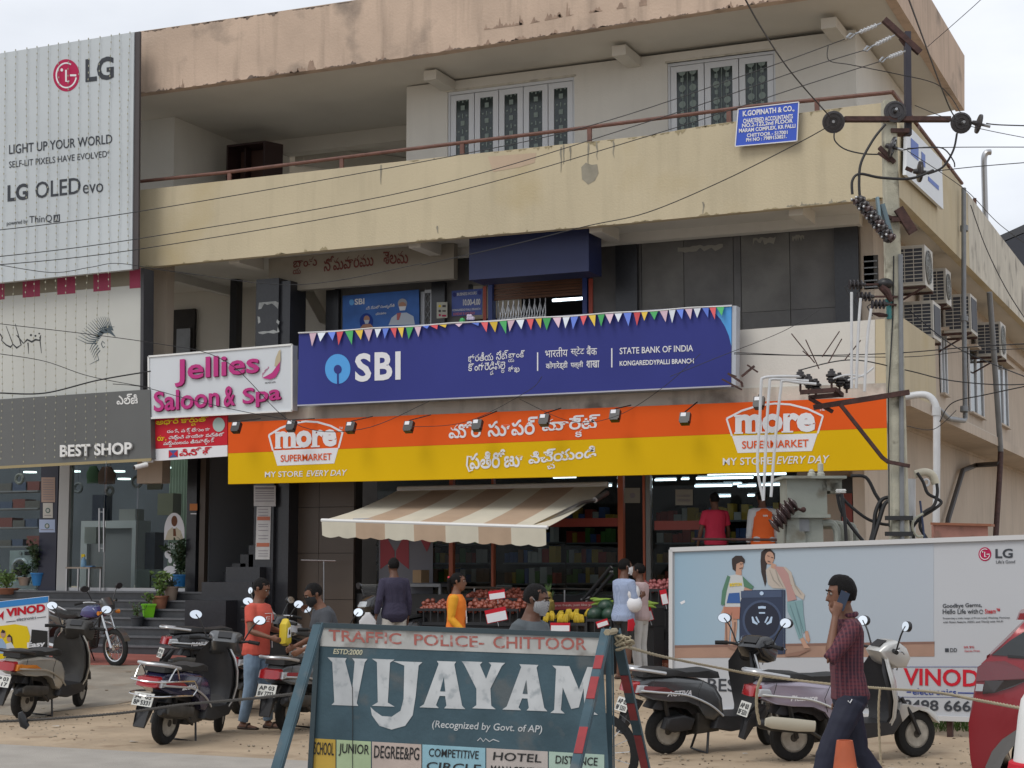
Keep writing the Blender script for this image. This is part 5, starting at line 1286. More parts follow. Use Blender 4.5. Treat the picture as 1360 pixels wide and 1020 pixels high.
# strain insulators at the top arm
for i, (x0, y0, x1, y1, lab) in enumerate(((1124, 50, 1170, 31, 'highest'), (1147, 67, 1188, 47, 'middle'), (1168, 81, 1202, 68, 'lowest'))):
 t = thing('strain_insulator', lab + ' of the three slim pale strain insulators at the pole head', 'insulator', group='strain insulators at the pole head')
 a, b = q5(x0, y0, .3), q5(x1, y1, .1); d = (b - a)
 mb = MB(); mb.cyl(a + d * .35, a + d * .85, .012, n=6)
 for k in range(5): c = a + d * (.42 + k * .1); mb.cyl(c, c + d.normalized() * .012, .028, n=10)
 mb.build('shed_rod', m_pvc, t)
 MB().tube([a, a + d * .1 + V((0, 0, -.03)), a + d * .25, a + d * .12 + V((0, 0, .03)), a], .012, 5).cyl(a + d * .25, a + d * .35, .014, n=6).cyl(a + d * .85, b, .012, n=6).build('clevis', m_alu, t)
# fuse bank: diagonal rows of small insulators with a pale blue plate
t = thing('fuse_bank', 'slanting bank of dark ribbed fuses with a pale blue plate left of the pole', 'fuse bank')
for k in range(9):
 for r_ in range(2):
  x = 1141 + k * 5 + r_ * 6; y = 269 + k * 6.2 + r_ * -3; a = q5(x, y, .25 + .1 * r_); ax = (-RT * .8 + V((0, 0, .25)) + b_ * -.4).normalized()
  MB().lathe(disc_prof(2, .045, .04), a, ax, 10).build('fuse', m_disc if (k + r_) % 3 else m_disc2, t)
  if k % 2 == 0: MB().ball(a + ax * .11, .018, 6, 5).build('terminal', m_alu, t)
MB().bar(q5(1165, 262, .3), q5(1169, 300, .3), .075, .03).build('blue_plate', M('plate_paleblue', (.20, .29, .33), .5), t); MB().bar(q5(1171, 272, .2), q5(1183, 315, .2), .12, .05).build('blue_plate', M('plate_paleblue2', (.13, .19, .22), .5), t)
MB().bar(q5(1140, 268, .2), q5(1184, 322, .2), .03).bar(q5(1160, 280, .15), q5(1190, 292, .1), .04).build('rack', m_rust, t)
# pole side wires looping round
for pts, r_, lab in (
 ([(1108, 175, .2), (1109, 187, .2), (1122, 198, .2), (1145, 204, .2), (1168, 205, .2)], .009, 'thin black jumper looping from the left crossarm disc to the pole bracket'),
 ([(1176, 165, .3), (1160, 185, .3), (1144, 215, .3), (1141, 240, .3), (1142, 264, .3)], .017, 'thick black jumper dropping from the pole top to the fuse bank'),
 ([(1240, 226, .3), (1210, 237, .3), (1170, 236, .3), (1142, 231, .3), (1132, 240, .3), (1132, 258, .3)], .017, 'thick black jumper looping from the right disc insulator down to the fuse bank'),
 ([(1271, 177, .2), (1266, 200, .2), (1252, 222, .2), (1232, 231, .2)], .013, 'black jumper hanging from the right crossarm disc to the upright disc'),
 ([(1200, 199, .3), (1225, 196, .3), (1252, 197, .3), (1266, 213, .3), (1268, 222, .3)], .008, 'thin grey jumper arching right of the pole under the crossarm')):
 wr_ = tag(MB().tube(smooth_path([q5(x, y, o_) for x, y, o_ in pts], 6), r_, 6).build('jumper_cable', m_cable), lab, 'cable')
# white pvc pipes
for i, (pts, lab) in enumerate((
 ([(1131, 388), (1131, 430), (1131, 516)], 'leftmost of the three white pipes hanging below the sideways insulators'), ([(1143, 396), (1140, 440), (1137, 516)], 'middle of the three white pipes hanging below the sideways insulators'), ([(1157, 410), (1152, 450), (1148, 520)], 'rightmost of the three white pipes hanging below the sideways insulators'),
 ([(1064, 500), (1030, 500), (1014, 502), (1011, 510), (1009, 560), (1006, 620), (1014, 665)], 'leftmost of the three white pipes arching down in front of the right supermarket logo'), ([(1074, 506), (1040, 504), (1024, 504), (1022, 512), (1018, 570), (1014, 664)], 'middle of the three white pipes arching down in front of the right supermarket logo'), ([(1084, 510), (1060, 508), (1040, 506), (1037, 516), (1030, 580), (1024, 660)], 'rightmost of the three white pipes arching down in front of the right supermarket logo'),
 ([(1126, 505), (1147, 498), (1160, 488)], 'short white pipe reaching right from the pin insulators'), ([(1106, 503), (1125, 498), (1148, 500)], 'second short white pipe reaching right over the pin insulators'))):
 o = MB().tube(smooth_path([q5(x, y, .35) for x, y in pts], 5), .017 if i < 6 else .012, 8).build('insulating_pipe', m_pvc); tag(o, lab, 'pipe')
mb = MB()
for a, b in (((1051, 443), (1082, 482)), ((1070, 451), (1088, 490)), ((1115, 440), (1092, 474)), ((1118, 450), (1100, 482)), ((1143, 452), (1122, 478)), ((1066, 466), (1075, 474))): mb.cyl(q5(*a, .3), q5(*b, .3), .007, n=5)
o = mb.build('arcing_horns', m_rust); tag(o, 'spray of thin rusty rods above the lower arm of the pole', 'rods')
t = thing('old_lamp_bracket', 'bent rusty flood light bracket hanging off the right end of the bank sign', 'bracket')
qb = PY(YF - .7); mb = MB(); mb.bar(qb(967, 496), qb(985, 508), .05, .03); mb.bar(qb(985, 508), qb(986, 514), .03); mb.bar(qb(960, 504), qb(984, 517), .12, .02); mb.bar(qb(985, 500), qb(1002, 486), .03); mb.bar(qb(993, 485), qb(1006, 494), .07, .02); mb.bar(qb(967, 496), qb(978, 500), .02); mb.build('frame', m_rust, t)
# ---- transformer
tf = thing('transformer', 'pale grey pole transformer tank with radiator tubes standing behind the hoarding', 'transformer')
m_tf = M('transformer_grey', (.31, .33, .29), .6, .1, var=.2, vs=3, bump=.1, dirt=(.16, .14, .10), ds=3)
pt = Plane(PD(20.3)(1080, 700), V((-RT.y, RT.x, 0)))
def q6(x, y, off=0): return pt(x, y, off)
def tb_(x0, x1, y0, y1, d0, d1, mat, name, par=tf):
 a, b = q6(x0, y1), q6(x1, y0); W = (b - a).dot(u); c = (a + b) / 2; c.z = (a.z + b.z) / 2
 return MB().box(c + w * ((d0 + d1) / 2), (W, d1 - d0, b.z - a.z), Matrix((u, w, V((0, 0, 1)))).transposed()).build(name, mat, par)
zb6 = 820
tb_(1046, 1098, 634, 684, 0, .55, m_tf, 'upper_tank'); tb_(1044, 1092, 687, zb6, -.05, .6, m_tf, 'tank')
tb_(1038, 1122, 632.5, 636, -.12, .7, m_tf, 'lid'); tb_(1037, 1100, 683.5, 688, -.15, .7, m_tf, 'flange'); tb_(1103, 1114, 641, 655, .0, .35, m_tf, 'terminal_box')
tb_(1092, 1118, 635.5, 652, .0, .5, m_tf, 'terminal_box')
tb_(1060, 1073, 690, 706, -.09, -.052, m_grey, 'rating_plate')
MB().prism([q6(1046, 688, .09), q6(1062, 688, .09), q6(1070, 712, .09), q6(1070, 730, .09), q6(1044, 730, .09)], w * .05).build('stiffener', m_tf, tf)
for k in range(4):
 x = 1098 + k * 8; off = .02 - .15 * k
 MB().tube(smooth_path([q6(1092, 695 + k, off), q6(x + 6, 695 + k, off), q6(x + 11, 700 + k, off), q6(x + 14, 710, off), q6(x + 14, 740, off), q6(x + 13, 800, off), q6(1092, 806, off)], 4), .045, 8).build('radiator_tube', m_tf if k != 2 else M('tf_pale', (.42, .42, .36), .5), tf)
for k, (x, y) in enumerate(((1090, 634), (1078, 634))):
 MB().lathe([(.05, 0), (.05, .05), (.035, .06), (.035, .16 - .08 * k), (.01, .18 - .08 * k)], q6(x, y, -.1), (0, 0, 1), 12).build('bushing_cap', M('tf_pale', (.42, .42, .36), .5), tf)
for k in range(4):
 c = q6(1026 + k * 5, 700 - k * 7, .1 + k * .02); MB().lathe([(.03, 0), (.1, .02), (.1, .03), (.04, .06), (.10, .08), (.1, .09), (.04, .12), (.09, .14), (.09, .15), (.03, .18)], c, (RT * .75 + V((0, 0, .6))).normalized(), 14).build('bushing', m_disc2, tf)
mb = MB(); mb.tube([q6(1052, 680, .1), q6(1060, 676, .12), q6(1066, 678, .12)], .02, 6); mb.ball(q6(1067, 677, .12), .035, 8, 6); mb.build('valve', m_rust, tf)
for k in range(5): MB().lathe([(.012, 0), (.024, .01), (.012, .02), (.024, .03), (.012, .05)], q6(1112 + k * 2.4, 655, .06), (0, 0, 1), 8).build('low_voltage_bushing', m_white, tf)
tb_(1030, 1130, 806, 815, -.3, .9, m_rust, 'support_channel');
tb_(1036, 1046, 815, 985, .1, .3, m_pole, 'support_post'); tb_(1110, 1122, 815, 985, .1, .3, m_pole, 'support_post')
# cables at the pole foot
for i, (pts, r_, lab, mt) in enumerate((
 ([(1112, 656), (1118, 680), (1135, 705), (1160, 735), (1175, 760)], .022, 'black cable from the transformer curving down to the right, lowest of the fan', m_cable),
 ([(1115, 656), (1125, 668), (1150, 688), (1172, 696), (1190, 697)], .02, 'black cable from the transformer running across to the pole clamp', m_cable),
 ([(1118, 656), (1122, 690), (1124, 720), (1126, 760)], .022, 'black cable dropping straight from the transformer bushings', m_cable),
 ([(1130, 632), (1150, 634), (1162, 655), (1170, 672), (1164, 700), (1155, 730), (1150, 760)], .022, 'black cable rising from behind the transformer then dropping left of the pole', m_cable),
 ([(1188, 660), (1172, 663), (1163, 680), (1160, 705), (1150, 740)], .026, 'thick black cable bending from the pole and dropping toward the hoarding', m_cable),
 ([(1188, 665), (1176, 668), (1168, 690), (1158, 722), (1150, 750)], .026, 'second thick black cable bending from the pole beside the first', m_cable),
 ([(1203, 685), (1210, 695), (1214, 720), (1216, 760)], .02, 'black cable hugging the right side of the pole foot', m_cable),
 ([(1218, 628), (1226, 640), (1232, 655), (1244, 662), (1250, 668), (1238, 678), (1222, 688), (1212, 700)], .02, 'black cable looping from the white cable bend right of the pole', m_cable),
 ([(1244, 642), (1245, 655), (1240, 672), (1226, 682), (1222, 700), (1232, 718), (1236, 740)], .02, 'dark cable hanging from the end of the white cable bend', m_cable),
 ([(1222, 665), (1226, 700), (1230, 740)], .014, 'thin blue black cable hanging between the white pipes', M('cable_blue', (.03, .045, .10), .5)),
 ([(1226, 682), (1214, 690), (1212, 702), (1218, 712), (1226, 712)], .016, 'short cream hose curling at the pole foot', M('hose_cream', (.4, .4, .33), .6)))):
 o = MB().tube(smooth_path([q6(x, y, .05 + .03 * i) for x, y in pts], 5), r_, 6).build('power_cable', mt); tag(o, lab, 'cable')
t = thing('cable_conduit', 'white plastic conduit with a fat cream bend at its top, just right of the pole', 'pipe')
MB().cyl(q6(1210, 636, .1), q6(1210, 860, .1), .055, n=10).build('pipe', m_pvc, t)
MB().tube(smooth_path([q6(1215, 630, .12), q6(1228, 627, .12), q6(1238, 631, .12), q6(1243, 643, .12)], 5), .05, 10).build('bend', M('pvc_cream', (.50, .46, .36), .5), t); MB().tube([q6(1230 + 4 * math.cos(R(a_)), 641 + 4.5 * math.sin(R(a_)), .15) for a_ in range(0, 361, 30)], .014, 6).build('ring', m_pvc, t)
# overhead wires
W = 'overhead wires across the facade'
wires = [
 ([(-40, 310, 20), (178, 282, 20.6), (560, 215, 21), (780, 168, 20.6), (1000, 96, 20.2), (1122, 52, 19.8)], 'highest of three parallel wires crossing the facade to the pole head', .007),
 ([(-40, 345, 20), (178, 318, 20.6), (560, 250, 21), (860, 162, 20.6), (1060, 94, 20.2), (1147, 67, 19.8)], 'middle of three parallel wires crossing the facade to the pole head', .007),
 ([(-40, 355, 20), (178, 332, 20.6), (560, 265, 21), (860, 181, 20.6), (1060, 116, 20.2), (1168, 82, 19.8)], 'lowest of three parallel wires crossing the facade to the pole head', .007),
 ([(980, -20, 14), (1010, 35, 15.5), (1050, 95, 18), (1105, 158, 19.7)], 'dark wire slanting from the top edge down to the left crossarm disc', .010),
 ([(1200, -20, 14), (1222, 40, 16), (1246, 105, 18.5), (1262, 145, 19.6), (1272, 160, 19.7)], 'dark wire dropping from the top edge to the right crossarm disc', .010),
 ([(1105, 165, 19.7), (1060, 190, 20), (960, 240, 20.6), (860, 282, 21), (780, 300, 21.5), (680, 325, 22), (560, 352, 22.5)], 'wire sagging left from the crossarm across the ochre parapet', .008),
 ([(1100, 60, 19.8), (1101, 80, 19.8), (1130, 86, 19.8), (1190, 98, 19.8), (1240, 110, 19.8), (1262, 128, 19.8), (1276, 150, 19.7)], 'grey wire drooping from the pole head to the right crossarm end', .007),
 ([(1310, 164, 19.8), (1330, 166, 19.8), (1400, 168, 19)], 'wire leaving the right crossarm end toward the right edge', .010),
 ([(1205, 197, 19.7), (1280, 195.5, 19.6), (1400, 195.5, 19)], 'level thin wire right of the pole under the crossarm', .007),
 ([(1236, 228, 19.7), (1300, 221, 19.6), (1400, 213, 19)], 'thin wire rising slightly right from the upright disc', .007),
 ([(1232, 62, 20), (1300, 2, 18), (1330, -30, 17)], 'thin wire running up and right across the sky', .005),
 ([(1215, 140, 20), (1290, 168, 20), (1400, 190, 20)], 'thin wire sloping down right past the crossarm', .006),
 ([(1205, 200, 19.7), (1282, 252, 21), (1330, 300, 22), (1400, 350, 23)], 'thin wire running down right along the handrail line', .006),
 ([(1289, 272, 22), (1310, 330, 22), (1340, 390, 22), (1380, 450, 22)], 'dark wire slanting down across the stained lane parapet', .008),
 ([(975, 470, 22), (1080, 472, 21), (1190, 469, 20), (1300, 460, 19), (1400, 455, 18)], 'level wire crossing the white first floor parapet and the pole', .008),
 ([(975, 468, 22), (1080, 472.5, 21), (1205, 474, 20), (1290, 466, 20), (1400, 462, 19)], 'second level wire just under the first across the pole', .006),
 ([(1060, 492, 20), (1130, 478, 20), (1205, 492, 20), (1260, 505, 20), (1330, 511, 20), (1400, 508, 20)], 'dark wire dipping behind the pole toward the right edge', .009),
 ([(1205, 410, 20), (1260, 455, 20), (1310, 480, 20), (1400, 515, 19)], 'dark wire slanting from the pole down to the right edge', .009),
 ([(1248, 560, 20.5), (1265, 535, 20.5), (1310, 524, 20), (1400, 505, 19)], 'dark wire rising right from the white pipe bend', .009),
 ([(1205, 566, 20), (1240, 570, 20.5), (1270, 545, 20.5)], 'thin wire between the pole and the white pipe', .006),
 ([(890, 500, 21), (960, 472, 21), (1040, 440, 21), (1090, 410, 21)], 'thin wire climbing right from the bank sign', .005),
 ([(570, 533, 22.5), (480, 570, 22), (390, 562, 22), (300, 480, 22), (200, 455, 22), (0, 430, 21)], 'loose thin wire looping under the bank sign to the left', .006),
 ([(0, 522, 21), (60, 522, 21.5), (130, 505, 22), (200, 493, 22.5)], 'dark cable rising right across the off white wall to the salon sign', .012),
 ([(0, 470, 21), (60, 480, 21.5), (120, 500, 22), (200, 515, 22.5)], 'thin wire sloping down right across the off white wall', .006),
 ([(150, 510, 22), (190, 514, 22.5), (250, 530, 22.5), (330, 548, 22.5), (400, 560, 22.5)], 'thin wire crossing the salon sign to the orange sign', .006),
 ([(0, 352, 21), (70, 362, 21), (120, 355, 21), (160, 350, 22), (240, 362, 22.5), (400, 378, 23), (560, 350, 23.5)], 'thin wire along the foot of the pale board into the shaded recess', .006),
 ([(720, 500, 22), (700, 520, 22), (620, 560, 22), (545, 567, 22)], 'thin feed wire between the bank sign and the flood lights', .005),
 ([(930, 470, 21.5), (880, 515, 21.5), (820, 552, 22), (760, 560, 22), (690, 530, 22)], 'thin wire hanging in a loop below the right half of the bank sign', .005),
]
for pts, lab, r_ in wires: wire('overhead_wire', lab, pts, r_ * .8, group=W, k=8, n=5)
# ------------------------------------------------------------------ two-wheelers
m_seat = M('seat_vinyl', (.018, .018, .018), .6, var=.3, vs=15, bump=.1); m_plast = M('black_plastic', (.022, .022, .024), .5, var=.3, vs=6)
m_dull = M('dusty_rim', (.46, .44, .39), .5, .3, var=.3, vs=18); m_silver = M('silver_paint', (.50, .51, .52), .35, .5, coat=.5)
m_tail = M('tail_light_red', (.33, .008, .012), .2, coat=.8); m_amber = M('amber_lens', (.6, .2, .02), .25)
m_mirror = M('mirror_face', (.85, .9, .95), .03, 1); m_lens = M('headlight_lens', (.42, .44, .46), .12, coat=.6)
m_plate = M('plate_white', (.62, .62, .58), .5); m_eng = M('engine_grey', (.075, .07, .062), .6, .4, var=.4, vs=12)
m_chrome = M('chrome', (.6, .6, .6), .18, 1)
def tyre(par, x, r, w, name, spokes=False, rim=.6):
 prof = [(r * rim, -w * .38), (r * .8, -w * .5), (r * .94, -w * .4), (r, -w * .18), (r, w * .18), (r * .94, w * .4), (r * .8, w * .5), (r * rim, w * .38), (r * rim, -w * .38)]
 t = MB().lathe(prof, (x, 0, r), (0, 1, 0), 28); t.f = [f for f in t.f if len(f) == 4]; t.sm = [True] * len(t.f)
 wh = t.build(name, m_blackr, par)
 R_ = r * rim
 if spokes:
  mb = MB(); rp = [(R_ * 1.0, -w * .36), (R_ * .93, -w * .3), (R_ * .93, w * .3), (R_, w * .36), (R_ * 1.0, -w * .36)]
  mb.lathe(rp, (x, 0, r), (0, 1, 0), 28); mb.cyl((x, -w * .5, r), (x, w * .5, r), .045, n=10)
  for k in range(18):
   a = R(k * 20); s = -1 if k % 2 else 1; mb.bar((x + .03 * math.cos(a), s * w * .35, r + .03 * math.sin(a)), (x + R_ * .95 * math.cos(a + .25), 0, r + R_ * .95 * math.sin(a + .25)), .005)
  mb.build('rim', m_chrome, wh)
 else:
  mb = MB()
  mb.lathe([(R_ * 1.01, -w * .42), (R_ * .9, -w * .42), (R_ * .78, -w * .2), (R_ * .45, -w * .16), (R_ * .4, -w * .3), (.03, -w * .34), (.01, -w * .34), (.01, w * .34), (.03, w * .34), (R_ * .4, w * .3), (R_ * .45, w * .16), (R_ * .78, w * .2), (R_ * .9, w * .42), (R_ * 1.01, w * .42)], (x, 0, r), (0, 1, 0), 26)
  mb.build('rim', m_dull, wh)
  mb = MB()
  for s in (-1, 1):
   for k in range(6):
    a = R(k * 60 + 20); mb.box((x + R_ * .63 * math.cos(a), s * (w * .22), r + R_ * .63 * math.sin(a)), (R_ * .22, .014, R_ * .26), Matrix.Rotation(-a, 3, 'Y'))
   mb.lathe([(.04, 0), (.035, .012)], (x, s * w * .34, r), (0, s, 0), 10)
  mb.build('hub_slots', m_eng, wh)
 return wh
def mirror(par, base, tip, lens_n, mat=None, r=(.075, .05)):
 st = MB().tube(smooth_path([base, (V(base) + V(tip)) / 2 + V((0, 0, .03)), tip], 4), .008, 6).build('mirror', m_black, par)
 n = V(lens_n).normalized(); up_ = V((0, 0, 1)); s_ = up_.cross(n).normalized(); up_ = n.cross(s_)
 P = [V(tip) + s_ * (r[0] * math.cos(R(a))) + up_ * (r[1] * math.sin(R(a))) for a in range(0, 360, 20)]
 MB().prism(P, -n * .03).build('shell', m_plast, st); MB().prism([p + n * .004 - (p - V(tip)) * .08 for p in P], -n * .003).build('mirror_glass', mat or m_mirror, st)
def place(t, rear, front, lean=0):
 d = front - rear; yaw = math.atan2(d.y, d.x); slope = math.atan2(d.z, math.hypot(d.x, d.y))
 t.location = rear; t.rotation_mode = 'XYZ'; t.scale = (1.05,) * 3 if t.name.startswith('scooter') else (1, 1, 1)
 t.rotation_euler = (R(lean), -slope, yaw)
def scooter(label, rear, front, paint, apron=None, inner=None, lean=3, exhaust=True, guard=False, accent=None, group=None, steer=0, name_text=None, plate='AP 03 BF 5331', tail_accent=None, mirror_flash=True, cowl=None, cover=False, seatm=None, railm=None, tailamber=None, cream=False):
 t = thing('scooter', label, 'scooter', group=group)
 apron = apron or paint; inner = inner or m_plast; cowl = cowl or apron
 tyre(t, 0, .215, .10, 'rear_wheel'); tyre(t, 1.24, .215, .09, 'front_wheel')
 tp = lambda x, z: min(1, max(.42, 1 - max(0, (-.05 - x)) * 1.3)) * (1 - max(0, z - .62) * 1.2)
 body = MB().pill([(-.43, .60), (-.40, .68), (-.30, .735), (0, .735), (.30, .70), (.44, .64), (.52, .52), (.54, .38), (.44, .30), (.34, .33), (.26, .44), (.12, .50), (-.08, .51), (-.25, .53)], .205, .22, taper=tp).build('body_panel', paint, t)
 # side crease and trim
 for s in (-1, 1):
  MB().tube(smooth_path([(-.38, s * .135, .62), (-.2, s * .192, .605), (.1, s * .209, .57), (.35, s * .209, .47), (.50, s * .203, .36)], 4), .011, 6).build('side_trim', accent or m_silver, body)
  if tail_accent: MB().prism([V((-.36, s * .135, .665)), V((-.12, s * .202, .65)), V((-.02, s * .206, .60)), V((-.30, s * .16, .61))], (0, s * .006, 0)).build('side_graphic', tail_accent, body)
 if name_text:
  vs, fs = text_geo(name_text, .02, .3)
  for s in (-1, 1):
   mb = MB(); mb.add([(.02 + (p.x - .5) * .26 * (-s), s * (.206 + p.z * .1), .545 + .05 * p.y + .02) for p in vs], fs); mb.build('lettering', m_printw, body)
 seat = MB().pill([(-.33, .735), (-.32, .79), (-.2, .815), (.02, .80), (.12, .775), (.28, .775), (.42, .785), (.50, .76), (.52, .70), (.40, .70), (0, .735)], .145, .2).build('seat', seatm or m_seat, t)
 rl = railm or m_silver
 MB().tube(smooth_path([(-.10, .155, .77), (-.28, .155, .80), (-.42, .12, .82), (-.46, 0, .82), (-.42, -.12, .82), (-.28, -.155, .80), (-.10, -.155, .77)], 4), .017, 8).build('grab_rail', rl, t)
 tl_ = MB().pill([(-.455, .60), (-.43, .69), (-.34, .70), (-.32, .60), (-.36, .575)], .12, .3).build('tail_light', m_tail, t)
 for s in (-1, 1): MB().pill([(-.40, .60), (-.38, .67), (-.28, .665), (-.25, .60)], .028, .3, y0=s * .125).build('indicator', tailamber or m_lens, tl_)
 MB().prism([V((-.30, -.07, .52)), V((-.30, .07, .52)), V((-.45, .075, .40)), V((-.50, .06, .22)), V((-.50, -.06, .22)), V((-.45, -.075, .40))], (.02, 0, -.01)).build('rear_mudflap', m_plast, t)
 pl_ = MB().prism([V((-.44, -.11, .54)), V((-.44, .11, .54)), V((-.485, .11, .42)), V((-.485, -.11, .42))], (-.008, 0, -.002)).build('number_plate', m_plate, t)
 for s_, zz_ in ((plate[:6], .485), (plate[6:], .43)):
  vs, fs = text_geo(s_.strip() or plate, .02)
  mb = MB(); mb.add([(-.49 - .0 - (zz_ - .54 + .045 * p.y) * -.33 - .0 + 0 - p.z * .1 + ((.54 - zz_ - .045 * p.y) * -.37 + .045), -(p.x - .5) * .18, zz_ + .042 * p.y) for p in vs], fs)
  # sit the digits on the tilted plate
  mb.v = [(-.452 - (.54 - v[2]) * .375, v[1], v[2]) for v in mb.v]; mb.build('plate_digits', m_txtgrey, pl_)
 # floor, apron, front
 MB().pill([(.40, .24), (.44, .37), (.56, .355), (.86, .355), (.99, .46), (1.02, .36), (.93, .24), (.6, .20)], .19, .12).build('floorboard', m_plast if apron is not m_silver else m_plast, t)
 secs = []; secs2 = []
 for z, x0, hw, cv in ((.30, .93, .17, .05), (.40, 1.00, .215, .09), (.55, 1.02, .245, .11), (.70, 1.00, .25, .12), (.82, .97, .22, .11), (.91, .94, .15, .07), (.97, .92, .10, .04)):
  o_ = [V((x0 - cv * (k / 5) ** 2, hw * k / 5, z)) for k in range(-5, 6)]
  secs.append(o_ + [p + V((-.03, 0, 0)) for p in o_[::-1]])
  i_ = [V((x0 - .032 - cv * (k / 5) ** 2, hw * .9 * k / 5, z)) for k in range(-5, 6)]
  secs2.append(i_ + [p + V((-.04 if z > .45 and z < .9 else -.02, 0, 0)) for p in i_[::-1]])
 ap_ = MB().loft(secs).build('front_apron', apron, t); MB().loft(secs2).build('inner_panel', inner, ap_)
 MB().tube([secs[k][0] for k in range(7)][::-1] , .010, 6).tube([secs[k][10] for k in range(7)], .010, 6).build('apron_trim', accent or m_silver, ap_)
 MB().pill([(1.00, .42), (1.04, .5), (1.10, .50), (1.20, .47), (1.34, .46), (1.44, .40), (1.49, .30), (1.44, .33), (1.34, .41), (1.24, .44), (1.12, .40), (1.04, .33)], .07, .1).build('front_mudguard', apron, t)
 for s in (-1, 1):
  MB().tube([(1.24, s * .075, .215), (1.15, s * .07, .40), (1.07, s * .03, .55)], .02, 7).build('fork', m_black, t)
 hb = MB().pill([(.76, .99), (.85, 1.06), (.95, 1.085), (1.05, 1.02), (1.10, .92), (1.05, .83), (.93, .83), (.83, .89)], .175, .35, taper=lambda x, z: 1 if x > .9 else .75).build('handlebar_cowl', cowl, t)
 MB().pill([(1.06, .865), (1.105, .925), (1.06, 1.0), (1.01, 1.0), (1.01, .875)], .11, .25).build('headlight', m_lens, hb)
 MB().prism([V((.80, -.07, 1.025)), V((.80, .07, 1.025)), V((.88, .07, 1.076)), V((.88, -.07, 1.076))], (-.004, 0, .006)).build('instrument_panel', m_black, hb)
 for s in (-1, 1):
  MB().tube([(.92, s * .10, .97), (.87, s * .22, 1.0), (.82, s * .27, 1.005)], .014, 7).build('bar', m_black, hb)
  MB().tube([(.83, s * .25, 1.005), (.78, s * .36, 1.0)], .020, 8).build('grip', m_blackr, t); MB().tube(smooth_path([(.88, s * .22, 1.0), (.90, s * .27, .995), (.86, s * .36, .985)], 3), .007, 5).build('brake_lever', m_steel, t)
 mirror(t, (.90, .19, 1.0), (.90, .33, 1.23), (-1, -.15, .15), r=(.068, .048)); mirror(t, (.90, -.19, 1.0), (.90, -.33, 1.23), (-1, .15, .15), r=(.068, .048))
 for s in (-1, 1):
  MB().tube([(.28, s * .200, .70), (.22, s * .208, .58), (.25, s * .205, .46)], .004, 4).tube([(-.22, s * .155, .72), (-.26, s * .165, .60)], .004, 4).build('panel_gap', m_black, body)
  MB().tube(smooth_path([(.90, s * .20, 1.0), (1.02, s * .12, 1.03), (1.04, s * .05, .93), (1.02, s * .03, .8)], 4), .006, 4).build('control_cable', m_cable, hb)
 # running gear
 MB().pill([(-.05, .20), (-.02, .29), (.15, .33), (.42, .34), (.50, .27), (.46, .18), (.25, .15), (.05, .16)], .075, .25, y0=.10).build('engine_cover', m_eng, t)
 MB().pill([(-.06, .34), (-.02, .42), (.25, .44), (.30, .36), (.2, .32)], .06, .25, y0=.13).build('air_box', m_plast, t)
 MB().pill([(.26, .18), (.26, .40), (.5, .40), (.52, .20)], .12, .2).build('engine', m_eng, t)
 if exhaust:
  ex = MB().limb([((.10, -.155, .30), .038), ((-.02, -.165, .33), .055), ((-.25, -.165, .355), .058), ((-.38, -.165, .37), .046), ((-.41, -.165, .373), .03)], 12).build('exhaust', m_black, t)
  MB().limb([((.12, -.215, .34), .02, .05), ((-.05, -.222, .355), .02, .058), ((-.30, -.222, .385), .02, .055), ((-.36, -.222, .39), .015, .035)], 10, up=(0, 0, 1)).build('heat_shield', M('shield_cream', (.48, .45, .36), .45) if cream else m_eng, ex)
  MB().tube([(.35, -.08, .20), (.25, -.15, .2), (.10, -.155, .29)], .017, 6).build('exhaust_pipe', m_eng, ex)
 else:
  MB().pill([(-.12, .26), (-.08, .36), (.10, .38), (.22, .34), (.18, .24), (.0, .22)], .05, .25, y0=-.13).build('side_cover', m_plast, t)
 MB().pill([(-.22, .44), (-.16, .52), (.30, .50), (.34, .40), (.24, .36), (.17, .42), (.0, .455), (-.13, .42)], .10, .1).build('inner_fender', m_plast, t)
 for s in (-1, 1): MB().tube([(0, s * .10, .22), (-.10, s * .13, .55)], .022, 8).build('shock_absorber', m_black, t)
 MB().tube([(.40, .10, .20), (.36, .15, .01)], .012, 6).tube([(.40, -.10, .20), (.36, -.15, .01)], .012, 6).tube([(.36, .15, .012), (.36, -.15, .012)], .01, 5).build('centre_stand', m_black, t)
 if guard:
  gm_ = MB()
  for zz_ in (.50, .64): gm_.tube(smooth_path([(.10, .21, zz_), (-.25, .22, zz_ + .02), (-.46, .16, zz_ + .02), (-.53, 0, zz_ + .02), (-.46, -.16, zz_ + .02), (-.25, -.22, zz_ + .02), (.10, -.21, zz_)], 4), .009, 6)
  for s in (-1, 1):
   gm_.tube(smooth_path([(.10, s * .21, .64), (.16, s * .215, .57), (.10, s * .21, .50)], 4), .009, 6); gm_.tube(smooth_path([(-.35, s * .19, .66), (-.25, s * .2, .78), (-.15, s * .19, .66)], 4), .008, 6)
  gm_.build('crash_guard', m_chrome, t)
 if steer:                                              # bars, wheel and fork turned together
  M_ = Matrix.Rotation(R(steer), 3, 'Z'); c_ = V((1.02, 0, 0))
  for o in ALLCH(t):
   if o.name.split('.')[0] in ('handlebar_cowl', 'grip', 'brake_lever', 'mirror', 'front_wheel', 'fork', 'front_mudguard'):
    o.rotation_euler = (0, 0, R(steer)); o.location = c_ - M_ @ c_
 place(t, rear, front, lean); return t
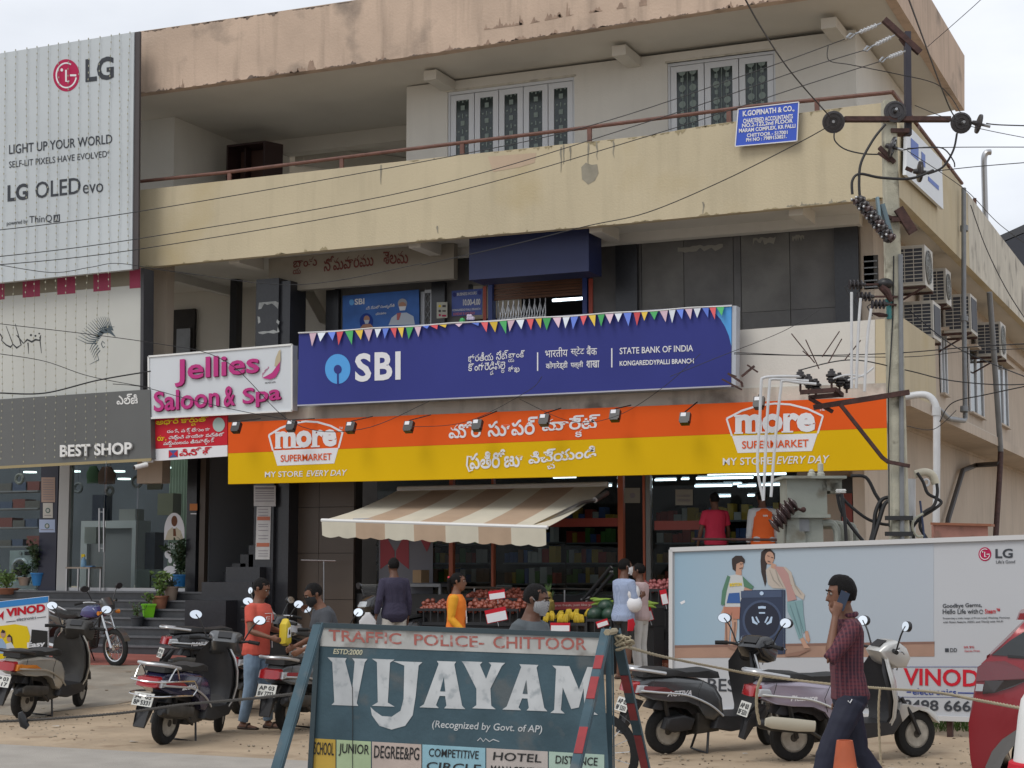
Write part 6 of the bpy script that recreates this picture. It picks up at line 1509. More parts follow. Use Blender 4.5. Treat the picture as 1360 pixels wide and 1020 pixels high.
def motorcycle(label, rear, front, tank, lean=4, white=None, group=None, scale=1):
 t = thing('motorcycle', label, 'motorcycle', group=group)
 L = 1.27; tyre(t, 0, .30, .09, 'rear_wheel', True, .74); tyre(t, L, .30, .08, 'front_wheel', True, .74)
 MB().pill([(.52, .80), (.58, .92), (.72, .97), (.90, .95), (.98, .86), (.92, .78), (.7, .76)], .14, .3).build('fuel_tank', tank, t)
 MB().pill([(-.30, .80), (-.28, .86), (.0, .84), (.25, .80), (.50, .83), (.55, .78), (.3, .73), (.0, .74)], .12, .2).build('seat', m_seat, t)
 MB().pill([(-.42, .80), (-.30, .82), (.1, .74), (.42, .70), (.42, .52), (.25, .50), (-.1, .62)], .11, .2).build('side_panel', white or tank, t)
 MB().pill([(.36, .28), (.36, .52), (.5, .60), (.72, .58), (.76, .42), (.70, .26), (.5, .22)], .12, .2).build('engine', m_eng, t)
 fin = MB()
 for k in range(5): fin.box((.66, 0, .44 + k * .035), (.22, .24, .012))
 fin.build('cooling_fins', m_steel, t)
 MB().tube([(.92, 0, .86), (.80, 0, .30), (.35, 0, .25)], .02, 6).tube([(.92, 0, .80), (.30, 0, .66), (-.25, 0, .72)], .02, 6).build('frame', m_black, t)
 for s in (-1, 1):
  MB().tube([(L, s * .085, .30), (L - .19, s * .085, .76)], .022, 8).tube([(L - .1, s * .085, .54), (L - .24, s * .085, .88)], .016, 8).build('fork', m_chrome, t)
  MB().tube([(0, s * .10, .30), (.10, s * .12, .72)], .025, 8).build('shock_absorber', m_chrome, t); MB().tube([(.45, s * .08, .32), (0, s * .09, .30)], .018, 6).build('swingarm', m_black, t)
  MB().tube(smooth_path([(1.0, s * .05, .98), (1.02, s * .20, 1.03), (.93, s * .30, 1.04), (.84, s * .38, 1.02)], 4), .012, 7).build('handlebar', m_chrome, t); MB().tube([(.90, s * .33, 1.035), (.80, s * .42, 1.01)], .019, 8).build('grip', m_blackr, t)
  MB().limb([((1.12, s * .14, .86), .02), ((1.12, s * .21, .86), .035)], 8).build('indicator', m_amber, t)
 mg_ = MB(); arc = [(L + .33 * math.cos(R(a)), .30 + .33 * math.sin(R(a))) for a in range(20, 151, 12)]
 mg_.loft([[V((x, y, z)) for y in (-.055, -.03, .03, .055)] + [V((x * .985 + .0 + L * .015, y, z * .985 + .3 * .015)) for y in (.055, .03, -.03, -.055)] for x, z in arc]).build('front_mudguard', white or tank, t)
 MB().pill([(-.30, .60), (-.40, .52), (-.44, .40), (-.41, .40), (-.36, .51), (-.26, .57)], .07, .1).build('rear_mudguard', m_plast, t)
 MB().pill([(-.47, .72), (-.44, .80), (-.38, .80), (-.36, .72)], .07, .2).build('tail_light', m_tail, t)
 MB().lathe([(.02, -.10), (.08, -.06), (.09, .0), (.085, .02), (.0, .035)], (1.12, 0, .90), (1, 0, 0), 18).build('headlight', m_lens, t)
 MB().pill([(1.02, .92), (1.0, 1.06), (1.08, 1.10), (1.18, .98), (1.18, .90)], .10, .3).build('visor', white or tank, t)
 MB().limb([((.62, -.13, .28), .02), ((.3, -.15, .24), .025), ((.1, -.16, .26), .045), ((-.35, -.17, .32), .05)], 10).build('exhaust', m_chrome, t)
 MB().tube(smooth_path([(.85, .10, .70), (.92, .25, .62), (.92, .27, .40), (.80, .15, .28)], 4), .014, 7).tube(smooth_path([(.85, -.10, .70), (.92, -.25, .62), (.92, -.27, .40), (.80, -.15, .28)], 4), .014, 7).build('crash_guard', m_chrome, t)
 MB().tube(smooth_path([(-.1, .13, .82), (-.35, .12, .90), (-.42, 0, .92), (-.35, -.12, .90), (-.1, -.13, .82)], 4), .013, 6).build('grab_rail', m_silver, t)
 MB().tube([(.45, .12, .28), (.35, .3, .02)], .012, 6).build('side_stand', m_black, t)
 mirror(t, (.98, .2, 1.03), (.95, .34, 1.26), (-1, -.15, .15)); mirror(t, (.98, -.2, 1.03), (.95, -.34, 1.26), (-1, .15, .15))
 MB().prism([V((-.44, -.09, .66)), V((-.44, .09, .66)), V((-.46, .09, .54)), V((-.46, -.09, .54))], (-.006, 0, 0)).build('number_plate', m_plate, t)
 place(t, rear, front, lean); return t
def pose2(px, py, heading, wb=1.24):
 """rear contact at a photo point, heading in degrees: 0 away, 90 to the left, -90 to the right"""
 a = G(px, py); an = YAW + R(90 + heading); b = a + V((math.cos(an), math.sin(an), 0)) * wb; b.z = gz(b.y); return a, b
m_bronze = M('bronze_grey_paint', (.40, .38, .33), .35, .4, coat=.6); m_navy = M('navy_paint', (.02, .02, .06), .25, .2, coat=.9); m_bk = M('gloss_black_paint', (.015, .015, .017), .25, .2, coat=.8)
m_greym = M('grey_black_paint', (.085, .088, .09), .3, .4, coat=.7); m_lilac = M('lilac_silver_paint', (.36, .325, .385), .35, .4, coat=.5); m_sil2 = M('warm_silver_paint', (.52, .52, .50), .35, .4, coat=.5)
m_dustyp = M('dusty_black_plastic', (.05, .048, .045), .55, var=.4, vs=5)
a, b = pose2(30, 955, -19)
scooter('bronze grey scooter with dusty black apron at the far left of the forecourt', a, b, m_bronze, apron=m_dustyp, inner=m_dustyp, guard=False, accent=m_bronze, tail_accent=m_amber, railm=m_black, tailamber=m_amber, plate='AP 03 4617', lean=5, steer=18)
a, b = pose2(88, 880, -128, 1.27)
motorcycle('dark motorcycle with blue tank facing the road behind the bronze grey scooter', a, b, M('tank_blue', (.03, .035, .16), .25, coat=.8), white=m_greym)
a, b = pose2(217, 989, -20)
scooter('navy blue scooter with chrome guard and white pinstripe parked alone on the dirt', a, b, m_navy, apron=m_greym, inner=m_plast, guard=True, accent=m_silver, tail_accent=M('graphic_red', (.3, .02, .03), .4), plate='AP 03 BP 5331', name_text='activa', lean=6, steer=24)
a, b = pose2(258, 912, -62)
scooter('black scooter with pale floor standing behind the navy scooter, handlebars against the plinth', a, b, m_bk, apron=m_greym, inner=M('inner_beige', (.35, .31, .25), .6), name_text='PLEASURE', lean=3)
a, b = pose2(317, 948, -14)
scooter('black scooter with red tail light half hidden behind the man in the red shirt', a, b, m_bk, apron=m_bk, plate='AP 03 AL 2015', lean=3, railm=M('rail_pale', (.35, .35, .35), .4))
a, b = pose2(381, 972, -22)
scooter('grey scooter with a big red and clear tail lamp beside the left barricade leg', a, b, m_greym, apron=m_bk, plate='AP 03 BV 7732', tail_accent=m_tail, lean=3)
a, b = pose2(437, 922, 62, 1.27)
motorcycle('white and black motorcycle behind the left end of the barricade', a, b, M('tank_grey', (.25, .25, .26), .3, coat=.6), white=M('panel_white', (.5, .5, .5), .35, coat=.5))
a, b = pose2(566, 884, 128)
scooter('black scooter facing the road just left of the woman in orange', a, b, m_bk, apron=m_bk, lean=2)
a, b = pose2(884, 1001, -66)
scooter('black scooter with silver trim roped in front of the washing machine hoarding', a, b, m_greym, apron=m_bk, name_text='ACTIVA', exhaust=False, accent=m_silver, tail_accent=M('graphic_maroon', (.16, .03, .035), .4), lean=4, steer=30)
a, b = pose2(1052, 1011, -75)
scooter('lilac and silver scooter behind the man on the phone', a, b, m_lilac, apron=m_sil2, inner=m_plast, cowl=m_sil2, name_text='Pleasure', accent=m_sil2, lean=3, cream=True, steer=8)
# bicycle hidden behind the barricade apart from its rear wheel
bi = thing('bicycle', 'bicycle behind the barricade with only its rear wheel showing at the right', 'bicycle')
tyre(bi, 0, .34, .045, 'rear_wheel', True, .9); tyre(bi, 1.05, .34, .045, 'front_wheel', True, .9)
fb = MB();
for p, q_ in (((0, 0, .34), (.42, 0, .30)), ((0, 0, .34), (.33, 0, .78)), ((.42, 0, .30), (.33, 0, .86)), ((.42, 0, .30), (.88, 0, .72)), ((.33, 0, .78), (.86, 0, .80)), ((1.05, 0, .34), (.86, 0, .82))): fb.tube([p, q_], .015, 6)
fb.build('frame', m_black, bi); MB().pill([(.2, .88), (.22, .93), (.42, .91), (.46, .88)], .07, .3).build('saddle', m_seat, bi)
MB().tube([(.84, -.27, .98), (.90, 0, .96), (.84, .27, .98)], .013, 6).build('handlebar', m_steel, bi)
MB().lathe([(.37, -.025), (.375, .0), (.37, .025)], (0, 0, .34), (0, 1, 0), 24).build('rear_mudguard', m_black, bi)
for o in [c for c in ALLCH(bi) if c.name.startswith('rear_mudguard')]:
 bm = bmesh.new(); bm.from_mesh(o.data); bmesh.ops.delete(bm, geom=[v for v in bm.verts if v.co.z < .46], context='VERTS'); bm.to_mesh(o.data); bm.free()
rp = GD(790, 13.7); place(bi, rp, rp + V((math.cos(YAW + math.pi), math.sin(YAW + math.pi), 0)) * 1.05, 5)
# ------------------------------------------------------------------ red car at the right edge
car = thing('parked_car', 'red compact car cut by the right edge of the picture, seen from its rear corner', 'car')
m_rp = M('car_red', (.24, .006, .014), .3, .2, coat=.6); m_cg = M('car_glass', (.012, .016, .018), .05, coat=.5); m_clad = M('car_cladding', (.13, .125, .12), .6)
Lc, Wc = 3.9, .84
def cy(z, x):                                              # half width by height and station
 return Wc * (1 - .16 * max(0, z - 1.0) - .10 * max(0, .35 - z)) * (1 - .16 * max(0, .35 - x) ** 1.3) * (1 - .12 * max(0, x - 3.3)) * (1 + .02 * math.exp(-((z - .82) / .07) ** 2) * (1 if x > .3 else x / .3))
def rearx(z):
 pts = [(.2, .10), (.32, .03), (.5, .0), (.72, 0), (.80, .03), (.95, .055), (1.1, .07), (1.17, .12), (1.22, .20), (1.34, .31), (1.46, .42), (1.52, .5)]
 for (a, b), (c, d) in zip(pts[:-1], pts[1:]):
  if a <= z <= c: return b + (d - b) * (z - a) / (c - a)
 return pts[0][1] if z < .2 else pts[-1][1]
def topz(x):
 pts = [(0, 1.47), (.6, 1.49), (1.5, 1.50), (2.1, 1.44), (2.75, 1.08), (3.1, .98), (3.6, .86), (3.9, .62)]
 for (a, b), (c, d) in zip(pts[:-1], pts[1:]):
  if a <= x <= c: return b + (d - b) * (x - a) / (c - a)
 return .62
def botz(x):
 z = .22
 for wx in (.55, 3.15):
  if abs(x - wx) < .37: z = max(z, .31 + math.sqrt(.37 ** 2 - (x - wx) ** 2))
 return z
xs_c = sorted(set([0, .03, .07, .12, 1.3, 1.7, 2.0, 2.3, 2.5, 3.6, 3.75, 3.9] + [wx + .37 * math.cos(R(a)) for wx in (.55, 3.15) for a in range(0, 181, 12)]))
secs = []
for x in xs_c:
 zb_, zt_ = botz(x), topz(x); ring = []
 lv = [0, .04, .1, .2, .3, .4, .5, .58, .66, .74, .82, .9, .96, .99]
 for f in lv:
  z = zb_ + (zt_ - zb_) * f; xr_ = rearx(z); xx = xr_ + x * (1 - xr_ / 1.2) if x < 1.2 else x
  ring.append(V((xx, -cy(z, xx) * (1 - (max(0, f - .9) / .1) ** 2 * .12), z)))
 secs.append(ring + [V((p.x, 0, zt_ + .015)) for p in ring[-1:]] + [V((p.x, -p.y, p.z)) for p in ring[::-1]])
mb = MB(); mb.loft(secs); car_b = mb.build('body', m_rp, car)
def cside(poly, mat, name, off=.014, par=car, th=.05):
 for s in (-1, 1):
  pts = [V((x + .004, s * (cy(z, x) * 1.0 - .0 + off), z)) for x, z in poly]
  MB().prism(pts, (0, -s * th, 0)).build(name, mat, par)
cside([(.17, 1.205), (.30, 1.31), (.46, 1.415), (1.0, 1.43), (1.0, 1.17), (.6, 1.19)], m_cg, 'side_window'); cside([(1.06, 1.165), (1.06, 1.43), (1.8, 1.42), (1.8, 1.12)], m_cg, 'side_window'); cside([(1.88, 1.11), (1.88, 1.40), (2.1, 1.36), (2.45, 1.10)], m_cg, 'side_window')
cside([(.055, 1.02), (.07, 1.12), (.13, 1.16), (.26, 1.165), (.36, 1.12), (.44, 1.05), (.2, 1.03)], M('car_tail_red', (.13, .006, .012), .1, coat=1), 'tail_light', .016)
cside([(.10, .93), (.12, 1.025), (.25, 1.03), (.44, 1.045), (.30, .98), (.18, .94)], M('lamp_smoke', (.015, .008, .008), .15, coat=1), 'lamp_lower', .02)
cside([(.05, .95), (.06, 1.0), (.11, 1.0), (.10, .95)], m_lens, 'reverse_lamp', .022)
cside([(.20, .22)] + [(.55 + .46 * math.cos(R(a)), .31 + .43 * math.sin(R(a))) for a in range(180, -1, -15)] + [(.55 + .36 * math.cos(R(a)), .31 + .36 * math.sin(R(a))) for a in range(0, 181, 15)], m_clad, 'arch_cladding', .014)
cside([(.28, 1.21), (.6, 1.185), (1.05, 1.165), (2.5, 1.10), (2.5, 1.085), (1.05, 1.145), (.28, 1.19)], m_black, 'window_seal', .014)
MB().pill([(.34, 1.45), (.36, 1.50), (.66, 1.53), (.70, 1.49), (.5, 1.45)], .64, .1).build('spoiler', m_rp, car)
MB().prism([V((.19, -.58, 1.16)), V((.19, .58, 1.16)), V((.52, .52, 1.42)), V((.52, -.52, 1.42))], (-.012, 0, .01)).build('rear_window', m_cg, car)
for x in (.55, 3.15):
 for s in (-1, 1):
  t_ = MB().lathe([(.20, -.09), (.28, -.10), (.31, -.06), (.31, .06), (.28, .10), (.20, .09)], (x, s * .74, .31), (0, 1, 0), 28).build('wheel', m_blackr, car)
  mb = MB(); mb.lathe([(.205, -.02), (.19, .09), (.175, .05), (.02, .03), (.01, .06)], (x, s * .745, .31), (0, s, 0), 24)
  for k in range(5):
   a = R(k * 72 + 15); mb.bar((x + .03 * math.cos(a), s * .83, .31 + .03 * math.sin(a)), (x + .18 * math.cos(a), s * .845, .31 + .18 * math.sin(a)), .05, .02)
  mb.build('alloy_rim', M('alloy_dark', (.10, .10, .11), .35, .8), t_)
MB().box((1.9, 0, .55), (3.2, 1.5, .5)).build('underbody', m_black, car)
cp = GD(1281, 13.1); car.location = cp; car.rotation_euler = (0, 0, YAW - R(18))
# white rounded post at the extreme right
rb = thing('white_bollard', 'rounded white plastic bollard with a red band, nearest object at the right edge', 'bollard')
c = GD(1381, 10.2)
MB().lathe([(.26, 0), (.27, .3), (.245, .55), (.21, .8), (.19, .95), (.17, 1.05), (.11, 1.14), (.02, 1.17)], c, (0, 0, 1), 24).build('body', m_white, rb)
MB().lathe([(.255, .62), (.262, .63), (.252, .68), (.24, .69)], c, (0, 0, 1), 24).build('red_band', m_red, rb)
# ------------------------------------------------------------------ people
_tex = bpy.data.textures.new('cloth_folds', 'CLOUDS'); _tex.noise_scale = .12; _tex.noise_depth = 2
def fused(mb, name, mat, par, vox=.010, wrinkle=0, it=3):
 o = mb.build(name, mat, par)
 m = o.modifiers.new('union', 'REMESH'); m.mode = 'VOXEL'; m.voxel_size = vox; m.use_smooth_shade = True
 m = o.modifiers.new('soften', 'SMOOTH'); m.iterations = it; m.factor = .5
 if wrinkle:
  m = o.modifiers.new('folds', 'DISPLACE'); m.texture = _tex; m.strength = wrinkle; m.mid_level = .3; m.texture_coords = 'LOCAL'
 return o
m_hair = M('black_hair', (.010, .009, .009), .55, var=.3, vs=60, bump=.6, bs=150)
def skin(k): return M('skin_%d' % k, ((.17, .075, .042), (.12, .052, .030), (.24, .12, .075))[k], .55, var=.12, vs=12)
def plaid(name, base, c1, c2, sc=26):
 if name in MATS: return MATS[name]
 mt = bpy.data.materials.new(name); mt.use_nodes = True; n, l = mt.node_tree.nodes, mt.node_tree.links; b = n['Principled BSDF']; b.inputs['Roughness'].default_value = .85
 tc = n.new('ShaderNodeTexCoord'); last = None
 for ax, c in (('X', c1), ('Z', c1), ('Y', c2)):
  w_ = n.new('ShaderNodeTexWave'); w_.bands_direction = ax; w_.inputs['Scale'].default_value = sc / 6.28 * (1 if ax != 'Y' else 1); w_.inputs['Distortion'].default_value = .4; w_.inputs['Detail Scale'].default_value = 1
  l.new(tc.outputs['Object'], w_.inputs['Vector'])
  r_ = n.new('ShaderNodeMapRange'); r_.inputs['From Min'].default_value = .55; r_.inputs['From Max'].default_value = .8; r_.inputs['To Max'].default_value = .6; l.new(w_.outputs['Fac'], r_.inputs['Value'])
  x = n.new('ShaderNodeMix'); x.data_type = 'RGBA'; l.new(r_.outputs[0], x.inputs['Factor'])
  if last is None: x.inputs['A'].default_value = (*base, 1)
  else: l.new(last, x.inputs['A'])
  x.inputs['B'].default_value = (*c, 1); last = x.outputs['Result']
 l.new(last, b.inputs['Base Color']); MATS[name] = mt; return mt
def person(label, loc, face, H=1.70, skin_k=0, lean=0, head_yaw=0, head_pitch=0, head_tilt=0, armL=None, armR=None, legL=None, legR=None, fat=1.0, top=None, sleeve=.5, hem=.90, top_r=1.0, bottom=None, shorts=False, shoe=None, hair='short', mask=None, vox=.010, curl=.5, flare=0, hidden_low=False, handdirL=None, handdirR=None, top_sleeve_mat=None, face_detail=True):
 t = thing('person', label, 'person', loc=loc, rot=(0, 0, YAW + R(face)))
 t.scale = (H / 1.7,) * 3
 la = R(lean)
 def sp(x, y, z):                                       # upper body leans about the hips
  if z <= .92: return V((x, y, z))
  dz = z - .92; return V((x, y * math.cos(la) + dz * math.sin(la), .92 + dz * math.cos(la) - y * math.sin(la)))
 sk_ = skin(skin_k)
 def ring(z, rx, ry, yo=0, n=16):
  out = []
  for k in range(n):
   a = 2 * math.pi * k / n; c_, s_ = math.cos(a), math.sin(a)
   out.append(sp(rx * math.copysign(abs(c_) ** .85, c_), yo + ry * math.copysign(abs(s_) ** .85, s_), z))
  return out
 torso = [(.80, .09, .08, 0), (.86, .155, .105, -.005), (.92, .168, .115, -.01), (1.0, .152, .105, 0), (1.08, .143, .10, .005), (1.18, .155, .108, .008), (1.28, .170, .115, .005), (1.36, .172, .105, -.005), (1.41, .145, .085, -.012), (1.445, .075, .065, -.012), (1.50, .055, .058, -.004), (1.55, .054, .056, .008)]
 body = MB(); body.loft([ring(z, rx * fat, ry * fat, yo) for z, rx, ry, yo in torso])
 SL, SR = sp(-.175, -.008, 1.385), sp(.175, -.008, 1.385)
 armL = armL or (sp(-.225, -.03, 1.11), sp(-.235, .04, .87)); armR = armR or (sp(.225, -.03, 1.11), sp(.235, .04, .87))
 legL = legL or ((-.10, .015, .48), (-.105, -.02, .075)); legR = legR or ((.10, .015, .48), (.105, -.02, .075))
 arms = []
 for S, (E_, W_) in ((SL, armL), (SR, armR)):
  E_, W_ = V(E_), V(W_); arms.append((S, E_, W_))
  body.limb([(S, .050), (S.lerp(E_, .3), .048), (S.lerp(E_, .75), .039), (E_, .036), (E_.lerp(W_, .25), .038), (E_.lerp(W_, .7), .029), (W_, .024)], 10)
 legs = []
 for hx, (K, A) in ((-.09, legL), (.09, legR)):
  Hh, K, A = V((hx, 0, .88)), V(K), V(A); legs.append((Hh, K, A))
  body.limb([(Hh, .082), (Hh.lerp(K, .35), .078), (Hh.lerp(K, .8), .058), (K, .052), (K.lerp(A, .25), .054), (K.lerp(A, .7), .038), (A, .034)], 10)
  fd = V((0, 1, 0)); fd.z = 0
  body.limb([(A + V((0, -.045, -.04)), .028, .03), (A + V((0, .03, -.035)), .038, .034), (A + V((0, .12, -.05)), .042, .022), (A + V((0, .185, -.055)), .030, .014)], 10, up=(0, 0, 1))
 for side_, (S, E_, W_), hd in ((-1, arms[0], handdirL), (1, arms[1], handdirR)):
  d = V(hd).normalized() if hd else (W_ - E_).normalized()
  ref = V((0, 1, 0)) if abs(d.y) < .8 else V((0, 0, 1))
  pn = V((-side_, 0, 0)); pn = (pn - d * pn.dot(d)); pn = pn.normalized() if pn.length > .1 else V((0, 0, 1)); sd = d.cross(pn)          # palm normal, across
  body.limb([(W_, .024, .020), (W_ + d * .035, .034, .016), (W_ + d * .085, .037, .014), (W_ + d * .095, .034, .012)], 10, up=pn)
  for k, (off, L) in enumerate(((-.029, .060), (-.010, .072), (.010, .068), (.028, .054))):
   b0 = W_ + d * .085 + sd * off; c1 = (d * math.cos(curl * .5) + pn * math.sin(curl * .5)); c2 = (d * math.cos(curl * 1.6) + pn * math.sin(curl * 1.6))
   body.limb([(b0, .0095), (b0 + c1 * L * .5, .0088), (b0 + c1 * L * .5 + c2 * L * .5, .007)], 6)
  b0 = W_ + d * .03 + sd * .03 * (1 if sd.y > 0 or sd.z > 0 else -1); q_ = (sd * (1 if sd.y > 0 or sd.z > 0 else -1))
  body.limb([(b0, .012), (b0 + (d * .7 + q_ * .5 + pn * .4) * .035, .0105), (b0 + (d * 1.3 + q_ * .5 + pn * .8) * .045, .008)], 6)
 # head
 Hc = sp(0, .018, 1.615); M3 = Matrix.Rotation(R(head_yaw), 3, 'Z') @ Matrix.Rotation(-la * .6 - R(head_pitch), 3, 'X') @ Matrix.Rotation(R(head_tilt), 3, 'Y')
 def hp(x, y, z): return Hc + M3 @ V((x, y, z))
 hs = []
 for z, rx, ry, yo in ((-.118, .022, .028, .040), (-.105, .042, .052, .030), (-.075, .055, .072, .016), (-.04, .064, .084, .006), (0, .070, .091, .0), (.04, .074, .095, -.004), (.075, .070, .088, -.008), (.10, .054, .066, -.010), (.117, .022, .03, -.012)):
  hs.append([hp(rx * math.cos(2 * math.pi * k / 16), yo + ry * math.sin(2 * math.pi * k / 16), z) for k in range(16)])
 body.loft(hs)
 body.limb([(hp(0, .082, .022), .009), (hp(0, .101, -.010), .011), (hp(0, .107, -.028), .015), (hp(0, .088, -.034), .012)], 8)
 for s in (-1, 1):
  body.limb([(hp(s * .068, -.002, .022), .011, .016), (hp(s * .079, -.012, .005), .009, .024), (hp(s * .069, -.004, -.026), .008, .012)], 8)
  body.limb([(hp(s * .014, .090, .034), .008), (hp(s * .045, .080, .036), .008)], 6)
 body.limb([(hp(-.022, .083, -.062), .008), (hp(0, .090, -.060), .011), (hp(.022, .083, -.062), .008)], 6)
 body.limb([(hp(-.018, .080, -.073), .008), (hp(0, .088, -.074), .010), (hp(.018, .080, -.073), .008)], 6)
 bo = fused(body, 'body', sk_, t, vox, it=2)
 if face_detail:
  for s in (-1, 1):
   e_ = MB().ball(hp(s * .030, .0815, .014), .0105, 8, 6).build('eye', M('eye_white', (.32, .28, .25), .4), t); MB().ball(hp(s * .030, .0885, .013), .0068, 8, 6).build('pupil', m_black, e_)
   MB().limb([(hp(s * .014, .098, .034), .0045), (hp(s * .032, .0975, .040), .0055), (hp(s * .050, .083, .034), .003)], 6).build('eyebrow', m_hair, t)
  MB().limb([(hp(-.020, .092, -.067), .002), (hp(0, .100, -.067), .003), (hp(.020, .092, -.067), .002)], 6).build('lips', M('lip_tone', (.12, .035, .03), .5), t)
 # hair
 if hair != 'bald':
  mb = MB(); rr = random.Random(len(label)); n, m = 22, 16; rx, ry, rz = .080, .104, .102
  if hair == 'quiff': rz = .118
  pts = []
  for i in range(m):
   th = math.pi * .70 * i / (m - 1)
   for k in range(n):
    ph = 2 * math.pi * k / n; x, y, z = math.sin(th) * math.cos(ph), math.sin(th) * math.sin(ph), math.cos(th)
    bump_ = 1 + rr.uniform(-.018, .018)
    if hair == 'quiff' and y > .1 and z > .1: bump_ += .16 * y * z * 1.6
    yy = y * ry * bump_ - .014; zz_ = z * rz * bump_ + .026
    # keep the face clear: push front-low points inside the skull
    if zz_ < .062 and yy > .028 and not (abs(x) > .80 and zz_ > .0 and yy < .045): yy = min(yy, .03); zz_ = max(zz_, .03); x *= .7
    pts.append(hp(x * rx * bump_, yy, zz_))
  fs = []
  for i in range(m - 1):
   for k in range(n): fs.append((i * n + k, i * n + (k + 1) % n, (i + 1) * n + (k + 1) % n, (i + 1) * n + k))
  mb.add(pts, fs, True)
  ho = mb.build('hair', m_hair, t)
  if hair == 'bun':
   MB().ball(hp(0, -.125, .02), (.045, .042, .045), 12, 8).build('hair_bun', m_hair, t); MB().ball(hp(.02, -.135, .055), .018, 8, 6).build('hair_clip', M('clip_red', (.6, .03, .05), .4), t)
   MB().limb([(hp(0, -.12, 0), .035), (hp(0, -.13, -.10), .03), (hp(0, -.12, -.20), .018)], 8).build('ponytail', m_hair, t)
 if mask:
  ms = []
  for z, w_ in ((.012, .8), (-.02, 1), (-.06, 1.0), (-.095, .8), (-.112, .5)):
   ms.append([hp(.074 * w_ * math.sin(R(a)) * (1 if z > -.08 else .85), (.112 if abs(a) < 25 else .100) * math.cos(R(a)) * (1.0 if z > -.09 else .9) + .002, z) for a in range(-80, 81, 16)])
  mo_ = MB().loft(ms, cap=False, closed=False); mo_.build('face_mask', mask, t)
  MB().tube([hp(-.073, .02, 0), hp(-.082, -.01, .02)], .003, 4).tube([hp(.073, .02, 0), hp(.082, -.01, .02)], .003, 4).build('mask_strap', mask, t)
 # clothes
 if top:
  c = MB(); rg = []
  for z, rx, ry, yo in torso:
   if hem - .03 <= z <= 1.45:
    k = top_r * fat; e0 = .027 if z < 1.02 else (.022 if z < 1.1 else .018); rg.append((z, rx * k + e0, ry * k + e0 + .002, yo))
  rg = [(hem, rg[0][1] * (1.02 + flare) if hem < .92 else rg[0][1] * 1.03, rg[0][2] * (1.06 + flare) if hem < .92 else rg[0][2] * 1.04, rg[0][3])] + [r_ for r_ in rg if r_[0] > hem + .02]
  if hem < .8: rg = [(hem, .19 + flare, .16 + flare, 0), (.8, .185, .145, 0)] + [r_ for r_ in rg if r_[0] > .83]
  c.loft([ring(*r_) for r_ in rg])
  sl = MB() if top_sleeve_mat else c
  for S, E_, W_ in arms:
   Q = []
   Q.append((S + V((-S.x * .3, 0, .0)), .066)); Q.append((S, .068)); Q.append((S.lerp(E_, .3), .063))
   if sleeve <= .6: Q.append((S.lerp(E_, min(.8, sleeve * 1.35)), .060))
   else:
    Q += [(S.lerp(E_, .8), .052), (E_, .050)]
    e_ = (sleeve - .6) / .4; Q.append((E_.lerp(W_, max(.08, e_ * .5)), .048))
    if e_ > .4: Q.append((E_.lerp(W_, min(.97, e_)), .038))
   sl.limb(Q, 12)
  fused(c, 'shirt', top, t, vox, .014, 3)
  if top_sleeve_mat: fused(sl, 'sleeves', top_sleeve_mat, t, vox, .01, 3)
 if bottom:
  c = MB(); c.loft([ring(z, rx * fat + .014, ry * fat + .014, yo) for z, rx, ry, yo in torso if .79 < z <= .95])
  for Hh, K, A in legs:
   Q = [(Hh, .098), (Hh.lerp(K, .4), .092), (Hh.lerp(K, .85), .076)]
   if shorts: Q[-1] = (Hh.lerp(K, .82), .088)
   else: Q += [(K, .072), (K.lerp(A, .5), .066), (K.lerp(A, .97), .056)]
   c.limb(Q, 12)
  fused(c, 'shorts' if shorts else 'trousers', bottom, t, vox, .014, 3)
 if shoe:
  for Hh, K, A in legs:
   MB().limb([(A + V((0, -.055, -.055)), .036, .022), (A + V((0, .03, -.06)), .042, .020), (A + V((0, .12, -.062)), .047, .018), (A + V((0, .20, -.064)), .034, .014)], 10, up=(0, 0, 1)).build('sandal', shoe, t)
   MB().tube([A + V((-.045, .07, -.05)), A + V((-.02, .08, -.008)), A + V((.02, .08, -.008)), A + V((.045, .07, -.05))], .011, 6).build('sandal_strap', shoe, t)
 return t
m_jean = M('light_denim', (.22, .31, .42), .85, var=.3, vs=9, bump=.2, bs=200)
m_redtee = M('coral_red_tee', (.56, .09, .06), .85, var=.08, vs=5)
def lp(p, x, y, z): return p
# man in the red shirt
p = GD(346, 19.5)
r1 = person('man in a coral red shirt and light jeans holding a yellow bag among the scooters', p, -112, 1.66, 0, 3, head_yaw=4, head_pitch=22, armR=((.24, .06, 1.13), (.20, .30, 1.06)), armL=((-.24, .06, 1.14), (-.12, .27, 1.12)), top=m_redtee, sleeve=.45, hem=.85, bottom=m_jean, shoe=M('sandal_brown', (.05, .03, .022), .7), legL=((-.11, .06, .48), (-.13, .10, .075)), legR=((.10, -.01, .48), (.11, -.10, .075)), curl=.9)
r1.scale = (1.66 / 1.7,) * 3
fr = MB();
for a, b in (((-.07, 1.33), (.08, 1.33)), ((-.07, 1.33), (-.07, 1.22)), ((-.03, 1.29), (.05, 1.29)), ((-.03, 1.265), (.03, 1.265)), ((.05, 1.29), (.05, 1.26)), ((-.01, 1.24), (.06, 1.24))): fr.bar((a[0], .160, a[1]), (b[0], .160, b[1]), .008, .006)
fr.bar((-.10, .150, 1.05), (-.10, .155, .93), .008)
fr.build('shirt_print', m_printw, r1)
bg_ = thing('yellow_bag', 'yellow and white printed bag held in the left hand of the man in red', 'bag', loc=p, rot=(0, 0, YAW + R(-112)))
MB().pill([(-.07, -.12), (-.05, .10), (.0, .16), (.06, .10), (.07, -.12), (0, -.15)], .05, .3).build('bag_body', M('bag_yellow', (.62, .47, .03), .5, var=.0), bg_)
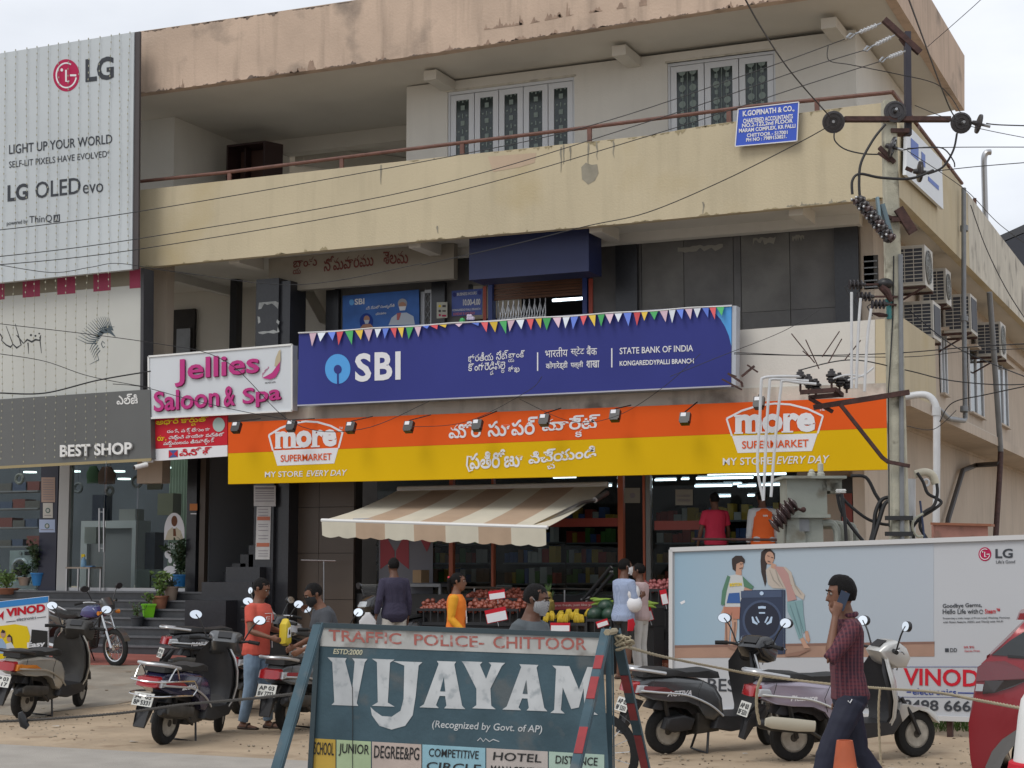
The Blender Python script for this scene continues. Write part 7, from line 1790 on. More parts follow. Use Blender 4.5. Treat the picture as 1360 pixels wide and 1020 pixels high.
MB().pill([(-.05, -.06), (-.04, .08), (.03, .06), (.05, -.07)], .054, .3).build('bag_print', m_printw, bg_); MB().pill([(-.02, -.02), (-.01, .05), (.02, .03), (.02, -.03)], .058, .3).build('bag_mark', m_black, bg_)
for o in ALLCH(bg_): o.location = (-.08, .33, 1.08)
# man in dark grey with black mask
person('man in dark grey with a black mask looking down behind the barricade at left', GD(449, 18.4), 112, 1.66, 0, 20, head_pitch=14, head_yaw=8, armL=((-.23, .20, 1.08), (-.16, .40, .98)), armR=((.22, .20, 1.08), (.14, .42, 1.0)), top=M('tee_charcoal', (.055, .06, .07), .85, var=.1, vs=6), sleeve=.45, hem=.85, bottom=M('trouser_dark', (.03, .03, .035), .85), shoe=m_black, mask=M('mask_black', (.012, .012, .014), .8))
# man with checked mask close behind the barricade
mk = plaid('mask_check', (.55, .55, .55), (.04, .04, .05), (.06, .06, .07), 420)
person('man in a grey T-shirt and black and white checked mask just behind the barricade', GD(696, 13.4), -122, 1.67, 1, 8, head_pitch=8, head_yaw=8, fat=1.14, top=M('tee_grey', (.085, .10, .11), .85, var=.1, vs=6), sleeve=.45, hem=.85, bottom=M('trouser_dark', (.03, .03, .035), .85), shoe=m_black, mask=mk, vox=.009)
# woman in orange
m_or = M('kurta_orange', (.78, .20, .015), .8, var=.08, vs=6); m_ys = M('kurta_yellow', (.68, .31, .015), .8)
wv = person('woman in an orange tunic with yellow sleeves and red hair clip by the fruit', GD(606, 21.8), -100, 1.60, 0, 2, head_yaw=-3, armR=((.20, -.02, 1.12), (.215, .17, .93)), armL=((-.2, .0, 1.1), (-.2, .08, .86)), top=m_or, sleeve=.97, top_sleeve_mat=m_ys, hem=.55, flare=.02, top_r=.96, bottom=M('legging_yellow', (.5, .3, .03), .85), shoe=M('sandal_brown', (.05, .03, .022), .7), hair='bun', legL=((-.09, .10, .48), (-.09, .12, .075)), legR=((.09, -.05, .48), (.09, -.16, .09)))
MB().tube([(-.06, .06, 1.44), (-.03, .135, 1.30), (0, .15, 1.14)], .008, 5).tube([(.06, .06, 1.44), (.03, .135, 1.30), (0, .15, 1.14)], .008, 5).box((0, .155, 1.10), (.06, .006, .085)).build('lanyard', m_printw, wv)
MB().lathe([(.030, -.008), (.033, 0), (.030, .008)], (.214, .16, .94), (0, .7, -.7), 12).build('bangle', m_printw, wv)
# man in purple with his back turned
m_pur = plaid('purple_check', (.028, .024, .05), (.045, .04, .075), (.02, .017, .04), 160)
pz_ = GD(526, 23.8); pz_.z += .12
o = MB().bb((pz_.x - 1.2, pz_.y - .5, .1), (pz_.x + 1.2, 25.69, gz(pz_.y) + .12)).build('fruit_platform', m_step); tag(o, 'low dark platform under the man in purple by the supermarket plinth', 'platform')
person('man in a dark purple check shirt with his back turned, left of the fruit', pz_, 28, 1.62, 1, 3, top=m_pur, sleeve=.95, hem=.80, top_r=1.05, bottom=M('dhoti_cream', (.48, .46, .42), .85), shoe=m_black, face_detail=False, armL=((-.25, -.02, 1.12), (-.27, .04, .90)))
o = MB().pill([(-.10, -.32), (-.12, .0), (-.03, .12), (.03, .12), (.12, 0), (.11, -.3), (0, -.36)], .05, .3).build('white_carrier_bag', M('bag_white', (.55, .55, .56), .6)); o.location = pz_ + V((-.30, -.22, .78)); o.rotation_euler = (0, 0, YAW); tag(o, 'white carrier bag hanging from the hand of the man in purple', 'bag')
# man in light blue shirt and shorts
m_chk = plaid('blue_check_shirt', (.27, .34, .50), (.40, .46, .60), (.22, .28, .42), 230)
pb = person('man in a light blue checked shirt and black shorts with a white mask', GD(826, 24.2), -58, 1.66, 1, 2, head_yaw=-12, top=m_chk, sleeve=.80, hem=.84, bottom=m_black, shorts=True, shoe=M('sandal_brown', (.05, .03, .022), .7), mask=m_printw, armR=((.23, .05, 1.12), (.13, .24, 1.2)), armL=((-.23, .05, 1.12), (-.13, .24, 1.2)))
MB().pill([(-.07, .70), (-.06, .86), (.03, .88), (.06, .80), (.02, .70)], .012, .2, y0=0).build('red_patch', m_red, pb)
for o in ALLCH(pb):
 if o.name.startswith('red_patch'): o.rotation_euler = (0, 0, R(90)); o.location = (.195, .0, 0)
person('person in white trousers and pale pink top beside the man in light blue', GD(847, 24.6), 60, 1.58, 1, 0, head_yaw=10, top=M('top_palepink', (.50, .38, .38), .85), sleeve=.9, hem=.86, bottom=M('trouser_white', (.55, .55, .54), .85, var=.1, vs=6), shoe=m_black, armR=((.22, .08, 1.1), (.08, .25, 1.22)), armL=((-.22, .08, 1.1), (-.08, .25, 1.22)), hair='short')
o = MB().ball((0, 0, 0), (.11, .10, .13), 12, 8).ball((.03, -.02, -.16), (.12, .10, .12), 12, 8).build('white_bundle', m_printw); o.location = GD(838, 24.1) + V((0, 0, 1.22)); tag(o, 'white cloth bundle held between the two people by the corn', 'bundle')
# two men near the transformer
pf = MB().bb((PY(25)(905, 800).x, 24.75, .1), (XS - .1, 25.69, ZF - .005)).build('loading_platform', m_step); tag(pf, 'dark raised platform behind the hoarding in front of the supermarket glass', 'platform')
p = PY(25.35)(1013, 722); p.z = ZF
ov = person('man in an orange store vest over a white shirt, back turned, beside the transformer', p, 8, 1.60, 1, 0, top=M('vest_under_white', (.50, .52, .54), .85), sleeve=.97, hem=.88, bottom=m_black, shoe=m_black, face_detail=False)
c = MB(); c.loft([[V((rx * math.cos(2 * math.pi * k / 16), yo + ry * math.sin(2 * math.pi * k / 16), z)) for k in range(16)] for z, rx, ry, yo in ((.84, .205, .155, -.01), (1.0, .192, .145, 0), (1.15, .19, .148, .006), (1.28, .195, .155, .005), (1.37, .185, .142, -.005), (1.42, .13, .11, -.012), (1.44, .09, .09, -.012))])
fused(c, 'vest', M('vest_orange', (.72, .12, .015), .75), ov, .010, .01);
vs, fs = text_geo('more', .04); MB().add([(-.04 + .08 * p_.x, -.172 - p_.z * .1, 1.30 + .03 * p_.y) for p_ in vs], fs).build('lettering', m_printw, ov)
p = PY(25.4)(950, 722); p.z = ZF
person('man in a crimson red shirt, back turned, left of the man in the orange vest', p, 15, 1.58, 1, 0, top=M('shirt_crimson', (.50, .02, .06), .8, var=.1, vs=6), sleeve=.5, hem=.86, bottom=m_black, shoe=m_black, face_detail=False, armR=((.25, .02, 1.1), (.27, .12, .9)), armL=((-.25, .02, 1.1), (-.27, .1, .88)))
br = MB().tube([PY(24.9)(920, 716), PY(24.9)(1048, 717)], .02, 8).build('guard_bar', m_rust); tag(br, 'thin rusty guard bar running behind the two men toward the transformer', 'bar')
# bald man behind the bank sign
p = PY(27.4)(734, 440); p.z = zf0 + .12
person('balding man in a white shirt just showing above the bank sign in the entrance', p, 100, 1.70, 0, 8, head_pitch=15, top=M('shirt_white', (.55, .56, .58), .8), sleeve=.6, hem=.86, bottom=m_black, shoe=m_black, hair='bald')
# man on the phone, nearest
m_pl = plaid('maroon_plaid', (.10, .02, .03), (.022, .01, .024), (.15, .05, .06), 75)
pp1 = GD(1119, 12.3)
ph_ = person('man in a maroon plaid shirt walking left with a phone at his ear', pp1, 94, 1.72, 0, 2, head_pitch=2, head_yaw=2, armL=((-.24, .20, 1.17), (-.128, .125, 1.455)), armR=((.22, -.02, 1.12), (.20, .02, .87)), handdirL=(.10, -.30, .95), top=m_pl, sleeve=.66, hem=.885, top_r=.90, fat=.95, bottom=M('navy_track', (.012, .014, .032), .75, var=.15, vs=8), legL=((-.10, .20, .50), (-.11, .30, .09)), legR=((.10, -.09, .50), (.11, -.36, .14)), shoe=m_black, hair='quiff', vox=.0075, curl=.85, face_detail=True)
MB().box((-.101, .062, 1.575), (.010, .066, .135), Matrix.Rotation(R(24), 3, 'X') @ Matrix.Rotation(R(6), 3, 'Y')).build('held_phone', M('phone_blue', (.012, .025, .055), .35))
o = bpy.data.objects['held_phone']; o.name = 'mobile_phone'; o.location = pp1; o.rotation_euler = (0, 0, YAW + R(94)); o.scale = ph_.scale; tag(o, 'dark blue mobile phone held to the ear of the man in maroon plaid', 'phone')
mb = MB(); mb.limb([(V((-.03, .05, 1.468)), .014, .016), (V((-.062, .01, 1.468)), .014, .018), (V((-.052, -.045, 1.475)), .014, .018), (V((0, -.068, 1.48)), .014, .018), (V((.052, -.045, 1.475)), .014, .018), (V((.062, .01, 1.468)), .014, .018), (V((.03, .05, 1.468)), .014, .016)], 8, up=(0, 0, 1)); mb.build('collar', m_pl, ph_)
MB().tube([(-.185, .06, .885), (-.186, .045, .87), (-.187, .03, .895)], .004, 4).build('pocket_mark', m_printw, ph_)
# ------------------------------------------------------------------ hoarding by the forecourt
a = CAM + ray(892, 730) * 19.7; b = CAM + ray(1360, 714.5) * 17.26
pHo = P3(a, b, a + V((0, 0, 1)))
ho = thing('advert_hoarding', 'long low advertising hoarding with washing machine picture, family and red lettering', 'hoarding')
m_hw = M('hoarding_pale', (.47, .485, .51), .45, var=.03, vs=1)
slab(ho, 'panel', m_hw, pHo, [(892, 942), (1275, 955), (1430, 960), (1430, 711), (1360, 714.5), (892, 730)], .03)
mb = MB()
for p1, p2 in (((891, 730), (1430, 711)), ((892, 942), (1430, 960)), ((892, 942), (892, 730))): mb.bar(pHo(*p1, .01), pHo(*p2, .01), .05, .05)
mb.build('frame', M('frame_pale', (.55, .55, .55), .4), ho)
for x in (900, 1020, 1140, 1260, 1400):
 q = pHo(x, 900, -.06); MB().bb((q.x - .03, q.y - .03, gz(q.y) - .1), (q.x + .03, q.y + .03, pHo(x, 735).z)).build('post', m_rust, ho)
# printed picture with its own wash of blue
mpic = bpy.data.materials.new('picture_blue'); mpic.use_nodes = True; n_, l_ = mpic.node_tree.nodes, mpic.node_tree.links
tc = n_.new('ShaderNodeTexCoord'); sx = n_.new('ShaderNodeSeparateXYZ'); l_.new(tc.outputs['Object'], sx.inputs[0]); mr = n_.new('ShaderNodeMapRange'); mr.inputs['From Min'].default_value = pHo(900, 800).x; mr.inputs['From Max'].default_value = pHo(1240, 800).x; l_.new(sx.outputs['X'], mr.inputs['Value'])
rp_ = n_.new('ShaderNodeValToRGB'); rp_.color_ramp.elements[0].color = (.27, .40, .50, 1); rp_.color_ramp.elements[1].color = (.41, .45, .50, 1); e = rp_.color_ramp.elements.new(.45); e.color = (.37, .44, .50, 1); l_.new(mr.outputs[0], rp_.inputs[0]); l_.new(rp_.outputs[0], n_['Principled BSDF'].inputs['Base Color']); n_['Principled BSDF'].inputs['Roughness'].default_value = .45
flat(ho, 'picture', mpic, pHo, [(896, 858), (1240, 853), (1240, 722), (896, 734)], .003)
flat(ho, 'picture_floor', M('picture_wood', (.36, .22, .16), .5, var=.15, vs=4), pHo, [(896, 874), (1241, 872), (1241, 853.2), (896, 858.2)], .003)
flat(ho, 'picture_skirting', M('picture_skirt', (.22, .12, .09), .5), pHo, [(896, 860), (1241, 855), (1241, 852), (896, 857)], .006)
m_pw = M('picture_navy', (.022, .035, .075), .35); m_pw2 = M('picture_navy_light', (.05, .075, .14), .35)
flats(ho, 'picture_washer', m_pw, pHo, [[(982, 868.5), (1040, 869), (1040, 783), (982, 784)], [(1040.5, 869), (1043, 868), (1043, 784), (1040.5, 783)]], .008)
flats(ho, 'picture_washer', m_pw2, pHo, [circ(1012, 824, 26, 27, 32), [(984, 794), (1038, 793), (1038, 784), (984, 785)]], .010)
flats(ho, 'picture_washer', M('picture_drum', (.012, .016, .035), .3), pHo, [circ(1012, 824, 23, 24, 32)], .013)
gl_ = M('picture_glow', (.45, .58, .75), .4)
flats(ho, 'picture_washer', gl_, pHo, [stroke([(1007, 807), (1012, 806.5), (1017, 807)], 3.2), stroke([(1008, 814), (1016, 814)], 2), stroke([(999, 819), (1001, 826), (1006, 829)], [2, 4, 2]), stroke([(1025, 819), (1023, 826), (1018, 829)], [2, 4, 2]), stroke([(1004, 819), (1008, 827)], 2), stroke([(1020, 819), (1016, 827)], 2), circ(1011.5, 788, 2.6)], .016)
psk = M('picture_skin', (.46, .27, .19), .6); ph2 = M('picture_hair', (.03, .018, .015), .6)
# standing child
flats(ho, 'picture_child', psk, pHo, [circ(981, 750, 6.5, 9), [(977, 758), (985, 758), (985, 764), (977, 764)], [(960, 806), (966, 806), (970, 828), (968, 856), (962, 856), (963, 830)], [(970, 806), (979, 806), (979, 832), (976, 857), (970, 857), (972, 830)], [(963, 803), (957, 815), (959, 818), (964, 812)], [(985, 779), (997, 778), (999, 784), (987, 784)]], .008)
flats(ho, 'picture_child', ph2, pHo, [[(972, 748), (972, 742), (977, 738), (985, 738), (989, 743), (989, 748), (984, 746), (978, 749), (977, 759), (973, 756)]], .010)
flats(ho, 'picture_child', M('picture_teeshirt', (.5, .52, .52), .6), pHo, [[(965, 765), (977, 763), (987, 765), (990, 776), (983, 800), (983, 806), (963, 806), (963, 785)]], .010)
flats(ho, 'picture_child', M('picture_green', (.08, .19, .12), .6), pHo, [[(966, 764), (970, 766), (965, 785), (962, 804), (957.5, 803), (959, 785)], [(986, 765), (993, 772), (1001, 779), (998, 783), (988, 779)]], .013)
flats(ho, 'picture_child', M('picture_blueband', (.03, .10, .30), .6), pHo, [[(968, 788), (982, 787), (983, 801), (965, 801)]], .014)
flats(ho, 'picture_child', M('picture_coral', (.42, .18, .12), .6), pHo, [[(962, 806), (983, 806), (982, 822), (973, 822), (972, 812), (970, 824), (961, 824)]], .015)
txt(ho, 'BOSTON', m_yel, pHo, (969, 779), (985, 778), 4.4, .03, off=.016)
# leaning woman
flats(ho, 'picture_woman', ph2, pHo, [[(1011, 733), (1016, 729), (1023, 729), (1029, 735), (1029, 742), (1022, 744), (1018, 750), (1017, 760), (1018, 772), (1016, 779), (1011, 760), (1010, 745)]], .008)
flats(ho, 'picture_woman', psk, pHo, [circ(1022, 741, 6, 8.5), [(1024, 747), (1031, 750), (1030, 756), (1024, 754)], [(1046, 776), (1052, 777), (1050, 781), (1044, 781)], [(1062, 848), (1067, 846), (1072, 856), (1076, 861), (1068, 861)], [(1069, 838), (1073, 838), (1076, 850), (1074, 854), (1070, 850)]], .010)
flats(ho, 'picture_woman', M('picture_beige', (.46, .40, .34), .6), pHo, [[(1017, 757), (1024, 751), (1030, 752), (1043, 753), (1051, 760), (1055, 775), (1069, 790), (1067, 797), (1056, 790), (1050, 797), (1046, 782), (1026, 781), (1020, 776)]], .009)
flats(ho, 'picture_woman', M('picture_rose', (.42, .24, .22), .6), pHo, [[(1028, 752), (1040, 753), (1047, 762), (1050, 776), (1056, 790), (1058, 796), (1046, 799), (1044, 782), (1036, 766)]], .012)
flats(ho, 'picture_woman', M('picture_teal', (.19, .32, .34), .6), pHo, [[(1045, 799), (1066, 797), (1067, 815), (1070, 838), (1066, 841), (1062, 825), (1066, 847), (1061, 849), (1053, 825), (1046, 812)]], .011)
flats(ho, 'picture_faces', ph2, pHo, [circ(984, 749, .8), circ(986.5, 748.5, .6), stroke([(982, 755), (986, 754)], .8), stroke([(1019, 738), (1022, 739)], .8), stroke([(1024, 740), (1027, 741)], .8), stroke([(1019.5, 745), (1023, 746.5)], .9)], .013)
flats(ho, 'picture_shading', M('picture_shade', (.25, .14, .10), .6), pHo, [[(963, 822), (965, 822), (966, 856), (964, 856)], [(975, 826), (977, 826), (975, 856), (973.5, 856)], [(1043, 869), (1056, 866), (1078, 862), (1060, 871), (1043, 872)], [(970, 858), (981, 860), (981, 866), (966, 860)]], .0125)
flats(ho, 'picture_folds', M('picture_fold', (.30, .27, .23), .6), pHo, [stroke([(1030, 757), (1034, 770), (1040, 780)], [.5, 1.4, .4]), stroke([(1052, 764), (1056, 778), (1064, 790)], [.4, 1.6, .4]), stroke([(1022, 757), (1027, 770), (1036, 779)], [.4, 1.2, .4])], .0135)
flats(ho, 'picture_folds', M('picture_fold2', (.12, .21, .23), .6), pHo, [stroke([(1056, 800), (1061, 818), (1067, 838)], [.5, 1.8, .5]), stroke([(1049, 803), (1056, 824), (1063, 845)], [.5, 1.6, .4])], .0135)
face_logo(ho, pHo, 1308, 736, 8.5, 9.2, .004)
txt(ho, 'LG', m_tx, pHo, (1322, 741.5), (1345, 741), 12.5, .025, off=.005); txt(ho, "Life's Good", m_tx, pHo, (1323, 748.5), (1348, 748), 4.5, 0, off=.005)
txt(ho, 'Goodbye Germs,', m_tx, pHo, (1252, 809), (1304, 807.5), 7, .01, off=.005); txt(ho, 'Hello Life with', m_tx, pHo, (1252, 815.5), (1299, 815), 6.5, .01, off=.005); txt(ho, 'Steam™', m_red, pHo, (1308, 815), (1328, 814.5), 6.5, .01, off=.005)
flats(ho, 'steam_mark', m_tx, pHo, [stroke(circ(1303, 812.5, 2.2, 2.6, 12, 0, 330), .8)], .006)
txt(ho, 'Presenting a wide range of Front Load Washing Machines', m_tx, pHo, (1252.5, 823), (1341, 822), 3, 0, off=.005); txt(ho, 'with Steam feature, AIDD, and ThinQ with Wi-Fi', m_tx, pHo, (1252.5, 828), (1332, 827), 3, 0, off=.005)
flat(ho, 'ai_mark', m_tx, pHo, [(1255, 866), (1260, 866), (1260, 861), (1255, 861)], .006); txt(ho, 'DD', m_tx, pHo, (1262, 866), (1271, 866), 5.2, .01, off=.005); txt(ho, '99.9%', m_red, pHo, (1280, 861.5), (1294, 861), 3.2, 0, off=.005); txt(ho, 'Germ Free', m_red, pHo, (1281, 866), (1301, 865.5), 2.6, 0, off=.005)
txt(ho, 'VINOD', m_red, pHo, (1200, 910), (1300, 912.5), 23, .02, off=.005)
txt(ho, 'electronics', M('print_blue', (.04, .07, .28), .5), pHo, (1212, 922.5), (1270, 923.5), 8.5, .012, off=.005)
flats(ho, 'rule', M('print_blue', (.04, .07, .28), .5), pHo, [[(1204, 920), (1210, 920), (1210, 918.4), (1204, 918.4)], [(1272, 921), (1300, 921.6), (1300, 920), (1272, 919.4)], [(1192, 886), (1430, 886), (1430, 885.4), (1192, 885.4)], [(1192, 926), (1430, 927), (1430, 926.5), (1192, 925.5)]], .005)
txt(ho, 'Contact :', m_tx, pHo, (1112, 940), (1174, 941), 14, .015, off=.005); txt(ho, '98498 66666', m_tx, pHo, (1188, 943), (1314, 946), 14.5, .02, off=.005)
txt(ho, 'LG BEST SHOP', m_tx, pHo, (902, 917), (1068, 921), 17, .01, off=.005)
flats(ho, 'paper_scrap', m_printw, pHo, [[(903, 800), (909, 797), (910, 800), (905, 803)]], .006)
# ------------------------------------------------------------------ police barricade
a = CAM + ray(428, 830) * 10.3; b = CAM + ray(818, 845) * 9.9
pBa = P3(a, b, a + V((0, 0, 1)))
ba = thing('police_barricade', 'hand painted blue and white police barricade board on leaning angle iron legs', 'barricade')
m_bb = M('barricade_blue', (.07, .115, .14), .7, var=.3, vs=4, bump=.15, dirt=(.11, .125, .13), ds=5); m_bw = M('barricade_white', (.50, .50, .48), .7, var=.25, vs=6, streak=.5, dirt=(.22, .20, .18), ds=5)
m_fr = M('faded_red_paint', (.36, .11, .09), .75, dirt=(.42, .40, .38), ds=26); m_lw = M('hand_white', (.55, .57, .58), .7, var=.2, vs=7, dirt=(.3, .33, .35), ds=14); m_cr2 = M('hand_cream', (.52, .50, .36), .7)
slab(ba, 'board', m_bb, pBa, [(414, 1075), (812, 1095), (800, 871), (800, 843.5), (424, 831), (422, 858)], .015)
slab(ba, 'top_strip', m_bw, pBa, [(422, 858), (797, 871.5), (800, 845), (425, 832.5)], .003, off=.004)
mb = MB(); mb.bar(pBa(420, 830, .0), pBa(806, 844, 0), .03, .03); mb.bar(pBa(423, 830, .012), pBa(409, 1080, .012), .022, .03); mb.build('frame', M('frame_steel_dark', (.03, .05, .06), .6), ba)
for s, a, b, h in (('TRAFFIC', (436.5, 851), (533, 856), 15), ('POLICE-', (550, 857), (643, 860), 15), ('CHITTOOR', (655, 861), (779, 863.5), 16)): txt(ba, s, m_fr, pBa, a, b, h, .012, off=.006, depth=.001)
txt(ba, 'ESTD:2000', m_cr2, pBa, (442.5, 868.5), (481.5, 870), 7, .02, shear=.2, off=.003, depth=.001)
def letter(poly, x0, x1, yt0, yb0):
 """unit letter outline to photo pixels, following the slope of the board"""
 out = []
 for u_, v_ in poly:
  x = x0 + (x1 - x0) * u_; y = yb0 + (yt0 - yb0) * v_; out.append((x, y + (x - 435) * .040))
 return out
VL = [(0, 1), (.48, 1), (.44, .93), (.62, .35), (.68, .93), (.62, 1), (1, 1), (.93, .92), (.73, .06), (.77, 0), (.10, 0), (.17, .06), (.12, .9)]
IL = [(0, 1), (1, 1), (.80, .93), (.70, .08), (1, 0), (0, 0), (.26, .08), (.22, .93)]
AL = [(.38, 1), (.80, 1), (.76, .94), (.93, .07), (1, 0), (.54, 0), (.59, .06), (.56, .26), (.44, .26), (.36, .06), (.42, 0), (0, 0), (.10, .07), (.42, .94)]
YL = [(0, 1), (.48, 1), (.42, .94), (.56, .64), (.68, .94), (.62, 1), (1, 1), (.92, .93), (.66, .44), (.68, .07), (.78, 0), (.24, 0), (.34, .07), (.34, .42), (.06, .93)]
ML = [(.04, 1), (.40, 1), (.60, .52), (.78, 1), (1, 1), (.93, .93), (.90, .07), (1, 0), (.66, 0), (.72, .07), (.70, .55), (.60, .14), (.44, .10), (.26, .55), (.22, .07), (.30, 0), (0, 0), (.08, .07), (.12, .93)]
T0, B0 = 873, 936
def tri(poly):
 return poly
let = [letter(VL, 435, 488, T0, B0), letter(IL, 494, 524, T0 - .5, B0 - 1), letter(AL, 557, 618, T0 - 1, B0 - 1.5), letter(YL, 613, 671, T0 - 2, B0 - 3), letter(AL, 667, 727, T0 - 1, B0 - 3), letter(ML, 731, 794, T0 - 1, B0 - 1)]
J = [(522, 878), (561, 879.5), (556, 884), (552, 925), (548, 950), (538, 964), (520, 969), (504, 964), (494, 950), (492, 939), (497, 944), (507, 951), (520, 952), (532, 944), (536, 928), (537, 884)]
for pl_ in let + [J]: flat(ba, 'painted_letter', m_lw, pBa, pl_, .004)
flats(ba, 'letter_counter', m_bb, pBa, [letter([(.45, .36), (.56, .36), (.53, .66)], 557, 618, T0 - 1, B0 - 1.5), letter([(.45, .36), (.56, .36), (.53, .66)], 667, 727, T0 - 1, B0 - 3)], .0062)
txt(ba, '(Recognized by Govt. of AP)', m_lw, pBa, (574, 969), (720, 976), 12.5, .008, shear=.15, off=.003, depth=.001)
flats(ba, 'scrawl', m_lw, pBa, [stroke([(634, 984), (638, 980), (642, 985), (645, 981), (650, 985), (655, 982), (663, 985)], 1.2)], .004)
for x0, x1, c, ws in ((414, 446, (.50, .33, .05), ('SCHOOL',)), (446.5, 493, (.40, .50, .30), ('JUNIOR',)), (493.5, 560, (.50, .41, .36), ('DEGREE&PG',)), (560.5, 645, (.27, .47, .55), ('COMPETITIVE', 'CIRCLE')), (645.5, 728, (.46, .41, .38), ('HOTEL', 'MANAGEMENT')), (728.5, 803, (.38, .50, .42), ('DISTANCE', 'EDUCATION'))):
 ty = lambda x: 980 + (x - 414) * .056
 nm = 'box_%d' % x0
 flat(ba, 'course_box', M('course_' + ws[0].lower(), c, .7, var=.15, vs=8), pBa, [(x0 + .5, 1080), (x1 - .5, 1080), (x1 - .5, ty(x1) + .5), (x0 + .5, ty(x0) + .5)], .003)
 for k, w_ in enumerate(ws):
  n0, n1 = x0 + 3, x1 - 3
  if len(ws) == 2: n0 += 6 - 3 * k; n1 -= 6 - 3 * k
  hh = 17 if len(ws) == 1 else 11
  txt(ba, w_, m_black, pBa, (n0, ty(n0) + 7 + hh + k * 18 - 2), (n1, ty(n1) + 7 + hh + k * 18 - 2), hh, .01, shear=.1, off=.006, depth=.001)
for x in (468, 466): pass
flats(ba, 'paint_crack', m_black, pBa, [stroke([(468, 912), (468.5, 950), (468, 1000), (468.5, 1060)], .7)], .007)
def leg(p0, p1, d0, d1, name, wpx, bands=()):
 A = CAM + ray(*p0) * d0; Bq = CAM + ray(*p1) * d1; n = (Bq - A)
 g = A.z / max(A.z - Bq.z, .01); Bg = A + n * g                     # run down to the road
 w_ = wpx * d0 / F
 l_ = MB().bar(A, Bg, w_, .012).bar(A + RT * w_ * .5 + V((0, .02, 0)), Bg + RT * w_ * .5 + V((0, .02, 0)), .008, .04).build('leg', m_bb, ba)
 for t0, t1 in bands:
  MB().bar(A + n * t0 - FW * .012, A + n * t1 - FW * .012, w_ * .98, .006).build('red_band', M('band_red', (.30, .025, .03), .6, var=.3, vs=9), l_)
leg((421, 830), (366, 1020), 10.15, 9.3, 'leg', 11)
leg((804, 836), (763, 1020), 9.85, 9.0, 'leg', 11, ((.20, .30), (.36, .52), (.72, .9)))
leg((808, 838), (810, 1020), 9.95, 9.95, 'leg', 8)
leg((816, 838), (856, 1020), 10.0, 11.2, 'leg', 11, ((.30, .42), (.50, .62), (.74, 1.2)))
MB().tube([CAM + ray(806, 840) * 9.8, CAM + ray(817, 838) * 10.0], .02, 6).build('rope_binding', M('rope', (.33, .28, .19), .9, bump=.5), ba)
m_rope = MATS['rope']; m_rope2 = M('rope_dark', (.05, .045, .04), .9)
def rope(label, pts, r, mat):
 P = smooth_path([CAM + ray(x, y) * d for x, y, d in pts], 8); mb = MB()
 mb.tube(P, r * .8, 6)
 for ph in (0, 2.1, 4.2):                                              # twisted strands
  Q = []; acc = 0
  for i in range(len(P) - 1):
   for k in range(4):
    q = P[i].lerp(P[i + 1], k / 4); acc += (P[i + 1] - P[i]).length / 4; a_ = acc * 40 + ph
    Q.append(q + V((math.cos(a_) * r * .5, 0, math.sin(a_) * r * .6)))
  mb.tube(Q, r * .6, 4)
 tag(mb.build('rope', mat), label, 'rope');
rope('thick jute rope from the barricade across the two right scooters to the car', [(820, 855, 10), (880, 872, 12), (960, 888, 14.6), (1015, 898, 15.3), (1100, 908, 15), (1170, 914, 14.2), (1240, 919, 12.6), (1300, 930, 11.2), (1430, 955, 9.8)], .011, m_rope)
rope('dark rope from the left edge past the navy scooter to the barricade leg', [(-20, 959, 14), (60, 955, 13.6), (160, 947, 12.8), (240, 936, 12), (320, 929, 11), (396, 921, 9.75)], .010, m_rope2)
rope('jute rope end hanging down from the lilac scooter beside the walking man', [(1169, 914, 14.1), (1167, 940, 14.1), (1168, 980, 14.1), (1172, 1040, 14)], .010, m_rope)
rope('jute rope loop hanging at the tail of the lilac scooter', [(1012, 898, 15.2), (1006, 915, 15.2), (1005, 940, 15.2), (1009, 962, 15.2)], .014, m_rope)
mb = MB(); rk = random.Random(5)
for k in range(9):
 c = CAM + ray(822 + k * 1.6, 853 + rk.uniform(-4, 4)) * 9.95; mb.tube(smooth_path([c + V((rk.uniform(-.05, .05), rk.uniform(-.02, .02), rk.uniform(-.03, .03))) for _ in range(4)], 4), .007, 5)
tag(mb.build('rope_knot', m_rope), 'frayed rope knot at the top right corner of the barricade', 'knot')
o = MB().limb([(CAM + ray(27, 946) * 13.7, .02), (CAM + ray(29, 952) * 13.7, .034), (CAM + ray(32, 962) * 13.7, .036), (CAM + ray(37, 966) * 13.7, .024)], 10).build('hanging_weight', m_black); tag(o, 'black cloth weight hung on the dark rope at the far left', 'weight')
# traffic cone
cn = thing('traffic_cone', 'weathered orange traffic cone on the road beside the walking man', 'traffic cone')
c = GD(1112, 10.8); top_ = (CAM + ray(1112, 978) * 10.8).z
MB().lathe([(.17, .03), (.15, .05), (.055, top_ - .03), (.05, top_), (.038, top_), (.04, top_ - .05)], c, (0, 0, 1), 24).build('cone', M('cone_orange', (.50, .11, .04), .6, var=.3, vs=5), cn)
MB().bb(c + V((-.19, -.19, .0)), c + V((.19, .19, .035))).build('base', m_blackr, cn)
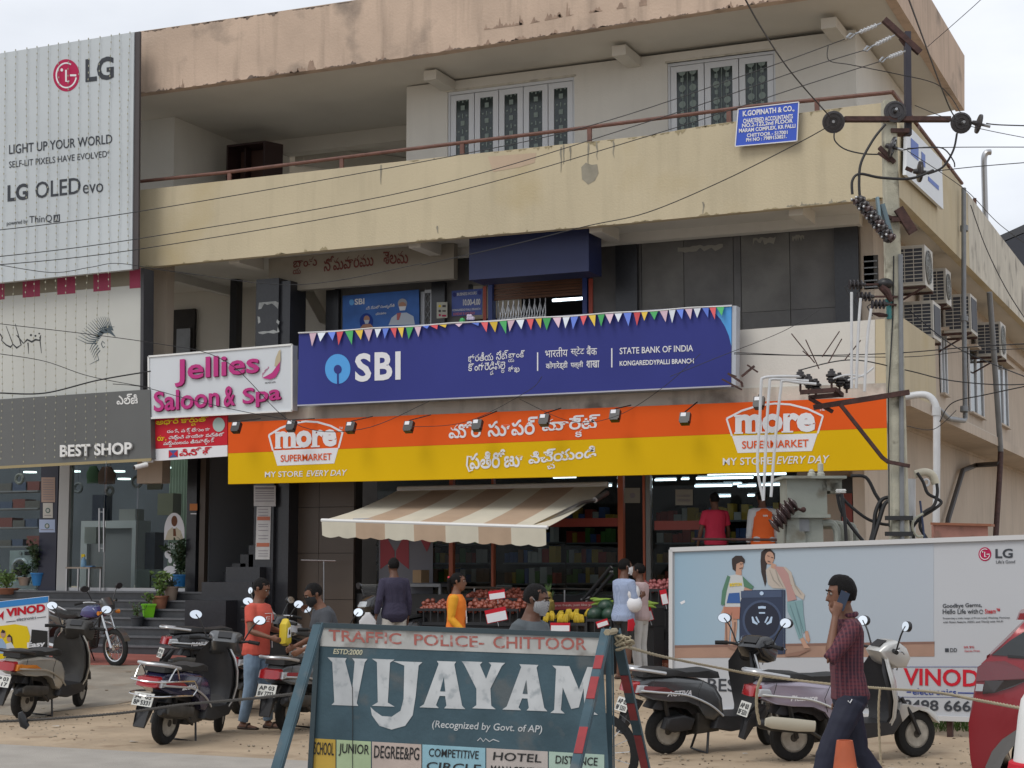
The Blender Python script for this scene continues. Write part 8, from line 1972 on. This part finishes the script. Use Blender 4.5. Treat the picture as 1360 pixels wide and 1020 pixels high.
# ------------------------------------------------------------------ small banner stand at the far left
vs_ = thing('shop_standee', 'tilted shop banner with red lettering and a yellow panel at the left edge', 'banner')
pV = Plane(CAM + ray(30, 830) * 21.6, -FW)
slab(vs_, 'panel', m_printw, pV, [(-40, 930), (64, 905), (64, 792), (-40, 803.5)], .04)
flat(vs_, 'blue_band', M('band_blue', (.03, .22, .55), .5), pV, [(-40, 812), (64, 800), (64, 792), (-40, 803.5)]); txt(vs_, 'VINOD', m_red, pV, (8, 819.5), (60, 812.5), 11, .05, off=.005); txt(vs_, 'electronics', m_tx, pV, (22, 825), (48, 822), 4.5, .0, off=.005)
flats(vs_, 'cross_emblem', m_red, pV, [[(-8, 812), (3, 818), (-8, 826)], [(5, 811), (0, 817), (4, 824)]], .005)
flats(vs_, 'rule', m_tx, pV, [[(8, 826.5), (21, 825), (21, 824.2), (8, 825.7)], [(49, 821), (61, 819.5), (61, 818.7), (49, 820.2)]], .005)
flats(vs_, 'yellow_panel', m_yel, pV, [[(-40, 880), (30, 872), (38, 860), (40, 845), (36, 832), (20, 829), (-40, 836)]], .005)
flats(vs_, 'printed_couple', psk, pV, [circ(4, 842, 3.4, 5), circ(12, 848, 3.2, 4.5)], .009); flats(vs_, 'printed_couple', M('print_paleblue', (.3, .42, .6), .6), pV, [[(-3, 848), (3, 848), (8, 856), (9, 868), (-4, 868)]], .008); flats(vs_, 'printed_couple', m_whitesign, pV, [[(8, 855), (15, 853), (20, 862), (20, 868), (9, 868)]], .007); flats(vs_, 'printed_couple', ph2, pV, [[(1, 840), (3, 836), (7, 838), (6, 841)], [(9, 846), (12, 842), (16, 846), (17, 856), (15, 853), (14, 846)]], .011)
flat(vs_, 'black_panel', m_black, pV, [(34, 875), (63, 868), (63, 838), (42, 836), (41, 850)], .006); txt(vs_, 'Easy', m_printw, pV, (36, 862.5), (60, 860), 9, .04, off=.01)
MB().bb((pV(0, 900).x - .02, pV(0, 900).y, .1), (pV(0, 900).x + .02, pV(0, 900).y + .04, pV(0, 900).z)).build('stand_leg', m_grey, vs_)
q = CAM + ray(4, 935) * 19.3
# ------------------------------------------------------------------ potted plants on the steps
def pot_plant(label, px, ybot, wpx, hpx, mat, step_i, ph_px, leafm, dens=60, leaf=.07, spread=1.0, seed=1):
 t = thing('potted_plant', label, 'potted plant')
 Y = 24.3 + .27 * step_i + .14; zt = zb0 + .15 * (step_i + 1) if step_i < 7 else ZF
 c = PY(Y)(px, ybot); c = V((c.x, Y, zt)); s = (c - CAM).dot(FW) / F; r = wpx * s / 2; h = hpx * s
 MB().lathe([(r * .68, 0), (r * .95, h * .88), (r * 1.05, h * .88), (r * 1.05, h), (r * .9, h), (r * .88, h * .9), (.01, h * .88)], c, (0, 0, 1), 20 if mat.name != 'pot_green' else 4).build('pot', mat, t)
 rr = random.Random(seed); st_ = MB(); lf = MB(); H_ = ph_px * s
 for k in range(7):
  a = rr.uniform(0, 6.28); sp_ = rr.uniform(.2, 1) * r * 1.5 * spread; tip = c + V((math.cos(a) * sp_, math.sin(a) * sp_, h + H_ * rr.uniform(.5, 1)))
  pts = smooth_path([c + V((0, 0, h * .85)), c + V((math.cos(a) * sp_ * .3, math.sin(a) * sp_ * .3, h + H_ * .35)), tip], 5); st_.tube(pts, .006, 4)
  for j in range(dens // 7):
   b = pts[rr.randrange(3, len(pts))] + V((rr.uniform(-.05, .05), rr.uniform(-.05, .05), rr.uniform(-.04, .05))); d = V((rr.uniform(-1, 1), rr.uniform(-1, 1), rr.uniform(-.6, .8))).normalized(); w_ = d.cross(V((rr.uniform(-1, 1), rr.uniform(-1, 1), rr.uniform(-1, 1)))).normalized() * leaf * .22; L = leaf * rr.uniform(.6, 1.3)
   lf.add([b, b + d * L * .5 + w_, b + d * L, b + d * L * .5 - w_], [(0, 1, 2, 3)])
 st_.build('stems', M('plant_stem', (.08, .07, .03), .8), t); lf.build('leaves', leafm, t, props={'kind': 'stuff'}); return t
lf1 = M('leaf_green', (.06, .12, .03), .6, var=.5, vs=9); lf2 = M('leaf_fresh', (.13, .22, .05), .6, var=.4, vs=9); lf3 = M('leaf_dark', (.035, .07, .025), .6, var=.5, vs=9)
m_pb = M('pot_blue', (.02, .17, .42), .4); m_pt = M('pot_terracotta', (.34, .14, .08), .8, var=.2, vs=9); m_pc = M('pot_cream', (.34, .26, .20), .8); m_pg = M('pot_green', (.17, .52, .01), .4); m_pk = M('pot_black', (.04, .045, .05), .6)
pot_plant('bushy plant in a blue pot on the top step, right of the shop front', 240, 788, 24, 16, m_pb, 6.6, 50, lf3, 420, .10, 1.5, 1)
pot_plant('bare cream pot beside the right blue pot on the steps', 227, 800, 20, 18, m_pc, 5, 12, lf3, 60, .06, .8, 2)
pot_plant('green plant in a terracotta pot behind the lime green pot', 212, 810, 23, 17, m_pt, 4, 36, lf2, 220, .10, 1.2, 3)
pot_plant('lime green square pot with a small plant on the steps', 197, 822, 24, 18, m_pg, 3, 16, lf2, 50, .09, .7, 4)
pot_plant('small black pot with red flowers, lowest on the steps', 182, 832, 18, 13, m_pk, 2, 17, lf1, 120, .05, .7, 5)
pot_plant('dark bushy plant in a blue pot left of the steel post', 51, 790, 22, 17, m_pb, 6.6, 46, lf3, 380, .10, 1.5, 6)
pot_plant('plant in a grey brown pot, second from the left edge', 32, 793, 18, 11, m_pc, 6.6, 20, lf1, 140, .08, 1.1, 7)
pot_plant('pale green plant in a wide terracotta pot at the left edge', 8, 800, 34, 8, m_pt, 5.5, 26, lf2, 260, .09, 1.0, 8)
# side table with spray bottle
tt = thing('side_table', 'small steel side table standing before the glass door', 'table')
Yt = 25.95; q = PY(Yt); a, b = q(96, 753), q(128, 752); zt = a.z
MB().bb((a.x, Yt - .2, zt - .03), (b.x, Yt + .18, zt)).build('top', M('table_tan', (.30, .25, .2), .5), tt)
for x in (a.x + .02, b.x - .02):
 for y in (Yt - .18, Yt + .16): MB().bb((x - .015, y - .015, ZF), (x + .015, y + .015, zt - .03)).build('leg', m_steel, tt)
sb_ = thing('spray_bottle', 'pale blue spray bottle with a yellow nozzle on the small side table', 'bottle')
c = q(111, 752); c.z = zt
MB().lathe([(.05, 0), (.055, .02), (.05, .12), (.02, .17), (.018, .19)], c, (0, 0, 1), 14).build('body', M('bottle_blue', (.20, .38, .55), .3), sb_); MB().box(c + V((-.015, 0, .215)), (.07, .025, .05)).box(c + V((-.04, 0, .19)), (.012, .02, .05)).build('nozzle', m_yel, sb_)
o = MB().box(c + V((.16, 0, .012)), (.16, .1, .022)).build('folded_cloth', M('cloth_blue', (.1, .22, .4), .8)); tag(o, 'folded blue cloth beside the spray bottle', 'cloth')
# washing machine behind the glass
wm = thing('washing_machine', 'white front loading washing machine behind the leftmost glass', 'washing machine')
q = PY(26.9); a, b = q(12, 775), q(43, 731); m_wm = M('appliance_white', (.50, .55, .55), .35)
MB().bb((a.x, 26.9, a.z), (b.x, 27.45, b.z)).build('cabinet', m_wm, wm); cc = q(27.5, 755); r = (b.x - a.x) * .40
MB().lathe([(r, 0), (r, .02), (r * .8, .04), (r * .72, .03)], cc, (0, -1, 0), 28).build('door_ring', m_steel, wm); MB().lathe([(r * .74, .025), (r * .5, .045), (.01, .05)], cc, (0, -1, 0), 28).build('door_glass', m_cg, wm)
MB().bb((q(33, 738).x, 26.885, q(33, 737.5).z), (q(42, 738).x, 26.897, q(33, 732.5).z)).build('display', m_black, wm); MB().cyl(q(28, 735), q(28, 735) - V((0, .03, 0)), .03, n=12).build('dial', m_steel, wm)
MB().bb((a.x - .3, 26.8, ZF), (b.x + .2, 27.6, a.z - .003)).build('display_plinth', m_counter if 0 else mw, gf)
# ------------------------------------------------------------------ fruit stand
m_crate = M('crate_black', (.018, .018, .02), .6); m_pom = M('pomegranate', (.34, .085, .05), .45, var=.4, vs=9); m_org = M('orange_fruit', (.62, .24, .02), .55); m_ban = M('banana_yellow', (.60, .42, .02), .55, var=.35, vs=8); m_wmn = M('watermelon', (.02, .06, .035), .4, var=.4, vs=12); m_on = M('onion', (.36, .10, .10), .5, var=.3, vs=9); m_pine = M('pineapple', (.30, .22, .05), .8, var=.4, vs=20); m_corn = M('corn_husk', (.22, .34, .04), .7, var=.3, vs=9)
def crate(label, x0, x1, ytop, Y, h=.26, dep=.5):
 t = thing('fruit_crate', label, 'crate', group='black crates of the fruit stand'); q = PY(Y); a = q(x0, ytop); b = q(x1, ytop); z1 = (a.z + b.z) / 2; z0 = z1 - h; zg = gz(Y)
 mb = MB(); mb.bb((a.x, Y, z0), (b.x, Y + .015, z0 + .05)); mb.bb((a.x, Y, z1 - .04), (b.x, Y + .015, z1)); n = max(3, int((b.x - a.x) / .12))
 for k in range(n + 1): x = a.x + (b.x - a.x - .02) * k / n; mb.bb((x, Y + .001, z0 + .05), (x + .02, Y + .014, z1 - .04))
 mb.build('front_slats', m_crate, t); MB().bb((a.x, Y + .02, z0), (b.x, Y + dep, z0 + .02)).build('base', m_crate, t); MB().bb((a.x, Y + .10, z0 + .02), (b.x, Y + .11, z1 - .02)).build('liner', m_dark, t)
 mb = MB(); mb.bb((a.x, Y + .02, z0 + .02), (a.x + .015, Y + dep, z1)); mb.bb((b.x - .015, Y + .02, z0 + .02), (b.x, Y + dep, z1)); mb.build('side_panels', m_crate, t)
 if z0 - zg > .05: MB().bb((a.x + .01, Y + .03, zg - .05), (b.x - .01, Y + dep, z0 - .003)).build('stand', m_crate, t)
 return a.x, b.x, z1
def heap(name, label, x0, x1, z, Y, r, n, mat, dep=.42, seed=1, squash=1):
 mb = MB(); rr = random.Random(seed); W_ = x1 - x0
 rows = max(1, int(dep / (r * 1.7))); cols = max(1, int(W_ / (r * 1.9)))
 for j in range(rows):
  for i in range(cols):
   for l_ in range(2 if rr.random() < .6 else 1):
    mb.ball((x0 + (i + .5 + rr.uniform(-.15, .15)) * W_ / cols, Y + .06 + j * r * 1.8, z - .03 + j * r * .5 + l_ * r * 1.1 + rr.uniform(-.015, .015)), [r * rr.uniform(.82, 1.12)] * 3, 7, 5)
 o = mb.build(name, mat); o['kind'] = 'stuff'; o['label'] = label; return o
X0, X1, z = crate('black crate of oranges by the man in purple', 484, 520, 806, 23.4); heap('orange_heap', 'heap of oranges in the leftmost crate', X0, X1, z, 23.4, .042, 0, m_org)
X0, X1, z = crate('black crate of pomegranates behind the black scooter', 552, 592, 808, 23.5); heap('pomegranate_heap', 'heap of pomegranates in the crate behind the black scooter', X0, X1, z, 23.5, .042, 0, m_pom, seed=2)
X0, X1, z = crate('lower black crate of pomegranates right of the woman in orange', 618, 688, 808, 23.5); heap('pomegranate_heap', 'heap of pomegranates in the lower crate by the woman', X0, X1, z, 23.5, .045, 0, m_pom, seed=3)
X0, X1, z = crate('upper black crate of pomegranates right of the woman in orange', 618, 692, 794, 24.1); heap('pomegranate_heap', 'heap of pomegranates in the upper crate by the woman', X0, X1, z, 24.1, .045, 0, m_pom, seed=4)
X0, X1, z = crate('black crate of bananas right of the man with the checked mask', 712, 778, 827, 23.2)
mb = MB(); rr = random.Random(9)
for k in range(26):
 cx = rr.uniform(X0 + .06, X1 - .06); cyy = 23.2 + rr.uniform(.05, .38); a0 = rr.uniform(-.6, .6)
 for j in range(4):
  a_ = a0 + j * .22 - .3; mb.limb([(V((cx, cyy, z + .10 + (cyy - 23.2) * .25)), .008), (V((cx + math.sin(a_) * .05, cyy - .03, z + .09 + (cyy - 23.2) * .25)), .019), (V((cx + math.sin(a_) * .10, cyy - .05, z + .03 + (cyy - 23.2) * .25)), .018), (V((cx + math.sin(a_) * .12, cyy - .05, z - .01 + (cyy - 23.2) * .25)), .006)], 6)
o = mb.build('banana_bunches', m_ban); o['kind'] = 'stuff'
X0, X1, z = crate('black crate of watermelons left of the man in light blue', 778, 812, 822, 23.2)
for k, (dx, dy, dz, lb_) in enumerate(((.10, .12, .06, 'dark watermelon at the left of the watermelon crate'), (.33, .12, .06, 'dark watermelon at the right of the watermelon crate'), (.20, .30, .17, 'dark watermelon on top at the back of the crate'))):
 o = MB().ball((X0 + dx, 23.2 + dy, z + dz), (.125, .11, .11), 16, 10).build('watermelon', m_wmn); tag(o, lb_, 'watermelon')
X0, X1, z = crate('black crate holding pineapples behind the checked mask', 716, 738, 815, 23.6)
for k, (px, py) in enumerate(((722, 806), (731, 804), (728, 794))):
 c = PY(23.7)(px, py); t = thing('pineapple', ['pineapple at the left of the pineapple crate', 'pineapple at the right of the pineapple crate', 'pineapple highest on the pineapple crate'][k], 'pineapple')
 MB().lathe([(.02, -.10), (.06, -.07), (.07, 0), (.06, .07), (.02, .10)], c, (0, -.3, 1), 12).build('fruit', m_pine, t); mb = MB()
 for j in range(12): a_ = R(j * 30); mb.add([c + V((math.cos(a_) * .02 - .01, math.sin(a_) * .02, .09)), c + V((math.cos(a_) * .02 + .01, math.sin(a_) * .02, .09)), c + V((math.cos(a_) * .06, math.sin(a_) * .06, .20 + .02 * (j % 3)))], [(0, 1, 2)])
 mb.build('crown', lf1, t)
def corn(label, px0, px1, py, Y, seed):
 mb = MB(); rr = random.Random(seed)
 for k in range(9):
  c = PY(Y)(rr.uniform(px0, px1), py + rr.uniform(-3, 3)); d = V((rr.uniform(.5, 1), rr.uniform(-.3, .3), rr.uniform(-.25, .25))).normalized() * .11
  mb.limb([(c - d, .012), (c - d * .4, .03), (c + d * .4, .026), (c + d * 1.2, .004)], 7)
 o = mb.build('corn_cobs', m_corn); o['kind'] = 'stuff'; o['label'] = label
crate('black crate of corn behind the watermelons', 786, 812, 804, 23.8); corn('green corn cobs behind the watermelons', 792, 808, 799, 23.9, 2)
crate('black crate of corn at the right of the two people', 842, 868, 808, 23.6); corn('green corn cobs right of the two people', 846, 864, 802, 23.65, 3)
X0, X1, z = crate('black crate of onions at the top right of the fruit stand', 842, 886, 782, 24.2, .3); heap('onion_heap', 'heap of onions in the top right crate', X0, X1, z, 24.2, .035, 0, m_on, seed=7)
crate('empty black crate under the onions', 845, 884, 812, 24.15, .3); crate('lowest black crate under the onions', 846, 882, 850, 24.1, .3)
for i, (x, y, w_, h_, Y, ang, lb_) in enumerate(((660, 790, 22, 12, 23.45, -8, 'tilted red and white price card between the two pomegranate crates'), (659, 817, 28, 18, 23.1, -12, 'large tilted red and white price card below the pomegranates'), (744, 833, 26, 12, 23.0, 0, 'white price card with red top before the bananas'), (800, 828, 16, 9, 23.0, -18, 'small tilted price card below the watermelons'), (861, 816, 11, 18, 23.4, -18, 'upright tilted price card under the corn'), (882, 793, 9, 20, 23.95, -12, 'narrow price card hanging by the onions'))):
 t = thing('price_card', lb_, 'price card', group='red and white price cards'); pq = PY(Y); ca, sa = math.cos(R(ang)), math.sin(R(ang))
 def rc(a, b): return (x + a * ca - b * sa, y + a * sa + b * ca)
 slab(t, 'card', m_red, pq, [rc(-w_ / 2, h_ / 2), rc(w_ / 2, h_ / 2), rc(w_ / 2, -h_ / 2), rc(-w_ / 2, -h_ / 2)], .008); slab(t, 'white_field', m_printw, pq, [rc(-w_ / 2 + .8, h_ / 2 - .8), rc(w_ / 2 - .8, h_ / 2 - .8), rc(w_ / 2 - .8, -h_ / 2 + h_ * .3), rc(-w_ / 2 + .8, -h_ / 2 + h_ * .3)], .003, off=.004)
 MB().cyl(pq(*rc(0, h_ / 2), -.012), pq(*rc(0, h_ / 2 + 6), -.012), .006, n=5).build('stick', m_steel, t)
rs = thing('red_display_band', 'dark red band with faded white lettering behind the bananas', 'sign'); pq = PY(24.0)
slab(rs, 'panel', M('band_darkred', (.22, .03, .03), .6), pq, [(732, 810), (792, 809), (792, 799), (732, 800)], .01); txt(rs, 'Farm fresh, just like you', M('band_print', (.45, .3, .28), .6), pq, (734, 806.5), (790, 805.5), 4, .01)
# bollards under the neighbours' wall: pinkish wall right of the pole and grass bank
lw = thing('lane_wall', 'low weathered pink wall across the lane just right of the white pipe', 'wall')
q = PD(21.5); a = q(1242, 697); b = q(1312, 699)
MB().prism([V((a.x, a.y, 0)), V((b.x, b.y, 0)), V((b.x, b.y, b.z)), V((a.x, a.y, a.z))], FW * .2 - V((0, 0, FW.z * .2))).build('wall', M('pink_plaster', (.42, .21, .17), .9, var=.3, vs=4, dirt=(.2, .13, .1), ds=4), lw)
MB().prism([V((a.x - .05, a.y - .05, a.z)), V((b.x + .05, b.y - .05, b.z)), V((b.x + .05, b.y - .05, b.z + .03)), V((a.x - .05, a.y - .05, a.z + .03))], (0, .3, 0)).build('coping', m_pt, lw)
# ------------------------------------------------------------------ put each empty at the base of its thing
bpy.context.view_layer.update()
kids = {}
for o in bpy.data.objects:
 if o.parent: kids.setdefault(o.parent, []).append(o)
for o in list(bpy.data.objects):
 if o.parent or o.type != 'EMPTY' or o.location.length > 0 or o not in kids: continue
 lo = V((1e9,) * 3); hi = V((-1e9,) * 3)
 for c in kids[o]:
  if c.type != 'MESH' or not c.data.vertices: continue
  for q in c.bound_box:
   w = c.matrix_local @ V(q)
   lo = V(map(min, lo, w)); hi = V(map(max, hi, w))
 base = V(((lo.x + hi.x) / 2, (lo.y + hi.y) / 2, lo.z))
 o.location = base
 for c in kids[o]: c.location = c.location - base
